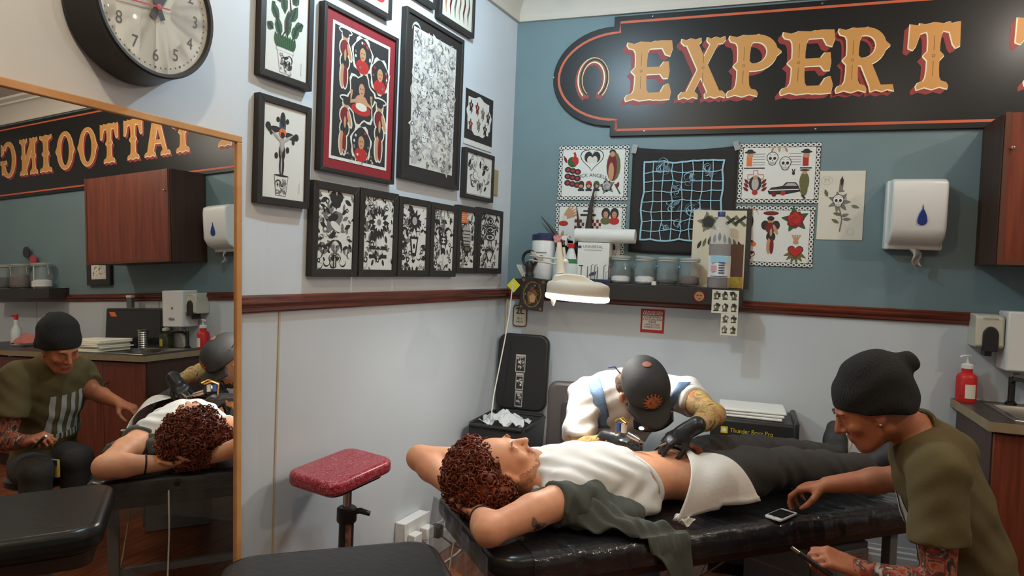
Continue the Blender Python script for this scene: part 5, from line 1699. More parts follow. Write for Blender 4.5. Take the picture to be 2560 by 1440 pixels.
# framed print under the cabinet and the far shelf (seen in the mirror)
frame('picture_frame', 'small black frame with pinkish sketch hanging right of the wall cabinet', on_back(3.445, 1.4), .3, .24, .03, .05, None, M_WHITE, .01, art_lines(61, [M_REDINK, M_TANINK, M_GREYINK], 22))
t = thing('corner_shelf', 'short black shelf carrying storage jars at the far right', 'shelf', on_back(0, 0, 0))
part(t, 'board', MB().box(4.03, 4.9, -.17, -.027, 1.3, 1.385), M_BLACK, bevel=.003)
part(t, 'wall_batten', MB().box(4.03, 4.9, -.028, -.001, DT + .004, 1.385), M_BLACK)
for k, (px, f, m, lab) in enumerate(((105, .35, M_COTTON, 'end jar of the far right shelf, cotton inside'), (52, .6, M_BROWNBITS, 'second jar of the far right shelf, filled with brown bits'), (12, .5, M_DARKBITS, 'third jar of the far right shelf, dark contents'))):
    jar(lab, on_back(bwr(px, 700, .1)[0], 1.3855, .1), f, m, 1.5)
t = thing('lollipop_sign', 'small pink and black paddle ornament above the far right jars', 'ornament', on_back(bwr(62, 650, .05)[0] - .1, 1.3855, .035))
part(t, 'stick', MB().cyl((0, 0, 0), (0, 0, .22), .005, n=8), M_CREAM)
part(t, 'disc', MB().lathe([(0, .006), (.045, .004), (.045, -.004), (0, -.006)], 20, (0, 0, .25), 'y'), mat('pink_disc', S(170, 66, 80), .6))
part(t, 'disc', MB().lathe([(0, .006), (.05, .004), (.05, -.004), (0, -.006)], 20, (.1, 0, .32), 'y'), M_BLACK)

# ------------------------------------------------------------------ pedal bin with the lid up
bn = thing('waste_bin', 'black waste bin in the corner, lid open against the wall', 'bin', on_back(.155, 0, .33))
def taper(w0, d0, w1, d1, z0, z1):
    return MB().add([(-w0, -d0, z0), (w0, -d0, z0), (w0, d0, z0), (-w0, d0, z0), (-w1, -d1, z1), (w1, -d1, z1), (w1, d1, z1), (-w1, d1, z1)],
                    [(3, 2, 1, 0), (0, 1, 5, 4), (1, 2, 6, 5), (2, 3, 7, 6), (3, 0, 4, 7)])
part(bn, 'body', taper(.125, .16, .15, .19, .0, .63), M_BLKPLASTIC, bevel=.02, seg=3, solid=.006)
part(bn, 'rim', MB().tube([(x * .152, y * .192, .63) for x, y in ((-1, -.85), (-.9, -1), (.9, -1), (1, -.85), (1, .85), (.9, 1), (-.9, 1), (-1, .85))], .011, 8, closed=True), M_BLKPLASTIC, smooth=True)
part(bn, 'liner', taper(.12, .15, .143, .182, .35, .625), mat('bin_liner', S(38, 37, 37), .3), bevel=.02, solid=.002)
lid = part(bn, 'lid', MB().prism([(x, z + .215) for x, z in rrect(.3, .43, .055)], -.022, .022, 'y'), M_BLKPLASTIC, bevel=.012, seg=3, mw=place((0, .205, .648), 0, math.radians(-3)))
A = Art()
for (z0_, z1_, w_, s_) in ((.215, .315, .058, 1), (.115, .21, .046, 2), (.02, .11, .044, 3)):
    A.rect(-w_ / 2 - .004, w_ / 2 - .004, z0_, z1_, M_LGREY, 1)
    A.rect(-w_ / 2, w_ / 2 - .008, z0_ + .006, z1_ - .012, M_INK, 2)
    A.scatter(w_ * .7, (z1_ - z0_) * .6, 14, s_ + 80, [M_LGREY, M_GREYINK, M_WHITE], (.006, .014), -w_ * .4, z0_ + .02, 3)
    A.rect(-w_ / 2 + .004, w_ / 2 - .016, z1_ - .02, z1_ - .014, M_TANINK, 3)
A.build(lid, place((-.005, -.0225, 0)), 'stickers')
rr = random.Random(5)
def crumple(u, v):
    return ((u - .5) * .22 + .012 * math.sin(9 * v + 5 * u), (v - .5) * .2 + .01 * math.sin(11 * u), .0 + .05 * math.exp(-((u - .5) ** 2 + (v - .45) ** 2) * 9) + .016 * math.sin(13 * u + 2) * math.cos(11 * v) + .008 * rr.uniform(-1, 1))
tag(MB().grid(crumple, 22, 22).build('crumpled_paper', mat('tissue', S(190, 192, 190), .8), smooth=True, angle=30, solid=.0012, mw=on_back(.165, .645, .42)), 'crumpled pale tissue lying in the open waste bin', 'tissue')
# ------------------------------------------------------------------ tool chest with towels
tb = thing('tool_chest', 'black rolling tool chest with yellow lettering behind the client', 'tool chest', on_back(1.4, 0, .2))
part(tb, 'body', MB().box(-.185, .185, -.15, .16, .06, .66), M_BLKPLASTIC, bevel=.012)
part(tb, 'lid', MB().box(-.2, .2, -.165, .17, .665, .77), M_BLKPLASTIC, bevel=.014, seg=3)
part(tb, 'latch', MB().box(-.05, .05, -.178, -.163, .62, .7), M_GREYPLASTIC, bevel=.006)
part(tb, 'corner_post', MB().box(.172, .2, -.168, .17, .62, .785), M_BLKPLASTIC, bevel=.01)
for x in (-.15, .15):
    part(tb, 'wheel', MB().lathe([(0, -.015), (.06, -.015), (.06, .015), (0, .015)], 20, (x, .1, .06), 'x'), M_BLKPLASTIC, smooth=True)
    part(tb, 'foot', MB().box(x - .03, x + .03, -.13, -.07, 0, .062), M_BLKPLASTIC)
A = Art()
M_YEL = mat('yellow_print', S(206, 176, 40), .6)
A.rect(-.15, -.118, .7, .732, M_YEL, 1); A.ell(-.134, .716, .01, .01, M_CREAM, 2)
A.text('Thunder Boxx Pro', -.01, .716, .03, M_YEL, 1, sx=.85)
A.build(tb, place((0, -.166, 0)), 'lettering')
for k in range(3):
    t = tag(MB().box(-.16, .15, -.12, .12, 0, .014).build('folded_towel', mat('white_towel', S(226, 224, 218), .95, bump=.35, bs=130), bevel=.006, seg=3), 'folded white towel on the tool chest, %s of the pile' % ['bottom', 'middle', 'top'][k], 'towel', 'white towels on the tool chest')
    t.matrix_world = on_back(1.38 + .006 * k, .771 + k * .0145, .2) @ Matrix.Rotation(.03 * (k - 1), 4, 'Z')
# ------------------------------------------------------------------ socket trunking
y0_, z0_ = -1.05, .165
t = thing('socket_box', 'white double socket box on the skirting with a black plug', 'socket', on_left(-1.05, .16, .0))
part(t, 'back_box', MB().box(0, .2, -.05, -.001, 0, .11), M_PLASTIC, bevel=.004)
part(t, 'face_plate', MB().box(-.002, .202, -.058, -.05, -.002, .112), M_PLASTIC, bevel=.003)
for x in (.05, .15):
    part(t, 'plug_block', MB().box(x - .03, x + .03, -.1, -.058, .0, .06), M_PLASTIC, bevel=.006)
part(t, 'black_plug', MB().box(.19, .235, -.12, -.07, -.01, .05), M_BLKPLASTIC, bevel=.008)
part(t, 'black_lead', MB().tube([(.22, -.11, .0), (.26, -.16, -.05), (.33, -.22, -.1), (.4, -.3, -.13), (.5, -.42, -.152), (.6, -.6, -.155)], .0045, 8), M_BLKPLASTIC, smooth=True)
P0 = [(-.02, -1.2, .006), (.12, -1.05, .006), (.25, -.95, .006), (.4, -.9, .006), (.5, -.75, .006), (.7, -.65, .006)]
fp = [atz(1125, 1396, .006), atz(1142, 1384, .006), atz(1156, 1370, .006), atz(1166, 1356, .006)]
tag(MB().tube([tuple(fp[0] + (fp[0] - fp[1]) * 3)] + [tuple(q) for q in fp] + [tuple(fp[-1] + (fp[-1] - fp[-2]) * 3)], .005, 8).build('floor_cable', M_CREAM, smooth=True), 'thin cream cable lying on the floor boards by the skirting', 'cable')
# ------------------------------------------------------------------ red arm-rest on its stand
cr = [atz(705, 1180, .702), atz(835, 1222, .692), atz(985, 1148, .712), atz(880, 1118, .722)]
cc = sum(cr) / 4
xa = (cr[2] - cr[1] + cr[3] - cr[0]); La = np.linalg.norm(xa) / 2; xa = xa / np.linalg.norm(xa)
ya = (cr[0] - cr[1] + cr[3] - cr[2]); Wa = np.linalg.norm(ya) / 2; ya = ya - xa * (ya @ xa); ya = ya / np.linalg.norm(ya)
za = np.cross(xa, ya)
ar = thing('arm_rest', 'red marbled padded arm-rest on a black adjustable stand', 'arm-rest', Matrix.Translation((cc[0], cc[1], 0)))
M_REDVINYL = mat('red_marbled_vinyl', S(150, 34, 44), .3, vs_=42, col2=S(164, 44, 52), spec=.5)
nt = M_REDVINYL.node_tree
vt = nt.nodes.new('ShaderNodeTexVoronoi'); vt.inputs['Scale'].default_value = 62; vt.feature = 'DISTANCE_TO_EDGE'
tcn = nt.nodes.new('ShaderNodeTexCoord'); nz = nt.nodes.new('ShaderNodeTexNoise'); nz.inputs['Scale'].default_value = 26
mx = nt.nodes.new('ShaderNodeMixRGB'); mx.inputs[0].default_value = .12
nt.links.new(tcn.outputs['Object'], mx.inputs[1]); nt.links.new(nz.outputs[1], mx.inputs[2]); nt.links.new(tcn.outputs['Object'], nz.inputs['Vector'])
nt.links.new(mx.outputs[0], vt.inputs['Vector'])
rp = nt.nodes.new('ShaderNodeValToRGB'); rp.color_ramp.elements[0].position = .0; rp.color_ramp.elements[1].position = .055
rp.color_ramp.elements[0].color = S(204, 140, 140); rp.color_ramp.elements[1].color = S(150, 32, 48)
nt.links.new(vt.outputs[0], rp.inputs[0]); nt.links.new(rp.outputs[0], nt.nodes['Principled BSDF'].inputs['Base Color'])
def rpad(L, W, r, n=6):
    return rrect(L, W, r, n)
padm = basis((0, 0, cc[2]), xa, ya, za)
part(ar, 'pad', MB().prism(rpad(La, Wa, .05), -.045, .006, 'z'), M_REDVINYL, bevel=.016, seg=4, mw=padm)
part(ar, 'mount_plate', MB().prism(rpad(La * .8, Wa * .8, .04), -.058, -.045, 'z'), M_BLKPLASTIC, mw=padm)
part(ar, 'inner_post', MB().tube([(.03, .0, .3), (.03, .0, cc[2] - .055)], .016, 14), M_CHROME, smooth=True)
part(ar, 'outer_post', MB().tube([(.03, 0, .02), (.03, 0, cc[2] - .16)], .027, 16), M_BLKPLASTIC, smooth=True)
part(ar, 'collar', MB().lathe([(.033, cc[2] - .2), (.036, cc[2] - .195), (.036, cc[2] - .15), (.03, cc[2] - .145), (.015, cc[2] - .145)], 18, (.03, 0, 0)), M_BLKPLASTIC, smooth=True)
part(ar, 'lever', MB().tube([(.03, 0, cc[2] - .165), (.03 + .05 * RGT[0], .05 * RGT[1], cc[2] - .158), (.03 + .085 * RGT[0], .085 * RGT[1], cc[2] - .168)], [.01, .011, .009], 10), M_BLKPLASTIC, smooth=True)
part(ar, 'snake_sticker', MB().grid(lambda u, v: (.03 + .0278 * math.cos(-1.0 + u * .8), .0278 * math.sin(-1.0 + u * .8), .28 + v * .25), 6, 2), mat('worn_decal', S(56, 50, 46), .5, vs_=40, col2=S(170, 120, 100)), smooth=True)
for k in range(3):
    a = .5 + k * 2.094
    part(ar, 'leg', MB().tube([(.03, 0, .05), (.03 + .2 * math.cos(a), .2 * math.sin(a), .018)], [.016, .012], 10), M_BLKPLASTIC, smooth=True)
# ------------------------------------------------------------------ beds
def bed(name, label, N0, u, w, L, Wd, zt, th=.075, leg_m=None):
    """padded treatment bed; N0 near head corner, u along, w across"""
    t = thing(name, label, 'bed', basis((N0[0], N0[1], 0), (u[0], u[1], 0), (w[0], w[1], 0), (0, 0, 1)))
    part(t, 'pad', MB().prism([(x + L / 2, y + Wd / 2) for x, y in rrect(L, Wd, .09, 7)], zt - th, zt, 'z'), M_VINYL, bevel=.028, seg=4)
    part(t, 'frame_board', MB().prism([(x + L / 2, y + Wd / 2) for x, y in rrect(L - .06, Wd - .06, .05)], zt - th - .045, zt - th - .001, 'z'), mat('bed_frame_wood', S(58, 40, 30), .4), bevel=.004)
    for x in (.22, L - .22):
        for y in (.07, Wd - .07):
            part(t, 'leg', MB().box(x - .02, x + .02, y - .02, y + .02, 0, zt - th - .044), leg_m or M_GREYPLASTIC, bevel=.003)
        part(t, 'crossbar', MB().box(x - .012, x + .012, .085, Wd - .085, .16, .19), leg_m or M_GREYPLASTIC)
    for y in (.09, Wd - .09):
        part(t, 'brace_wire', MB().tube([(.24, y, .18), (L / 2, y, zt - th - .05), (L - .24, y, .18)], .004, 6), M_EDGE, smooth=True)
    return t
BN0 = np.array([.945, -1.89]); BU = np.array([.66, .7513]); BWv = np.array([-.7513, .66])
BZ = .61
client_bed = bed('treatment_bed', 'black vinyl treatment bed wrapped in cling film under the client', BN0, BU, BWv, 1.9, .66, BZ)
M_FILM = mat('cling_film', (.03, .03, .035, 1), .1, spec=1.0, alpha=.5, coat=1.0, bump=.9, bs=30)
rr = random.Random(9)
ph = [rr.uniform(0, 6) for _ in range(8)]
def film(u, v):
    # wraps over the near edge of the pad and hangs a little
    t_ = v * .36 - .06
    x = .12 + u * 1.74
    wv = .003 * math.sin(61 * u + ph[0]) + .003 * math.sin(117 * u + 9 * v + ph[1]) + .0025 * math.sin(190 * u + 14 * v + ph[2])
    if t_ < 0:
        return (x, -.006 + wv * .7, BZ - .028 + t_ + .012)
    if t_ < .03:
        a = t_ / .03 * math.pi / 2
        return (x, -.006 + .03 * (1 - math.cos(a)), BZ - .026 + .03 * math.sin(a) + wv * .3)
    return (x, .024 + (t_ - .03), BZ + .004 + abs(wv) * .6)
part(client_bed, 'cling_film', MB().grid(film, 240, 20), M_FILM, smooth=True, angle=80)
def film_end(u, v):
    wv = .006 * math.sin(17 * u + ph[3] + 3 * v) + .004 * math.sin(41 * u + ph[4])
    return (-.006 - .012 * v + wv, .04 + u * .58, BZ - .01 - .17 * v * (1 + .2 * math.sin(5 * u + ph[5])))
part(client_bed, 'film_skirt', MB().grid(film_end, 40, 10), mat('film_skirt_grey', S(86, 82, 78), .2, spec=.9, alpha=.55, bump=.6, bs=40), smooth=True, angle=80)
fu = np.array([.71, -.70]); fu /= np.linalg.norm(fu)
fwv = np.array([.70, .71]); fwv /= np.linalg.norm(fwv)
bed('treatment_bed', 'empty black vinyl treatment bed in the foreground beside the mirror', np.array([.335, -2.325]), fu, fwv, 1.8, .58, .652)
# ------------------------------------------------------------------ drawers, phone, chair, stool
dr = thing('drawer_unit', 'small grey metal drawer unit on the floor beyond the bed', 'drawers', place((1.70, -.66, 0), math.atan2(BU[1], BU[0])))
part(dr, 'case', MB().box(-.15, .15, -.17, .17, .0, .46), M_GREYPLASTIC, bevel=.006)
for k in range(3):
    d_ = part(dr, 'drawer', MB().box(-.14, .14, -.182, -.168, .03 + k * .14, .16 + k * .14), mat('drawer_grey', S(128, 124, 116), .35, metal=.4), bevel=.004)
    part(d_, 'pull', MB().box(-.1, .1, -.192, -.18, .135 + k * .14, .147 + k * .14), M_STEEL, bevel=.002)
ph_c = atz(1953, 1287, BZ + .012)
ax = atz(1985, 1300, BZ + .012) - atz(1925, 1270, BZ + .012); 
e1 = atz(1978, 1265, BZ + .012) - atz(1912, 1292, BZ + .012); e1 /= np.linalg.norm(e1)
e2 = np.array([-e1[1], e1[0], 0])
pn = thing('smartphone', 'white smartphone with dark screen lying on the bed edge', 'phone', basis((ph_c[0], ph_c[1], BZ + .0075), e1, e2, (0, 0, 1)))
part(pn, 'shell', MB().prism(rrect(.126, .062, .009), 0, .008, 'z'), M_PLASTIC, bevel=.002)
part(pn, 'screen', MB().prism(rrect(.09, .053, .001), .0078, .0086, 'z'), mat('phone_glass', S(40, 39, 38), .08))
part(pn, 'home_button', MB().lathe([(0, .0088), (.005, .0087), (.005, .008)], 14, (-.054, 0, 0)), M_LGREY, smooth=True)
ch_c = np.array([.765, -.62])
cdir = np.array([.30, -.95]); cdir /= np.linalg.norm(cdir)
chx = np.array([-cdir[1], cdir[0]])
ch = thing('studio_chair', 'dark upholstered studio chair behind the capped tattooist', 'chair', basis((ch_c[0], ch_c[1], 0), (chx[0], chx[1], 0), (-cdir[0], -cdir[1], 0), (0, 0, 1)))
M_CHAIR = mat('chair_leather', S(70, 64, 62), .45, bump=.1, bs=60)
part(ch, 'seat', MB().prism(rrect(.46, .44, .05), .40, .47, 'z'), M_CHAIR, bevel=.02, seg=3)
part(ch, 'backrest', MB().prism([(x, z + .66) for x, z in rrect(.44, .48, .05)], .2, .25, 'y'), M_CHAIR, bevel=.018, seg=3)
part(ch, 'back_panel', MB().prism([(x, z + .63) for x, z in rrect(.3, .36, .03)], .19, .205, 'y'), mat('chair_panel', S(52, 48, 47), .5), bevel=.006)
for x in (-.19, .19):
    for y in (-.17, .18):
        part(ch, 'leg', MB().tube([(x, y, .41), (x * 1.1, y * 1.1, 0)], .013, 10), M_BLKPLASTIC, smooth=True)
    part(ch, 'back_post', MB().tube([(x, .2, .42), (x, .235, .52)], .012, 10), M_BLKPLASTIC, smooth=True)

# things at the far end of the worktop, seen in the mirror
t = thing('spray_bottle', 'clear spray bottle with red trigger on the far end of the worktop', 'bottle', on_back(4.45, CT, .2), 'spray bottles')
part(t, 'body', MB().lathe([(0, 0), (.04, 0), (.042, .01), (.04, .12), (.016, .17), (.016, .19), (0, .19)], 22), M_HDPE, smooth=True)
part(t, 'collar', MB().lathe([(.018, .185), (.018, .21), (0, .21)], 16), M_WHITE, smooth=True)
part(t, 'trigger_head', MB().prism([(-.02, .21), (.014, .21), (.016, .228), (.055, .236), (.055, .252), (-.026, .256)], -.01, .01, 'y'), M_RED, bevel=.003)
rr = random.Random(17)
tag(MB().grid(lambda u, v: ((u - .5) * .22 + .01 * math.sin(9 * v), (v - .5) * .16 + .01 * math.sin(8 * u), .012 + .07 * math.sin(math.pi * u) * math.sin(math.pi * v) + .012 * math.sin(14 * u + 3) * math.sin(11 * v)), 24, 24).build('pink_roses_stand_in', mat('pink_roses_stand_in', S(186, 110, 104), .9), smooth=True, angle=80, solid=.003, mw=on_back(4.2, CT + .012, .25)), 'crumpled pink stand-in for roses lying on the far end of the worktop', 'cloth')  # crumpled sheet standing in for a bunch of pink roses
hc = [(-.03, .3, .56), (-.05, .3, .4), (-.06, .29, .2), (-.10, .3, .1), (-.2, .36, .06), (-.32, .44, .1), (-.45, .5, .09), (-.6, .55, .03)]
tag(MB().tube([tuple(np.append(BN0 + BU * a + BWv * b, z)) for a, b, z in hc], .003, 8).build('hanging_cable', M_CREAM, smooth=True), 'thin pale cable hanging from the head end of the bed', 'cable')
# ------------------------------------------------------------------ bodies: implicit surfaces meshed with surface nets
def nrm(v):
    v = np.asarray(v, float)
    return v / np.linalg.norm(v)


class Sdf:
    def __init__(self, lo, hi, h):
        self.lo = np.asarray(lo, float)
        self.h = h
        self.n = np.ceil((np.asarray(hi, float) - self.lo) / h).astype(int) + 1
        self.D = np.full(self.n, .25, np.float32)
        self.I = np.zeros(self.n, np.uint8)

    def _box(self, lo, hi):
        a = np.clip(np.floor((lo - self.lo) / self.h).astype(int), 0, self.n)
        b = np.clip(np.ceil((hi - self.lo) / self.h).astype(int) + 1, 0, self.n)
        if np.any(b <= a):
            return None, None
        ax = [self.lo[i] + self.h * np.arange(a[i], b[i]) for i in range(3)]
        X = np.stack(np.meshgrid(*ax, indexing='ij'), -1).astype(np.float32)
        return tuple(slice(a[i], b[i]) for i in range(3)), X

    def _put(self, sl, d, k, m, mode):
        D, I = self.D[sl], self.I[sl]
        if mode == 'u':
            I[d < D] = m
            h_ = np.maximum(k - np.abs(D - d), 0) / max(k, 1e-6)
            self.D[sl] = np.minimum(D, d) - h_ * h_ * k * .25
        elif mode == 's':
            d = -d
            h_ = np.maximum(k - np.abs(D - d), 0) / max(k, 1e-6)
            self.D[sl] = np.maximum(D, d) + h_ * h_ * k * .25
        elif mode == 'p':          # repaint only
            I[d < 0] = m

    def cone(self, a, b, ra, rb, k=.02, m=0, mode='u', flat=False):
        a, b = np.asarray(a, float), np.asarray(b, float)
        r = max(ra, rb) + k + 2 * self.h + .01
        sl, X = self._box(np.minimum(a, b) - r, np.maximum(a, b) + r)
        if sl is None:
            return self
        ba = (b - a).astype(np.float32)
        t = ((X - a.astype(np.float32)) @ ba) / float(ba @ ba)
        tc = np.clip(t, 0, 1)
        d = np.linalg.norm(X - a.astype(np.float32) - tc[..., None] * ba, axis=-1) - (ra + (rb - ra) * tc)
        if flat:
            L = np.linalg.norm(ba)
            d = np.maximum(d, np.maximum(t - 1, -t if flat == 2 else t - 1) * L)
        self._put(sl, d, k, m, mode)
        return self

    def path(self, pts, rs, k=.02, m=0):
        for i in range(len(pts) - 1):
            self.cone(pts[i], pts[i + 1], rs[i], rs[i + 1], k, m)
        return self

    def ell(self, c, r, k=.02, m=0, R=None, mode='u'):
        c, r = np.asarray(c, float), np.asarray(r, float)
        q = r.max() + k + 2 * self.h + .01
        sl, X = self._box(c - q, c + q)
        if sl is None:
            return self
        P = X - c.astype(np.float32)
        if R is not None:
            P = P @ np.asarray(R, np.float32)      # columns of R are the local axes
        k0 = np.linalg.norm(P / r.astype(np.float32), axis=-1)
        k1 = np.linalg.norm(P / (r * r).astype(np.float32), axis=-1) + 1e-6
        self._put(sl, k0 * (k0 - 1) / k1, k, m, mode)
        return self

    def cut(self, p0, n, k=.006):
        """keep the side the normal points away from"""
        ax = [self.lo[i] + self.h * np.arange(self.n[i]) for i in range(3)]
        n = nrm(n)
        d = ((ax[0] - p0[0]) * n[0])[:, None, None] + ((ax[1] - p0[1]) * n[1])[None, :, None] + ((ax[2] - p0[2]) * n[2])[None, None, :]
        d = d.astype(np.float32)
        h_ = np.maximum(k - np.abs(self.D - d), 0) / k
        self.D = np.maximum(self.D, d) + h_ * h_ * k * .25
        return self

    def wave(self, fn):
        ax = [self.lo[i] + self.h * np.arange(self.n[i]) for i in range(3)]
        X = np.meshgrid(*ax, indexing='ij', sparse=True)
        near = np.abs(self.D) < .04
        self.D = np.where(near, self.D + fn(*X).astype(np.float32), self.D).astype(np.float32)
        return self

    def build(self, name, mats, parent=None, loc=None):
        D = self.D
        s = D < 0
        n = self.n
        cnt = np.zeros(n - 1, np.uint8)
        for i in (0, 1):
            for j in (0, 1):
                for k in (0, 1):
                    cnt += s[i:n[0] - 1 + i, j:n[1] - 1 + j, k:n[2] - 1 + k]
        act = (cnt > 0) & (cnt < 8)
        idx = np.full(n - 1, -1, np.int64)
        C_ = np.argwhere(act)
        idx[act] = np.arange(len(C_))
        acc = np.zeros((len(C_), 3))
        num = np.zeros(len(C_))
        cor = [(0, 0, 0), (1, 0, 0), (0, 1, 0), (1, 1, 0), (0, 0, 1), (1, 0, 1), (0, 1, 1), (1, 1, 1)]
        val = {c: D[C_[:, 0] + c[0], C_[:, 1] + c[1], C_[:, 2] + c[2]] for c in cor}
        for c in cor:
            for ax in range(3):
                if c[ax] == 0:
                    e = list(c)
                    e[ax] = 1
                    a, b = val[c], val[tuple(e)]
                    x = (a < 0) != (b < 0)
                    t = np.where(x, a / np.where(x, a - b, 1), 0)
                    p = np.array(c, float)[None, :].repeat(len(C_), 0)
                    p[:, ax] += t
                    acc[x] += p[x]
                    num[x] += 1
        V = self.lo + (C_ + acc / num[:, None]) * self.h
        F, FI = [], []
        for ax in range(3):
            o1, o2 = (ax + 1) % 3, (ax + 2) % 3
            sa = [slice(None)] * 3
            sb = [slice(None)] * 3
            sa[ax] = slice(0, n[ax] - 1)
            sb[ax] = slice(1, n[ax])
            A_, B_ = s[tuple(sa)], s[tuple(sb)]
            E_ = np.argwhere(A_ != B_)
            ok = (E_[:, o1] > 0) & (E_[:, o2] > 0) & (E_[:, o1] < n[o1] - 1) & (E_[:, o2] < n[o2] - 1)
            E_ = E_[ok]
            q = []
            for d1, d2 in ((1, 1), (0, 1), (0, 0), (1, 0)):
                g = E_.copy()
                g[:, o1] -= d1
                g[:, o2] -= d2
                q.append(idx[g[:, 0], g[:, 1], g[:, 2]])
            Q = np.stack(q, 1)
            ins = A_[E_[:, 0], E_[:, 1], E_[:, 2]]
            Q[~ins] = Q[~ins][:, ::-1]
            g2 = E_.copy()
            g2[:, ax] += (~ins).astype(int)
            F.append(Q)
            FI.append(self.I[g2[:, 0], g2[:, 1], g2[:, 2]])
        F = np.concatenate(F)
        FI = np.concatenate(FI)
        good = (F >= 0).all(1)
        F, FI = F[good], FI[good]
        # keep a light smoothing pass so that the grid does not show
        nb = np.zeros_like(V)
        dg_ = np.zeros(len(V))
        for a, b in ((0, 1), (1, 2), (2, 3), (3, 0)):
            np.add.at(nb, F[:, a], V[F[:, b]])
            np.add.at(dg_, F[:, a], 1)
        V = V * .6 + nb / np.maximum(dg_, 1)[:, None] * .4
        if loc is not None:
            V = V - np.asarray(loc)
        me = bpy.data.meshes.new(name)
        me.from_pydata(V.tolist(), [], F.tolist())
        for mm in mats:
            me.materials.append(mm)
        me.polygons.foreach_set('material_index', FI.astype(np.int32))
        me.polygons.foreach_set('use_smooth', np.ones(len(F), bool))
        me.update()
        o = bpy.data.objects.new(name, me)
        COL.objects.link(o)
        if parent is not None:
            o.parent = parent
        return o


# skin, cloth and hair
def skin(name, col, red):
    return mat(name, col, .5, vs_=14, col2=red, sss=.06, spec=.35, bump=.03, bs=160)
M_SKIN_C = skin('pale_skin', S(232, 170, 132), S(220, 150, 116))
M_SKIN_R = skin('flushed_skin', S(210, 150, 126), S(200, 132, 108))
M_SKIN_B = skin('tan_skin', S(182, 116, 82), S(170, 100, 70))
M_SKIN_A = skin('warm_skin', S(206, 160, 130), S(192, 138, 108))
M_LIP = mat('lips', S(164, 92, 80), .45)
M_HAIR = mat('ginger_hair', S(140, 62, 30), .5, vs_=60, col2=S(78, 36, 20))
M_BEARD = mat('ginger_beard', S(176, 112, 72), .7, vs_=90, col2=S(200, 146, 112), bump=.5, bs=300)
M_BRHAIR = mat('brown_hair', S(104, 78, 56), .6, vs_=80, col2=S(70, 52, 40), bump=.5, bs=260)
M_TEE = mat('white_jersey', S(226, 222, 216), .85, bump=.08, bs=300, sheen=.2)
M_OLIVE = mat('olive_cotton', S(94, 82, 50), .9, bump=.12, bs=260)
M_GREYGREEN = mat('grey_green_cotton', S(80, 82, 74), .9, bump=.15, bs=240)
M_JEANS = mat('black_jeans', S(58, 54, 51), .85, bump=.2, bs=220)
M_DENIM = mat('light_denim', S(128, 156, 186), .85, vs_=40, col2=S(104, 132, 168), bump=.2, bs=260)
M_GLOVE = mat('black_nitrile', S(44, 43, 44), .3, spec=.5, bump=.1, bs=60)
M_CAPBLK = mat('black_cap_cotton', S(48, 46, 45), .75, bump=.12, bs=240)
M_BEANIE = mat('black_knit', S(34, 32, 30), .95, bump=.5, bs=190, stretch=(1, 1, .25))
M_SHOE = mat('black_shoe', S(44, 42, 42), .6, bump=.1, bs=120)
M_SOLE = mat('pale_sole', S(190, 184, 166), .6)
M_LEATHER = mat('brown_leather', S(132, 66, 40), .5, var=.15, vs_=30)
def tattoo(name, base, cols, scale=26, thr=.45):
    m = mat(name, base, .5, sss=.04, spec=.35)
    nt = m.node_tree
    tc = nt.nodes.new('ShaderNodeTexCoord')
    n1 = nt.nodes.new('ShaderNodeTexNoise'); n1.inputs['Scale'].default_value = scale; n1.inputs['Detail'].default_value = 3; n1.inputs['Distortion'].default_value = 1.2
    rp = nt.nodes.new('ShaderNodeValToRGB')
    rp.color_ramp.interpolation = 'EASE'
    e = rp.color_ramp.elements
    e[0].position, e[0].color = .30, cols[0]
    e[1].position, e[1].color = .74, cols[-1]
    for i, c in enumerate(cols[1:-1]):
        q = e.new(.38 + .3 * i / max(1, len(cols) - 2)); q.color = c
    nt.links.new(tc.outputs['Object'], n1.inputs['Vector']); nt.links.new(n1.outputs[0], rp.inputs[0])
    nt.links.new(rp.outputs[0], nt.nodes['Principled BSDF'].inputs['Base Color'])
    return m
M_TAT_A = tattoo('colour_tattooed_skin', S(206, 160, 130), [S(96, 84, 60), S(150, 140, 60), S(206, 160, 130), S(176, 160, 70), S(196, 110, 84), S(110, 120, 80)], 24)
M_TAT_B = tattoo('dark_tattooed_skin', S(182, 116, 82), [S(48, 42, 40), S(70, 58, 52), S(176, 110, 80), S(150, 60, 44), S(70, 54, 50), S(198, 180, 164)], 22)
M_TAT_G = tattoo('grey_tattooed_skin', S(206, 160, 130), [S(206, 160, 130), S(196, 150, 120), S(150, 120, 100), S(206, 166, 136)], 30)


def frm(f, u):
    f = nrm(f)
    u = np.asarray(u, float)
    u = nrm(u - f * (u @ f))
    r = np.cross(f, u)
    return r, f, u


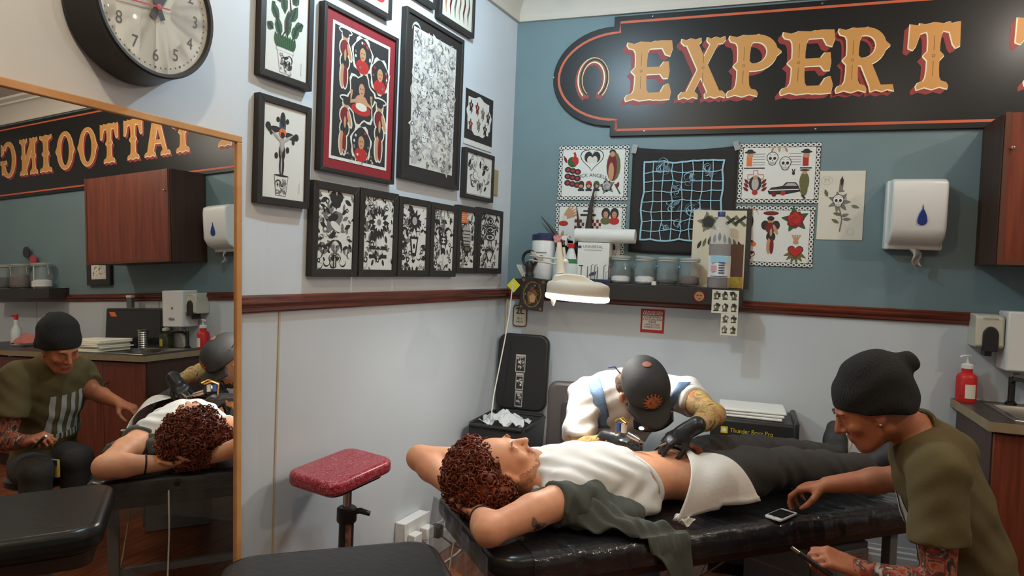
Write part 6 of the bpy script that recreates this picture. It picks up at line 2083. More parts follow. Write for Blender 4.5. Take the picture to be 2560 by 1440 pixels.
def head(B, c, f, u, s=1.0, m=0, lip=1, ears=True, beard=None):
    r, f, u = frm(f, u)
    R = np.stack([r, f, u], 1)
    W = lambda x, y, z: np.asarray(c) + (r * x + f * y + u * z) * s
    B.ell(W(0, -.012, .03), np.array([.074, .093, .09]) * s, .02, m, R)
    B.ell(W(0, .028, -.03), np.array([.062, .066, .088]) * s, .03, m, R)
    B.ell(W(0, .055, -.085), np.array([.04, .036, .036]) * s, .025, m, R)
    B.ell(W(0, .07, -.108), np.array([.022, .02, .017]) * s, .015, m, R)
    for q in (-1, 1):
        B.cone(W(q * .055, -.005, -.06), W(q * .028, .06, -.098), .017 * s, .015 * s, .02, m)
        B.ell(W(q * .042, .068, -.022), np.array([.019, .016, .017]) * s, .02, m, R)
    B.cone(W(-.036, .082, .024), W(.036, .082, .024), .0095 * s, .0095 * s, .012, m)
    for q in (-1, 1):
        B.ell(W(q * .031, .098, .006), np.array([.016, .014, .011]) * s, .01, m, R, 's')
        B.ell(W(q * .031, .078, .005), np.array([.0135, .0125, .0125]) * s, .004, m, R)
    B.cone(W(0, .09, .015), W(0, .114, -.026), .0075 * s, .0115 * s, .012, m)
    for q in (-1, 1):
        B.ell(W(q * .012, .1, -.031), np.array([.008, .01, .0075]) * s, .006, m, R)
    if beard is not None:
        B.ell(W(0, .06, -.088), np.array([.045, .042, .04]) * s, .012, beard, R)
        for q in (-1, 1):
            B.cone(W(q * .062, .0, -.05), W(q * .03, .066, -.095), .018 * s, .02 * s, .012, beard)
        B.cone(W(-.02, .096, -.045), W(.02, .096, -.045), .0075 * s, .0075 * s, .006, beard)
    B.cone(W(-.017, .093, -.059), W(.017, .093, -.059), .006 * s, .006 * s, .005, lip)
    B.cone(W(-.015, .092, -.069), W(.015, .092, -.069), .007 * s, .007 * s, .005, lip)
    B.cone(W(-.022, .104, -.0635), W(.022, .104, -.0635), .003 * s, .003 * s, .003, lip, 's')
    if ears:
        for q in (-1, 1):
            B.ell(W(q * .076, -.006, -.008), np.array([.009, .019, .03]) * s, .006, m, R)
            B.ell(W(q * .086, -.0, -.004), np.array([.006, .01, .017]) * s, .004, m, R, 's')
            B.ell(W(q * .074, .004, -.034), np.array([.007, .009, .011]) * s, .006, m, R)
    return W


def hand(B, wr, d, nrm_palm, side=1, m=0, curl=(.5, .5, .55, .6), thumb=.5, s=1.0, spread=.12, thumb_in=.4):
    """wrist, direction of the hand, back-of-hand normal; side +1: thumb on the d x n side"""
    d = nrm(d)
    n = np.asarray(nrm_palm, float)
    n = nrm(n - d * (n @ d))
    t = np.cross(d, n) * side          # towards the thumb
    wr = np.asarray(wr, float)
    P = lambda a, b, c_: wr + (d * a + t * b + n * c_) * s
    # palm: four metacarpals
    offs = [.027, .009, -.009, -.026]
    kn = [.088, .092, .087, .078]
    for o_, k_ in zip(offs, kn):
        B.cone(P(.0, o_ * .6, 0), P(k_, o_, .003), .0145 * s, .0112 * s, .012, m)
    B.ell(P(.035, .022, -.008), np.array([.017, .017, .017]) * s, .014, m)
    lens = [(.040, .025, .021), (.044, .028, .022), (.041, .026, .021), (.032, .02, .018)]
    rad = [.0092, .0095, .009, .008]
    for i in range(4):
        p = P(kn[i], offs[i], .003)
        a = curl[i] * .75
        fan = (1.5 - i) * spread
        for j, L in enumerate(lens[i]):
            dd = d * math.cos(a) - n * math.sin(a)
            dd = nrm(dd + t * fan * math.cos(a))
            q = p + dd * L * s
            B.cone(p, q, rad[i] * (1 - .09 * j) * s, rad[i] * (.93 - .1 * j) * s, .004, m)
            p = q
            a += curl[i] * (1.15 if j == 0 else .8)
    p = P(.018, .024, -.006)
    td = nrm(d * .62 + t * (.78 - thumb_in * .5) - n * (.2 + .6 * thumb))
    q = p + td * .042 * s
    B.cone(p, q, .0135 * s, .0115 * s, .008, m)
    td2 = nrm(d * .85 + t * (.3 - .5 * thumb_in) - n * (.25 + .5 * thumb))
    q2 = q + td2 * .032 * s
    B.cone(q, q2, .0112 * s, .0098 * s, .004, m)
    td3 = nrm(d * .95 + t * (.1 - .6 * thumb_in) - n * .35)
    B.cone(q2, q2 + td3 * .026 * s, .0098 * s, .008 * s, .004, m)


# ================================================================== the client on the bed
CO_ = BN0 + .34 * BWv
U3 = np.array([BU[0], BU[1], 0]); W3 = np.array([BWv[0], BWv[1], 0]); Z3 = np.array([0, 0, 1.0])
def CL(a, b, z):
    P = CO_ + a * BU + b * BWv
    return np.array([P[0], P[1], z])
def CD(a, b, z):
    return U3 * a + W3 * b + Z3 * z
RC = np.stack([U3, W3, Z3], 1)
client = thing('person', 'red-haired person lying on the bed in white T-shirt and black jeans, hands behind the head', 'person', Matrix.Translation(CL(.8, 0, BZ)))
base_c = CL(.8, 0, BZ)
lo = np.min([CL(a, b, 0) for a in (-.22, 1.98) for b in (-.42, .46)], 0); hi = np.max([CL(a, b, 0) for a in (-.22, 1.98) for b in (-.42, .46)], 0)
lo[2], hi[2] = BZ - .02, 1.0
B = Sdf(lo, hi, .0062)
HC, HF, HU = CL(.16, .045, .768), CD(.46, -.2, .86), CD(-.9, .0, .42)
WH = head(B, HC, HF, HU, 1.04, 0, 1, True, 2)
B.cone(WH(0, -.02, -.05), CL(.30, .02, .715), .056, .062, .03, 0)
# trunk
B.ell(CL(.40, 0, .715), (.15, .17, .098), .05, 0, RC)
B.ell(CL(.52, 0, .715), (.16, .155, .104), .05, 0, RC)
B.ell(CL(.70, 0, .70), (.16, .138, .088), .05, 0, RC)
B.ell(CL(.86, 0, .70), (.12, .155, .088), .04, 0, RC)
B.ell(CL(.735, -.005, .797), (.012, .009, .012), .008, 0, RC, 's')
SH = {-1: CL(.30, -.165, .705), 1: CL(.27, .185, .715)}
EL = {-1: CL(0.005, -.262, .672), 1: CL(-.055, .325, .735)}
WR = {-1: CL(.045, -.055, .652), 1: CL(.03, .10, .66)}
for s_ in (-1, 1):
    B.cone(CL(.33, s_ * .09, .72), SH[s_], .07, .06, .04, 0)
    mid = SH[s_] * .55 + EL[s_] * .45 + np.array([0, 0, .004])
    B.path([SH[s_], mid, EL[s_]], [.058, .053, .044], .02, 0)
    B.ell(EL[s_], (.036, .036, .034), .02, 0)
    m2 = EL[s_] * .7 + WR[s_] * .3
    B.path([EL[s_], m2, WR[s_]], [.043, .045, .029], .02, 0)
hand(B, WR[-1], CD(.1, .9, -.05), CD(.1, 0, -1), 1, 0, (.2, .2, .2, .25), .1)
hand(B, WR[1], CD(.1, -.9, -.05), CD(.1, 0, -1), -1, 0, (.2, .2, .2, .25), .1)
# legs under the trousers and shoes
for s_ in (-1, 1):
    B.path([CL(.9, s_ * .08, .695), CL(1.32, s_ * .1, .715), CL(1.72, s_ * .085, .675)], [.078, .055, .04], .03, 0)
    B.cone(CL(1.72, s_ * .085, .665), CL(1.785, s_ * .112, .70), .034, .026, .02, 0)
_wb = EL[-1] * .35 + WR[-1] * .65
_ax = nrm(WR[-1] - EL[-1]); _o1 = nrm(np.cross(_ax, Z3)); _o2 = np.cross(_ax, _o1)
part(client, 'wristband', MB().tube([_wb + (_o1 * math.cos(a) + _o2 * math.sin(a)) * .0375 - base_c for a in [2 * math.pi * i / 24 for i in range(24)]], .004, 6, closed=True), M_BLKPLASTIC, smooth=True)
body = B.build('body', [M_SKIN_C, M_LIP, M_BEARD, M_SKIN_R], client, base_c)
# --- hair: a lumpy cap and many small curls
h_ = Sdf(WH(0, 0, .03) - .21, WH(0, 0, .03) + .21, .005)
rr = random.Random(31)
rH, fH, uH = frm(HF, HU)
R3 = np.stack([rH, fH, uH], 1)
h_.ell(WH(0, -.052, .058), np.array([.096, .098, .096]), .01, 0, R3)
h_.ell(WH(0, -.07, .0), np.array([.09, .082, .085]), .02, 0, R3)
h_.ell(WH(.03, -.075, .03), np.array([.1, .085, .09]), .02, 0, R3)
roots = []
while len(roots) < 620:
    v = nrm([rr.gauss(0, 1), rr.gauss(0, 1), rr.gauss(0, 1)])
    if v[1] > .55 - .0 * v[2] and v[2] < .72:
        continue
    if v[2] < -.62 or (v[1] > .2 and v[2] < .25):
        continue
    roots.append(v)
for v in roots[:300]:
    p = WH(.01 + v[0] * .108, -.055 + v[1] * .11, .042 + v[2] * .108)
    h_.ell(p, np.ones(3) * rr.uniform(.014, .024), .006, 0)
hair = h_.build('hair', [M_HAIR], client, base_c)
cm = MB()
hv = hair.data.vertices
for q_ in rr.sample(range(len(hv)), 900):
    p = np.array(hv[q_].co) + base_c
    nv_ = np.array(hv[q_].normal)
    if (p - HC) @ fH > .045 and (p - HC) @ uH < .06:
        continue
    d_ = nrm(nv_ * .6 + np.array([rr.uniform(-.6, .6), rr.uniform(-.6, .6), rr.uniform(-.4, .6)]))
    x_ = nrm(np.cross(d_, [.3, .2, .9])); y_ = np.cross(d_, x_)
    R_ = rr.uniform(.006, .012); n_ = 11; ph_ = rr.uniform(0, 6); L_ = rr.uniform(.014, .028)
    pts = [p - nv_ * .004 + d_ * L_ * i / n_ + (x_ * math.cos(ph_ + i * .95) + y_ * math.sin(ph_ + i * .95)) * R_ for i in range(n_ + 1)]
    cm.tube([q - base_c for q in pts], [.0046 * (1 - .5 * i / n_) for i in range(n_ + 1)], 5)
co = part(client, 'curls', cm, M_HAIR, smooth=True, angle=70)
co['kind'] = 'stuff'
for q in (-1, 1):
    part(client, 'eyebrow', MB().tube([WH(q * x, y, z) - base_c for x, y, z in ((.016, .096, .022), (.03, .094, .03), (.046, .08, .026))], [.003, .0042, .002], 6), M_BEARD, smooth=True)
# --- T-shirt
T = Sdf(lo, hi, .0075)
T.ell(CL(.405, 0, .717), (.155, .182, .113), .05, 0, RC)
T.cone(CL(.38, .01, .722), CL(.275, .02, .725), .095, .078, .05, 0, flat=True)
T.ell(CL(.52, 0, .717), (.165, .166, .116), .05, 0, RC)
T.ell(CL(.66, -.01, .702), (.15, .152, .103), .05, 0, RC)
T.cone(CL(.37, -.06, .722), CL(.325, -.13, .718), .094, .08, .04, 0)
for s_ in (1,):
    T.cone(CL(.34, s_ * .09, .72), SH[s_] * .8 + EL[s_] * .2, .079, .064, .04, 0, flat=True)
T.ell(CL(.52, -.13, .645), (.2, .07, .045), .05, 0, RC)
T.cut(CL(.625, 0, .71), CD(1, .32, .12), .01)
T.cut(CL(.262, .02, .78), CD(-1, 0, .4), .01)
T.wave(lambda x, y, z: .0035 * np.sin(((x - CO_[0]) * BU[0] + (y - CO_[1]) * BU[1]) * 55 + ((x - CO_[0]) * BWv[0] + (y - CO_[1]) * BWv[1]) * 38 + 3 * np.sin(z * 40)) + .003 * np.sin(((x - CO_[0]) * BWv[0] + (y - CO_[1]) * BWv[1]) * 70 - z * 60))
T.build('t_shirt', [M_TEE], client, base_c)
def neckband(i, n=40):
    a = 2 * math.pi * i / n
    return CL(.30 + .018 * math.sin(a), .035 + .064 * math.cos(a), .735 + .06 * math.sin(a)) - base_c
part(client, 'neckband', MB().tube([neckband(i) for i in range(40)], .008, 6, closed=True), M_TEE, smooth=True)
def hem(i, n=48):
    a = 2 * math.pi * i / n
    b_, z_ = -.01 + .155 * math.cos(a), .70 + .098 * math.sin(a)
    return CL(.63 - .32 * b_ - .12 * (z_ - .7) * 1.0, b_, max(z_, BZ + .008)) - base_c
part(client, 'rolled_hem', MB().tube([hem(i) for i in range(48)], .0085, 7, closed=True), M_TEE, smooth=True)
# --- jeans
J = Sdf(lo, hi, .0075)
J.ell(CL(.93, 0, .70), (.1, .168, .1), .04, 0, RC)
for s_ in (-1, 1):
    J.path([CL(.93, s_ * .085, .70), CL(1.12, s_ * .098, .715), CL(1.33, s_ * .105, .722), CL(1.5, s_ * .1, .7), CL(1.765, s_ * .09, .68)], [.098, .09, .07, .066, .058], .03, 0)
J.cut(CL(.868, 0, .7), CD(-1, 0, -.05), .006)
J.wave(lambda x, y, z: .004 * np.sin(((x - CO_[0]) * BU[0] + (y - CO_[1]) * BU[1]) * 60 + z * 50 + 2 * np.sin(y * 30)))
J.build('jeans', [M_JEANS], client, base_c)
# --- belt with two buckles, brown leather label
def beltp(a, off, i, n=56, rz=.094, rb=.166):
    t_ = 2 * math.pi * i / n
    return CL(a, (rb + off) * math.cos(t_), max(.70 + (rz + off) * math.sin(t_), BZ + .004)) - base_c
def belt_strip(u, v):
    q = beltp(.862 + .036 * v, .006, u * 56)
    return tuple(q)
part(client, 'belt', MB().grid(belt_strip, 56, 2, closed_u=True), M_JEANS, smooth=True, solid=.004)
part(client, 'leather_waistband', MB().grid(lambda u, v: tuple(beltp(.9 + .034 * v, .01 + .004 * v, 4 + u * 19, 56)), 20, 2), M_LEATHER, smooth=True, solid=.003)
for (a_, t0, t1) in ((.868, 11.5, 14.5), (.905, 10, 13)):
    pts = [beltp(a_ - .022, .016, t0), beltp(a_ + .022, .016, t0), beltp(a_ + .022, .016, t1), beltp(a_ - .022, .016, t1)]
    part(client, 'buckle', MB().tube(pts, .0035, 6, closed=True), M_CHROME, smooth=True)
part(client, 'jeans_button', MB().ell(beltp(.955, .012, 9.5), (.008, .008, .006), 12, 8), mat('brass', S(196, 170, 110), .3, metal=1), smooth=True)
# --- shoes
for s_ in (-1, 1):
    Q = Sdf(CL(1.83, s_ * .1, .75) - .19, CL(1.83, s_ * .1, .75) + .19, .006)
    heel, ball, toe = CL(1.765, s_ * .085, .66), CL(1.81, s_ * .13, .735), CL(1.83, s_ * .155, .785)
    Q.path([heel, ball, toe], [.045, .046, .036], .03, 0)
    Q.cone(CL(1.74, s_ * .088, .69), CL(1.77, s_ * .09, .70), .046, .05, .02, 0)
    Q.cut(CL(1.81, s_ * .1, .69), CD(1, s_ * .2, -.55), .006)
    sh_ = Q.build('shoe', [M_SHOE], client, base_c)
    nv_ = nrm(CD(1, s_ * .2, -.55)); tz_ = nrm(CD(.55, s_ * .35, .9)); tz_ = nrm(tz_ - nv_ * (tz_ @ nv_)); tx_ = np.cross(nv_, tz_)
    out_ = []
    for i in range(28):
        t_ = 2 * math.pi * i / 28
        zz = math.sin(t_)
        c_ = CL(1.81, s_ * .1, .69) + tz_ * .02
        out_.append(c_ + tx_ * (.047 if zz > 0 else .04) * math.cos(t_) + tz_ * .115 * zz + nv_ * .012 - base_c)
    mb = MB()
    mb.add([tuple(q) for q in out_] + [tuple(q - nv_ * .018) for q in out_], [tuple(range(28)), tuple(range(55, 27, -1))] + [(i, (i + 1) % 28, (i + 1) % 28 + 28, i + 28) for i in range(28)])
    part(sh_, 'sole', mb, M_SOLE, bevel=.004)
# --- open grey-green overshirt on the near side
V_ = Sdf(lo, hi + np.array([.1, .1, 0]), .0075)
V_.cone(CL(.40, -.15, .69), SH[-1] * .86 + EL[-1] * .14, .078, .074, .04, 0, flat=True)
V_.cone(CL(.24, -.12, .68), CL(.33, -.16, .69), .05, .062, .03, 0)
V_.ell(CL(.46, -.2, .655), (.13, .07, .05), .04, 0, RC)
V_.wave(lambda x, y, z: .004 * np.sin(x * 75 + y * 40 + z * 60) + .003 * np.sin(y * 90 - z * 70))
V_.build('overshirt', [M_GREYGREEN], client, base_c)
tp = [(.22, -.11, .71), (.28, -.15, .745), (.38, -.20, .715), (.47, -.245, .68), (.55, -.285, .655), (.61, -.315, .64), (.66, -.34, .632)]
bt = [(.27, -.21, .655), (.35, -.27, .64), (.42, -.31, .636), (.48, -.345, .63), (.54, -.37, .55), (.60, -.38, .48), (.67, -.385, .43)]
def drape(u, v):
    x = u * 6
    i = min(5, int(x)); f_ = x - i
    t0 = np.array(tp[i]) * (1 - f_) + np.array(tp[i + 1]) * f_
    b0 = np.array(bt[i]) * (1 - f_) + np.array(bt[i + 1]) * f_
    q = t0 * (1 - v) + b0 * v
    bul = math.sin(math.pi * v) * .022 * (1 - .3 * u)
    q = q + np.array([0, -.3, .8]) * bul
    q[2] += .009 * math.sin(18 * u + 8 * v) + .006 * math.sin(34 * u - 9 * v)
    q[1] += .008 * math.sin(21 * u + 2) * v
    if q[1] > -.352 and q[2] > BZ - .03:
        q[2] = max(q[2], BZ + .014)
    else:
        q[1] = min(q[1], -.36)
    return tuple(CL(*q) - base_c)
part(client, 'overshirt_panel', MB().grid(drape, 50, 18), M_GREYGREEN, smooth=True, angle=80, solid=.004)
# paper towel on the hip
pt_ = thing('paper_towel', 'white paper towel tucked into the belt and draped over the hip', 'towel', Matrix.Translation(CL(.85, -.18, .72)))
pb_ = CL(.85, -.18, .72)
def ptow(u, v):
    c00, c10, c01, c11 = np.array([.845, -.07, .803]), np.array([.90, -.10, .80]), np.array([.66, -.285, .645]), np.array([1.04, -.255, .668])
    q = (c00 * (1 - u) + c10 * u) * (1 - v) + (c01 * (1 - u) + c11 * u) * v
    q[2] += .055 * math.sin(math.pi * min(1, v * .95)) * (.6 + .4 * u) + .006 * math.sin(7 * u + 5 * v) - .02 * (v ** 6) * u
    q[1] -= .05 * math.sin(math.pi * v) * (.5 + .5 * (1 - u))
    if v > .93:
        q[2] += .01 * (1 if u > .5 else -.3)
    return tuple(CL(*q) - pb_)
part(pt_, 'sheet', MB().grid(ptow, 26, 26), mat('paper_towel_white', S(224, 218, 210), .9, bump=.15, bs=90), smooth=True, angle=80, solid=.0012)
part(pt_, 'corner_fold', MB().grid(lambda u, v: tuple(CL(.665 + u * .05 + .01 * math.sin(9 * v), -.285 - .02 * u + .03 * v, .632 + .012 * math.sin(8 * u) + .012 * v) - pb_), 10, 10), mat('paper_towel_white', S(224, 218, 210), .9), smooth=True, solid=.0012)
from mathutils.bvhtree import BVHTree


def decal(target, off, name, parent, base, org, d, ax, up, w, h, nu, nv, mats, pat, lift=.0025, keep=None):
    """thin patch laid onto a mesh by casting from a plane; base is subtracted from the result"""
    me = target.data
    tv = [np.array(v.co) + off for v in me.vertices]
    bvh = BVHTree.FromPolygons([tuple(p) for p in tv], [tuple(p.vertices) for p in me.polygons])
    d, ax, up = nrm(d), nrm(ax), nrm(up)
    grid, V, F, MI = {}, [], [], []
    for j in range(nv + 1):
        for i in range(nu + 1):
            p = org + ax * (i / nu - .5) * w + up * (j / nv - .5) * h
            hit = bvh.ray_cast(Vector(p), Vector(d), 1.6)
            if hit[0] is not None:
                grid[i, j] = len(V)
                V.append(tuple(np.array(hit[0]) - d * lift - base))
    for j in range(nv):
        for i in range(nu):
            q = [(i, j), (i + 1, j), (i + 1, j + 1), (i, j + 1)]
            mi = pat((i + .5) / nu, (j + .5) / nv)
            if mi is not None and all(k in grid for k in q):
                P = [np.array(V[grid[k]]) for k in q]
                if max(np.linalg.norm(P[a] - P[a - 1]) for a in range(4)) < 9 * max(w / nu, h / nv):
                    F.append([grid[k] for k in q])
                    MI.append(mi)
    m_ = bpy.data.meshes.new(name)
    m_.from_pydata(V, [], F)
    for mm in mats:
        m_.materials.append(mm)
    m_.polygons.foreach_set('material_index', MI)
    m_.polygons.foreach_set('use_smooth', [True] * len(F))
    o = bpy.data.objects.new(name, m_)
    COL.objects.link(o)
    o.parent = parent
    return o


def rose_patch(u, v):
    x, y = u - .5, v - .5
    a = math.atan2(y, x)
    r = math.hypot(x, y)
    lim = .3 + .14 * math.sin(a * 3 + 1) + .05 * math.sin(a * 7)
    if r > lim: return None
    return 0 if y < .05 or r < .12 else 1
_o = atd(1345, 1318, 1.7)
decal(body, base_c, 'arm_tattoo', client, base_c, _o, ray(1345, 1318), RGT, UPV, .062, .075, 26, 26, [mat('dark_rose_ink', S(58, 54, 52), .6), mat('faded_rose_ink', S(136, 126, 100), .6, vs_=60, col2=S(150, 100, 90))], rose_patch, .0015)
# ================================================================== the tattooist with the cap
aN, aRS, aLS = atd(1572, 958, 2.98), atd(1466, 990, 2.98), atd(1708, 985, 2.96)
aRE, aRW = atd(1438, 1128, 2.86), atd(1532, 1098, 2.74)
aLE, aLW = atd(1786, 1036, 2.76), atd(1722, 1074, 2.58)
aP = np.array([.80, -.575, .56])
aH = atd(1614, 978, 2.80)
aF, aU = np.array([.46, -.58, -.68]), np.array([.10, -.62, .78])
artist = thing('person', 'tattooist in black cap, white T-shirt and pale denim dungarees bending over the client', 'person', Matrix.Translation((aP[0], aP[1], 0)))
ab = np.array([aP[0], aP[1], 0])
lo, hi = np.array([.5, -1.32, .0]), np.array([1.6, -.25, 1.25])
B = Sdf(lo, hi, .0062)
WA = head(B, aH, aF, aU, 1.06, 0, 1, True, 2)
B.cone(WA(0, -.03, -.05), aN, .055, .06, .03, 0)
B.ell(WA(.095, .006, -.004), (.011, .019, .03), .006, 0, np.stack(frm(aF, aU), 1))
lat = nrm(aLS - aRS); spn = nrm(aN - aP); dep = nrm(np.cross(lat, spn)); lat = np.cross(spn, dep)
RA = np.stack([lat, dep, spn], 1)
mid = lambda t: aP * (1 - t) + aN * t
tor = [(.80, (.175, .105, .12)), (.58, (.16, .115, .13)), (.32, (.145, .115, .12)), (.1, (.16, .12, .11))]
for t_, r_ in tor:
    B.ell(mid(t_), r_, .05, 0, RA)
for sh_, el, wr, mm in ((aRS, aRE, aRW, 3), (aLS, aLE, aLW, 3)):
    B.cone(aN * .6 + sh_ * .4 - np.array([0, 0, .02]), sh_, .065, .058, .04, 0)
    B.path([sh_, sh_ * .5 + el * .5, el], [.056, .05, .041], .02, mm)
    B.path([el, el * .65 + wr * .35, wr], [.042, .041, .028], .02, mm)
hand(B, aRW, atd(1590, 1108, 2.66) - aRW, np.array([.1, -.3, .9]), 1, 4, (.75, .8, .85, .9), .6)
hand(B, aLW, atd(1655, 1112, 2.60) - aLW, np.array([.2, -.35, .9]), -1, 4, (.45, .5, .55, .6), .4)
for wr, nx in ((aRW, atd(1590, 1108, 2.66)), (aLW, atd(1655, 1112, 2.60))):
    B.cone(wr - nrm(nx - wr) * .035, wr + nrm(nx - wr) * .03, .033, .031, .008, 4)
for s_ in (-1, 1):
    kn = np.array([.985, -.78, .445]) + np.array([.11, .1, 0]) * s_ - np.array([.02, -.02, 0])
    B.path([aP + lat * .09 * s_, kn], [.085, .06], .03, 0)
    B.path([kn, kn * np.array([1, 1, 0]) + np.array([-.02, .03, .09])], [.058, .042], .02, 0)
    B.cone(kn * np.array([1, 1, 0]) + np.array([-.02, .03, .05]), kn * np.array([1, 1, 0]) + np.array([.0, -.04, .035]), .038, .034, .02, 0)
abody = B.build('body', [M_SKIN_A, M_LIP, M_BRHAIR, M_TAT_A, M_GLOVE], artist, ab)
# hair at the nape and side
Hh = Sdf(aH - .2, aH + .2, .006)
rA, fA, uA = frm(aF, aU)
RHd = np.stack([rA, fA, uA], 1)
Hh.ell(WA(0, -.03, .0), (.079, .082, .085), .02, 0, RHd)
Hh.ell(WA(.072, -.05, .0), (.034, .05, .045), .02, 0, RHd)
Hh.cut(WA(0, .03, 0), fA, .01)
Hh.cut(WA(0, 0, -.075), -uA, .01)
Hh.wave(lambda x, y, z: .0035 * np.sin(x * 160 + z * 90) * np.sin(y * 140))
Hh.build('hair', [M_BRHAIR], artist, ab)
# T-shirt
T = Sdf(lo, hi, .0078)
for t_, r_ in tor:
    T.ell(mid(t_), np.array(r_) + .012, .05, 0, RA)
T.cone(aN * .75 + mid(.8) * .25, aN + spn * .005, .085, .072, .03, 0, flat=True)
for sh_, el, q in ((aRS, aRE, .8), (aLS, aLE, .42)):
    T.cone(aN * .6 + sh_ * .4 - np.array([0, 0, .02]), sh_, .076, .072, .04, 0)
    T.cone(sh_, sh_ * (1 - q) + el * q, .074, .07, .03, 0, flat=True)
T.wave(lambda x, y, z: .004 * np.sin(x * 60 + z * 45 + 2 * np.sin(y * 30)) + .003 * np.sin(z * 85 - x * 50))
atee = T.build('t_shirt', [M_TEE], artist, ab)
cb = [aN + spn * .012 + lat * .07 * math.cos(a) + dep * .064 * math.sin(a) + spn * .012 * math.sin(a * 2) for a in [2 * math.pi * i / 28 for i in range(28)]]
part(artist, 'collar', MB().tube([q - ab for q in cb], .009, 7, closed=True), M_TEE, smooth=True)
# dungarees: trousers, bib and straps
D_ = Sdf(lo, hi, .009)
for t_, r_ in tor[2:]:
    D_.ell(mid(t_), np.array(r_) + .018, .05, 0, RA)
for s_ in (-1, 1):
    kn = np.array([.985, -.78, .445]) + np.array([.11, .1, 0]) * s_ - np.array([.02, -.02, 0])
    D_.path([aP + lat * .09 * s_, kn], [.1, .078], .03, 0)
    D_.path([kn, kn * np.array([1, 1, 0]) + np.array([-.02, .03, .1])], [.075, .065], .02, 0)
D_.cut(mid(.42), (0, 0, 1), .008)
D_.build('dungarees', [M_DENIM], artist, ab)
fdir = dep if dep @ (CAM - aN) > 0 else -dep
tv_ = BVHTree.FromPolygons([tuple(np.array(v.co) + ab) for v in atee.data.vertices], [tuple(p.vertices) for p in atee.data.polygons])
def ribbon(px, wid, name):
    pts, td = [], []
    for (x, y) in px:
        hit = tv_.ray_cast(Vector(CAM), Vector(nrm(ray(x, y))), 6)
        td.append(None if hit[0] is None else float((np.array(hit[0]) - CAM) @ FWD))
    last = next(q for q in td if q is not None)
    for i in range(len(td)):
        if td[i] is None or abs(td[i] - last) > .08:
            td[i] = last
        last = td[i]
    vs, fs = [], []
    for i, (x, y) in enumerate(px):
        t_ = np.mean(td[max(0, i - 1):i + 2]) - .009
        for k in (-1, -.35, .35, 1):
            vs.append(tuple(atd(x, y, t_ + .004 * abs(k)) + RGT * k * wid / 2 - ab))
    for i in range(len(px) - 1):
        for k in range(3):
            fs.append((i * 4 + k, i * 4 + k + 1, i * 4 + k + 5, i * 4 + k + 4))
    return part(artist, name, MB().add(vs, fs), M_DENIM, smooth=True, angle=80, solid=.004)
ribbon([(1482 + 30 * (i / 14) ** .9, 942 + 128 * i / 14) for i in range(15)], .056, 'strap')
ribbon([(1712 - 40 * (i / 8), 955 + 70 * i / 8) for i in range(9)], .05, 'strap')
# cap
Cp = Sdf(aH - .22, aH + .22, .005)
Cp.ell(WA(0, -.008, .045), (.094, .118, .1), .02, 0, RHd)
Cp.ell(WA(0, .03, .055), (.078, .08, .085), .03, 0, RHd)
Cp.cut(WA(0, 0, .032), -uA + fA * .08, .005)
cap = Cp.build('cap', [M_CAPBLK], artist, ab)
def brim(u, v):
    a = (u - .5) * 2.15
    rx, ry = .084 + .012 * v, .1 + .085 * v * math.cos((u - .5) * 2.4) ** .7
    x = rx * math.sin(a)
    y = -.008 + ry * math.cos(a) * 1.0
    z = .036 - .026 * v - .022 * (abs(u - .5) * 2) ** 2 * (v * .8 + .2)
    return tuple(WA(x, y, z) - ab)
part(cap, 'brim', MB().grid(brim, 25, 8), M_CAPBLK, smooth=True, angle=80, solid=.004)
part(cap, 'top_button', MB().ell(WA(0, -.01, .133) - ab, (.008, .008, .006), 10, 6), M_CAPBLK, smooth=True)
M_EMB = mat('orange_embroidery', S(186, 110, 60), .8, vs_=160, col2=S(120, 66, 40), bump=.4, bs=300)
def sun(u, v):
    x, y = u - .5, v - .5
    r = math.hypot(x, y)
    a = math.atan2(y, x)
    if r < .3: return 0 if not (.1 < abs(x) < .17 and .03 < y < .1) else 1
    return 0 if r < .36 + .13 * (math.sin(a * 14) > 0.1) else None
decal(cap, ab, 'emblem', cap, ab, WA(0, .3, .075), -fA, rA, uA, .075, .075, 30, 30, [M_EMB, M_CAPBLK], sun)
decal(cap, ab, 'patch', cap, ab, WA(-.01, -.02, .35), -uA, rA, fA, .035, .03, 8, 8, [mat('copper_patch', S(150, 96, 74), .6)], lambda u, v: 0 if math.hypot(u - .5, v - .5) < .5 else None)
part(cap, 'pen', MB().tube([WA(.085, -.04, .085) - ab, WA(.1, -.065, .1) - ab, WA(.125, -.07, .095) - ab], .0028, 6), mat('blue_pen', S(50, 54, 130), .4), smooth=True)
# magnifier visor seen below the brim
part(artist, 'visor', MB().grid(lambda u, v: tuple(WA((u - .5) * .15, .135 - .03 * (2 * u - 1) ** 2 + .01 * v, -.005 - .05 * v) - ab), 12, 6), mat('visor_black', S(40, 40, 41), .15), smooth=True, solid=.003)
part(artist, 'visor_lamp', MB().ell(WA(.055, .148, -.01) - ab, (.011, .006, .007), 12, 8), mat('visor_led', (1, 1, 1, 1), emit=(.95, .98, 1, 1), es=4.0), smooth=True)
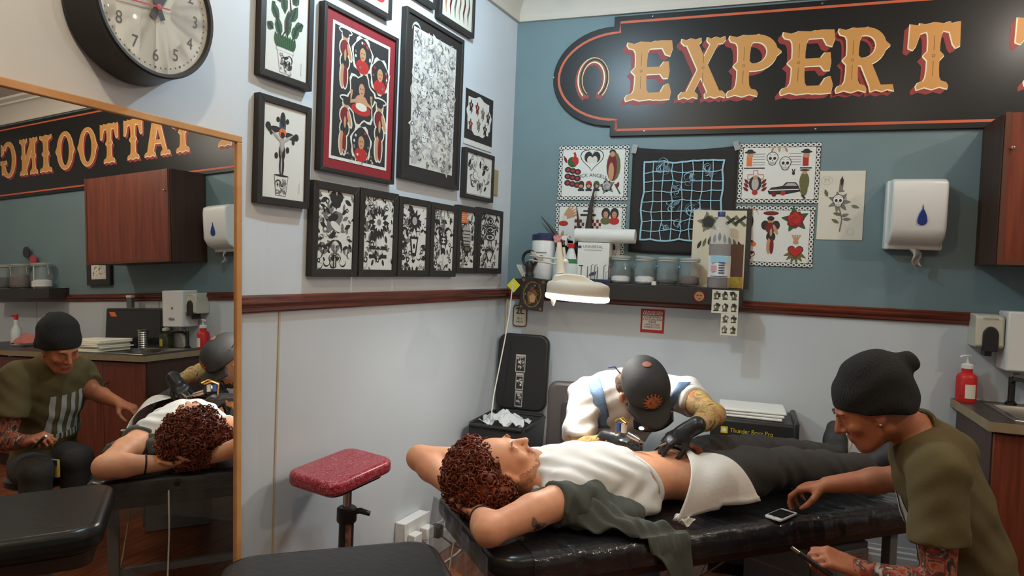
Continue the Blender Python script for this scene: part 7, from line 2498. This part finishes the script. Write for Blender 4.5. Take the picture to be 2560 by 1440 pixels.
# machine in the right hand
mg = atd(1556, 1078, 2.66)
tm = thing('tattoo_machine', 'small brass and steel coil tattoo machine in the gloved hand', 'machine', Matrix.Translation(mg))
part(tm, 'frame', MB().tube([(-.03, .02, -.02), (-.035, .02, .03), (-.01, .0, .045), (.02, -.02, .035)], .005, 8), mat('brass_frame', S(190, 150, 80), .3, metal=.9), smooth=True)
for k in (0, 1):
    part(tm, 'coil', MB().lathe([(.0, -.016), (.011, -.016), (.011, .016), (0, .016)], 16, (-.018 + .024 * k, .012 - .012 * k, .012)), (mat('blue_coil', S(60, 84, 140), .4), M_CREAM)[k], smooth=True)
gr = atd(1600, 1102, 2.60) - mg
part(tm, 'grip', MB().tube([gr * .35, gr * .6, gr * 1.0], [.012, .0125, .009], 12), M_STEEL, smooth=True)
part(tm, 'needle_tube', MB().tube([gr, gr + nrm(gr) * .035], [.005, .002], 8), M_STEEL, smooth=True)
part(tm, 'armature', MB().tube([(-.035, .02, .035), (.005, -.005, .055), (.03, -.025, .04)], .004, 6), mat('brass_frame', S(190, 150, 80), .3, metal=.9), smooth=True)
r0, r1 = atd(1648, 1116, 2.585), atd(1734, 1081, 2.56)
pn_ = thing('marker_pen', 'slim pale marker pen held across the belt', 'pen', Matrix.Translation(r0))
part(pn_, 'barrel', MB().tube([(0, 0, 0), (r1 - r0) * .62], [.004, .005], 10), mat('pen_brown', S(150, 120, 90), .5), smooth=True)
part(pn_, 'cap', MB().tube([(r1 - r0) * .6, (r1 - r0)], [.0062, .0058], 10), M_CREAM, smooth=True)

# ================================================================== the seated man in the beanie
bH = atd(2172, 1018, 2.16)
bN, bLS, bRS = atd(2306, 1090, 2.19), atd(2345, 1178, 2.0), atd(2378, 1136, 2.34)
bLE, bLW = atd(2345, 1478, 1.95), atd(2148, 1424, 2.02)
bRE, bRW = atd(2250, 1196, 2.36), atd(2068, 1212, 2.44)
bP = atd(2468, 1545, 2.17)
bF, bU = nrm(-RGT * .84 + FWD * .22 - np.array([0, 0, .5])), np.array([.0, .0, 1.0]) - RGT * .35
man = thing('person', 'seated man in black beanie and olive T-shirt reaching onto the bed', 'person', Matrix.Translation((bP[0], bP[1], 0)))
bb_ = np.array([bP[0], bP[1], 0])
lo, hi = np.array([1.35, -1.95, .0]), np.array([2.62, -.55, 1.36])
B = Sdf(lo, hi, .0058)
WM = head(B, bH, bF, bU, 1.0, 0, 1, True, None)
B.cone(WM(0, -.03, -.05), bN, .058, .064, .03, 0)
lat = nrm(bRS - bLS); spn = nrm(bN - bP); dep = nrm(np.cross(lat, spn)); lat = np.cross(spn, dep)
RB = np.stack([lat, dep, spn], 1)
midb = lambda t: bP * (1 - t) + bN * t
torb = [(.82, (.185, .105, .12)), (.6, (.175, .118, .13)), (.33, (.155, .118, .13)), (.08, (.165, .125, .11))]
for t_, r_ in torb:
    B.ell(midb(t_) + dep * 0, r_, .05, 0, RB)
for sh_, el, wr, mm in ((bLS, bLE, bLW, 2), (bRS, bRE, bRW, 0)):
    B.cone(bN * .6 + sh_ * .4 - np.array([0, 0, .02]), sh_, .065, .06, .04, 0)
    B.path([sh_, sh_ * .5 + el * .5, el], [.058, .052, .042], .02, mm)
    B.path([el, el * .65 + wr * .35, wr], [.043, .042, .028], .02, mm)
tip_r = np.array([1.66, -.905, .655])
hand(B, bRW, atd(1998, 1222, 2.50) - bRW, np.array([.1, -.1, 1.0]), -1, 0, (.55, .62, .68, .72), .55, 1.02, .05)
hand(B, bLW, atd(2040, 1382, 2.05) - bLW, np.array([-.1, -.45, .85]), 1, 0, (.85, .9, .95, 1.0), .7, 1.02, .04)
for s_ in (-1, 1):
    kn = bP + lat * .12 * s_ + (-RGT * .42 - FWD * .02) * np.array([1, 1, 0]) + np.array([0, 0, .02])
    kn[2] = .47
    B.path([bP + lat * .09 * s_ - np.array([0, 0, .02]), kn], [.085, .06], .03, 0)
    ft = kn * np.array([1, 1, 0]) + np.array([.03, 0, .08])
    B.path([kn, ft], [.058, .042], .02, 0)
    B.cone(ft - np.array([0, 0, .03]), ft - RGT * np.array([1, 1, 0]) * .13 - np.array([0, 0, .04]), .038, .034, .02, 0)
mbody = B.build('body', [M_SKIN_B, M_LIP, M_TAT_B], man, bb_)
T = Sdf(lo, hi, .0078)
for t_, r_ in torb:
    T.ell(midb(t_), np.array(r_) + .013, .05, 0, RB)
nd_ = nrm(WM(0, -.03, -.05) - bN)
T.cone(bN * .7 + midb(.8) * .3, bN + nd_ * .03, .1, .074, .05, 0, flat=True)
for sh_, el, q in ((bLS, bLE, .62), (bRS, bRE, .75)):
    T.cone(bN * .6 + sh_ * .4 - np.array([0, 0, .02]), sh_, .078, .075, .04, 0)
    T.cone(sh_, sh_ * (1 - q) + el * q, .076, .078, .03, 0, flat=True)
T.cut(midb(.02), -spn, .01)
T.wave(lambda x, y, z: .002 * np.sin(x * 30 + z * 42 + 2 * np.sin(y * 22)) + .0016 * np.sin(z * 70 + y * 38 + 3 * np.sin(x * 20)))
mtee = T.build('t_shirt', [M_OLIVE], man, bb_)
cx_ = nrm(np.cross(nd_, [0, 0, 1.0])); cy_ = np.cross(nd_, cx_)
cb = [bN + nd_ * .032 + cx_ * .072 * math.cos(a) + cy_ * .072 * math.sin(a) for a in [2 * math.pi * i / 28 for i in range(28)]]
part(man, 'collar', MB().tube([q - bb_ for q in cb], .008, 7, closed=True), M_OLIVE, smooth=True)
fr = -dep if (-dep) @ (-RGT) > 0 else dep
upc = spn
def stripes(u, v):
    return (0 if int(u * 9) % 2 == 0 else None) if v > .12 else (0 if math.sin(u * 60) > 0 else None)
decal(mtee, bb_, 'chest_print', man, bb_, midb(.55) + fr * .3, -fr, np.cross(fr, spn), spn, .24, .26, 45, 30, [mat('grey_print', S(170, 170, 166), .8)], stripes)
J = Sdf(lo, hi, .009)
J.ell(midb(.02), np.array([.18, .14, .1]), .04, 0, RB)
for s_ in (-1, 1):
    kn = bP + lat * .12 * s_ + (-RGT * .42 - FWD * .02) * np.array([1, 1, 0]); kn[2] = .47
    J.path([bP + lat * .09 * s_ - np.array([0, 0, .02]), kn], [.1, .078], .03, 0)
    J.path([kn, kn * np.array([1, 1, 0]) + np.array([.03, 0, .09])], [.075, .06], .02, 0)
J.cut(midb(.2), (0, 0, 1), .01)
J.build('trousers', [M_JEANS], man, bb_)
# beanie
rM, fM, uM = frm(bF, bU)
RM = np.stack([rM, fM, uM], 1)
K = Sdf(bH - .26, bH + .26, .0055)
K.ell(WM(0, -.03, .03), (.096, .122, .112), .02, 0, RM)
K.ell(WM(0, -.055, .08), (.086, .09, .08), .04, 0, RM)
K.ell(WM(0, -.075, -.02), (.085, .062, .06), .03, 0, RM)
t0, t1, t2 = atd(2205, 916, 2.16), atd(2265, 908, 2.14), atd(2286, 915, 2.13)
K.cone(t0, t1, .042, .034, .02, 0)
K.cone(t1, t2, .032, .012, .015, 0)
K.cut(WM(0, .1, .046), -uM + fM * .5, .006)
K.wave(lambda x, y, z: .002 * np.sin(z * 70 + 3 * np.sin(x * 25)))
bean = K.build('beanie', [M_BEANIE], man, bb_)
for q in (-1, 1):
    part(man, 'eyebrow', MB().tube([WM(q * x, y, z) - bb_ for x, y, z in ((.016, .096, .022), (.03, .094, .03), (.046, .08, .026))], [.003, .0042, .002], 6), M_BRHAIR, smooth=True)
part(man, 'earring', MB().ell(WM(-.082, .006, -.034) - bb_, (.005, .005, .005), 10, 8), M_CHROME, smooth=True)
# things he holds, and his stool
hb = atd(2012, 1392, 2.04)
tb_ = thing('black_tube', 'slim black tube held in the seated man\'s lower hand', 'tube', Matrix.Translation(hb))
dd = atd(1985, 1372, 2.06) - atd(2080, 1440, 2.03)
part(tb_, 'barrel', MB().tube([dd * -.7, dd * .15], .0075, 12), M_BLKPLASTIC, smooth=True)
part(tb_, 'cap', MB().tube([dd * .15, dd * .35], .006, 12), M_STEEL, smooth=True)
yl = thing('yellow_packet', 'small packet with yellow label on the seated man\'s lap', 'packet', Matrix.Translation(atd(2085, 1500, 2.12)))
part(yl, 'pouch', MB().box(-.03, .03, -.008, .008, -.06, .03), mat('yellow_packet', S(196, 160, 60), .5), bevel=.004)
part(yl, 'label', MB().box(-.028, .028, -.0095, -.007, .0, .028), M_BLUEINK)
st = thing('round_stool', 'black round stool under the seated man', 'stool', Matrix.Translation((bP[0] + .01, bP[1], 0)))
part(st, 'seat', MB().lathe([(0, .29), (.16, .29), (.18, .305), (.18, .335), (.165, .35), (0, .352)], 32), M_VINYL, smooth=True)
part(st, 'post', MB().cyl((0, 0, .08), (0, 0, .295), .024, n=16), M_CHROME)
for k in range(5):
    a = k * 1.2566
    part(st, 'leg', MB().tube([(0, 0, .09), (.22 * math.cos(a), .22 * math.sin(a), .05)], [.018, .013], 8), M_CHROME, smooth=True)
    part(st, 'castor', MB().lathe([(0, -.012), (.024, -.012), (.024, .012), (0, .012)], 14, (.22 * math.cos(a), .22 * math.sin(a), .0245), 'x'), M_BLKPLASTIC, smooth=True)
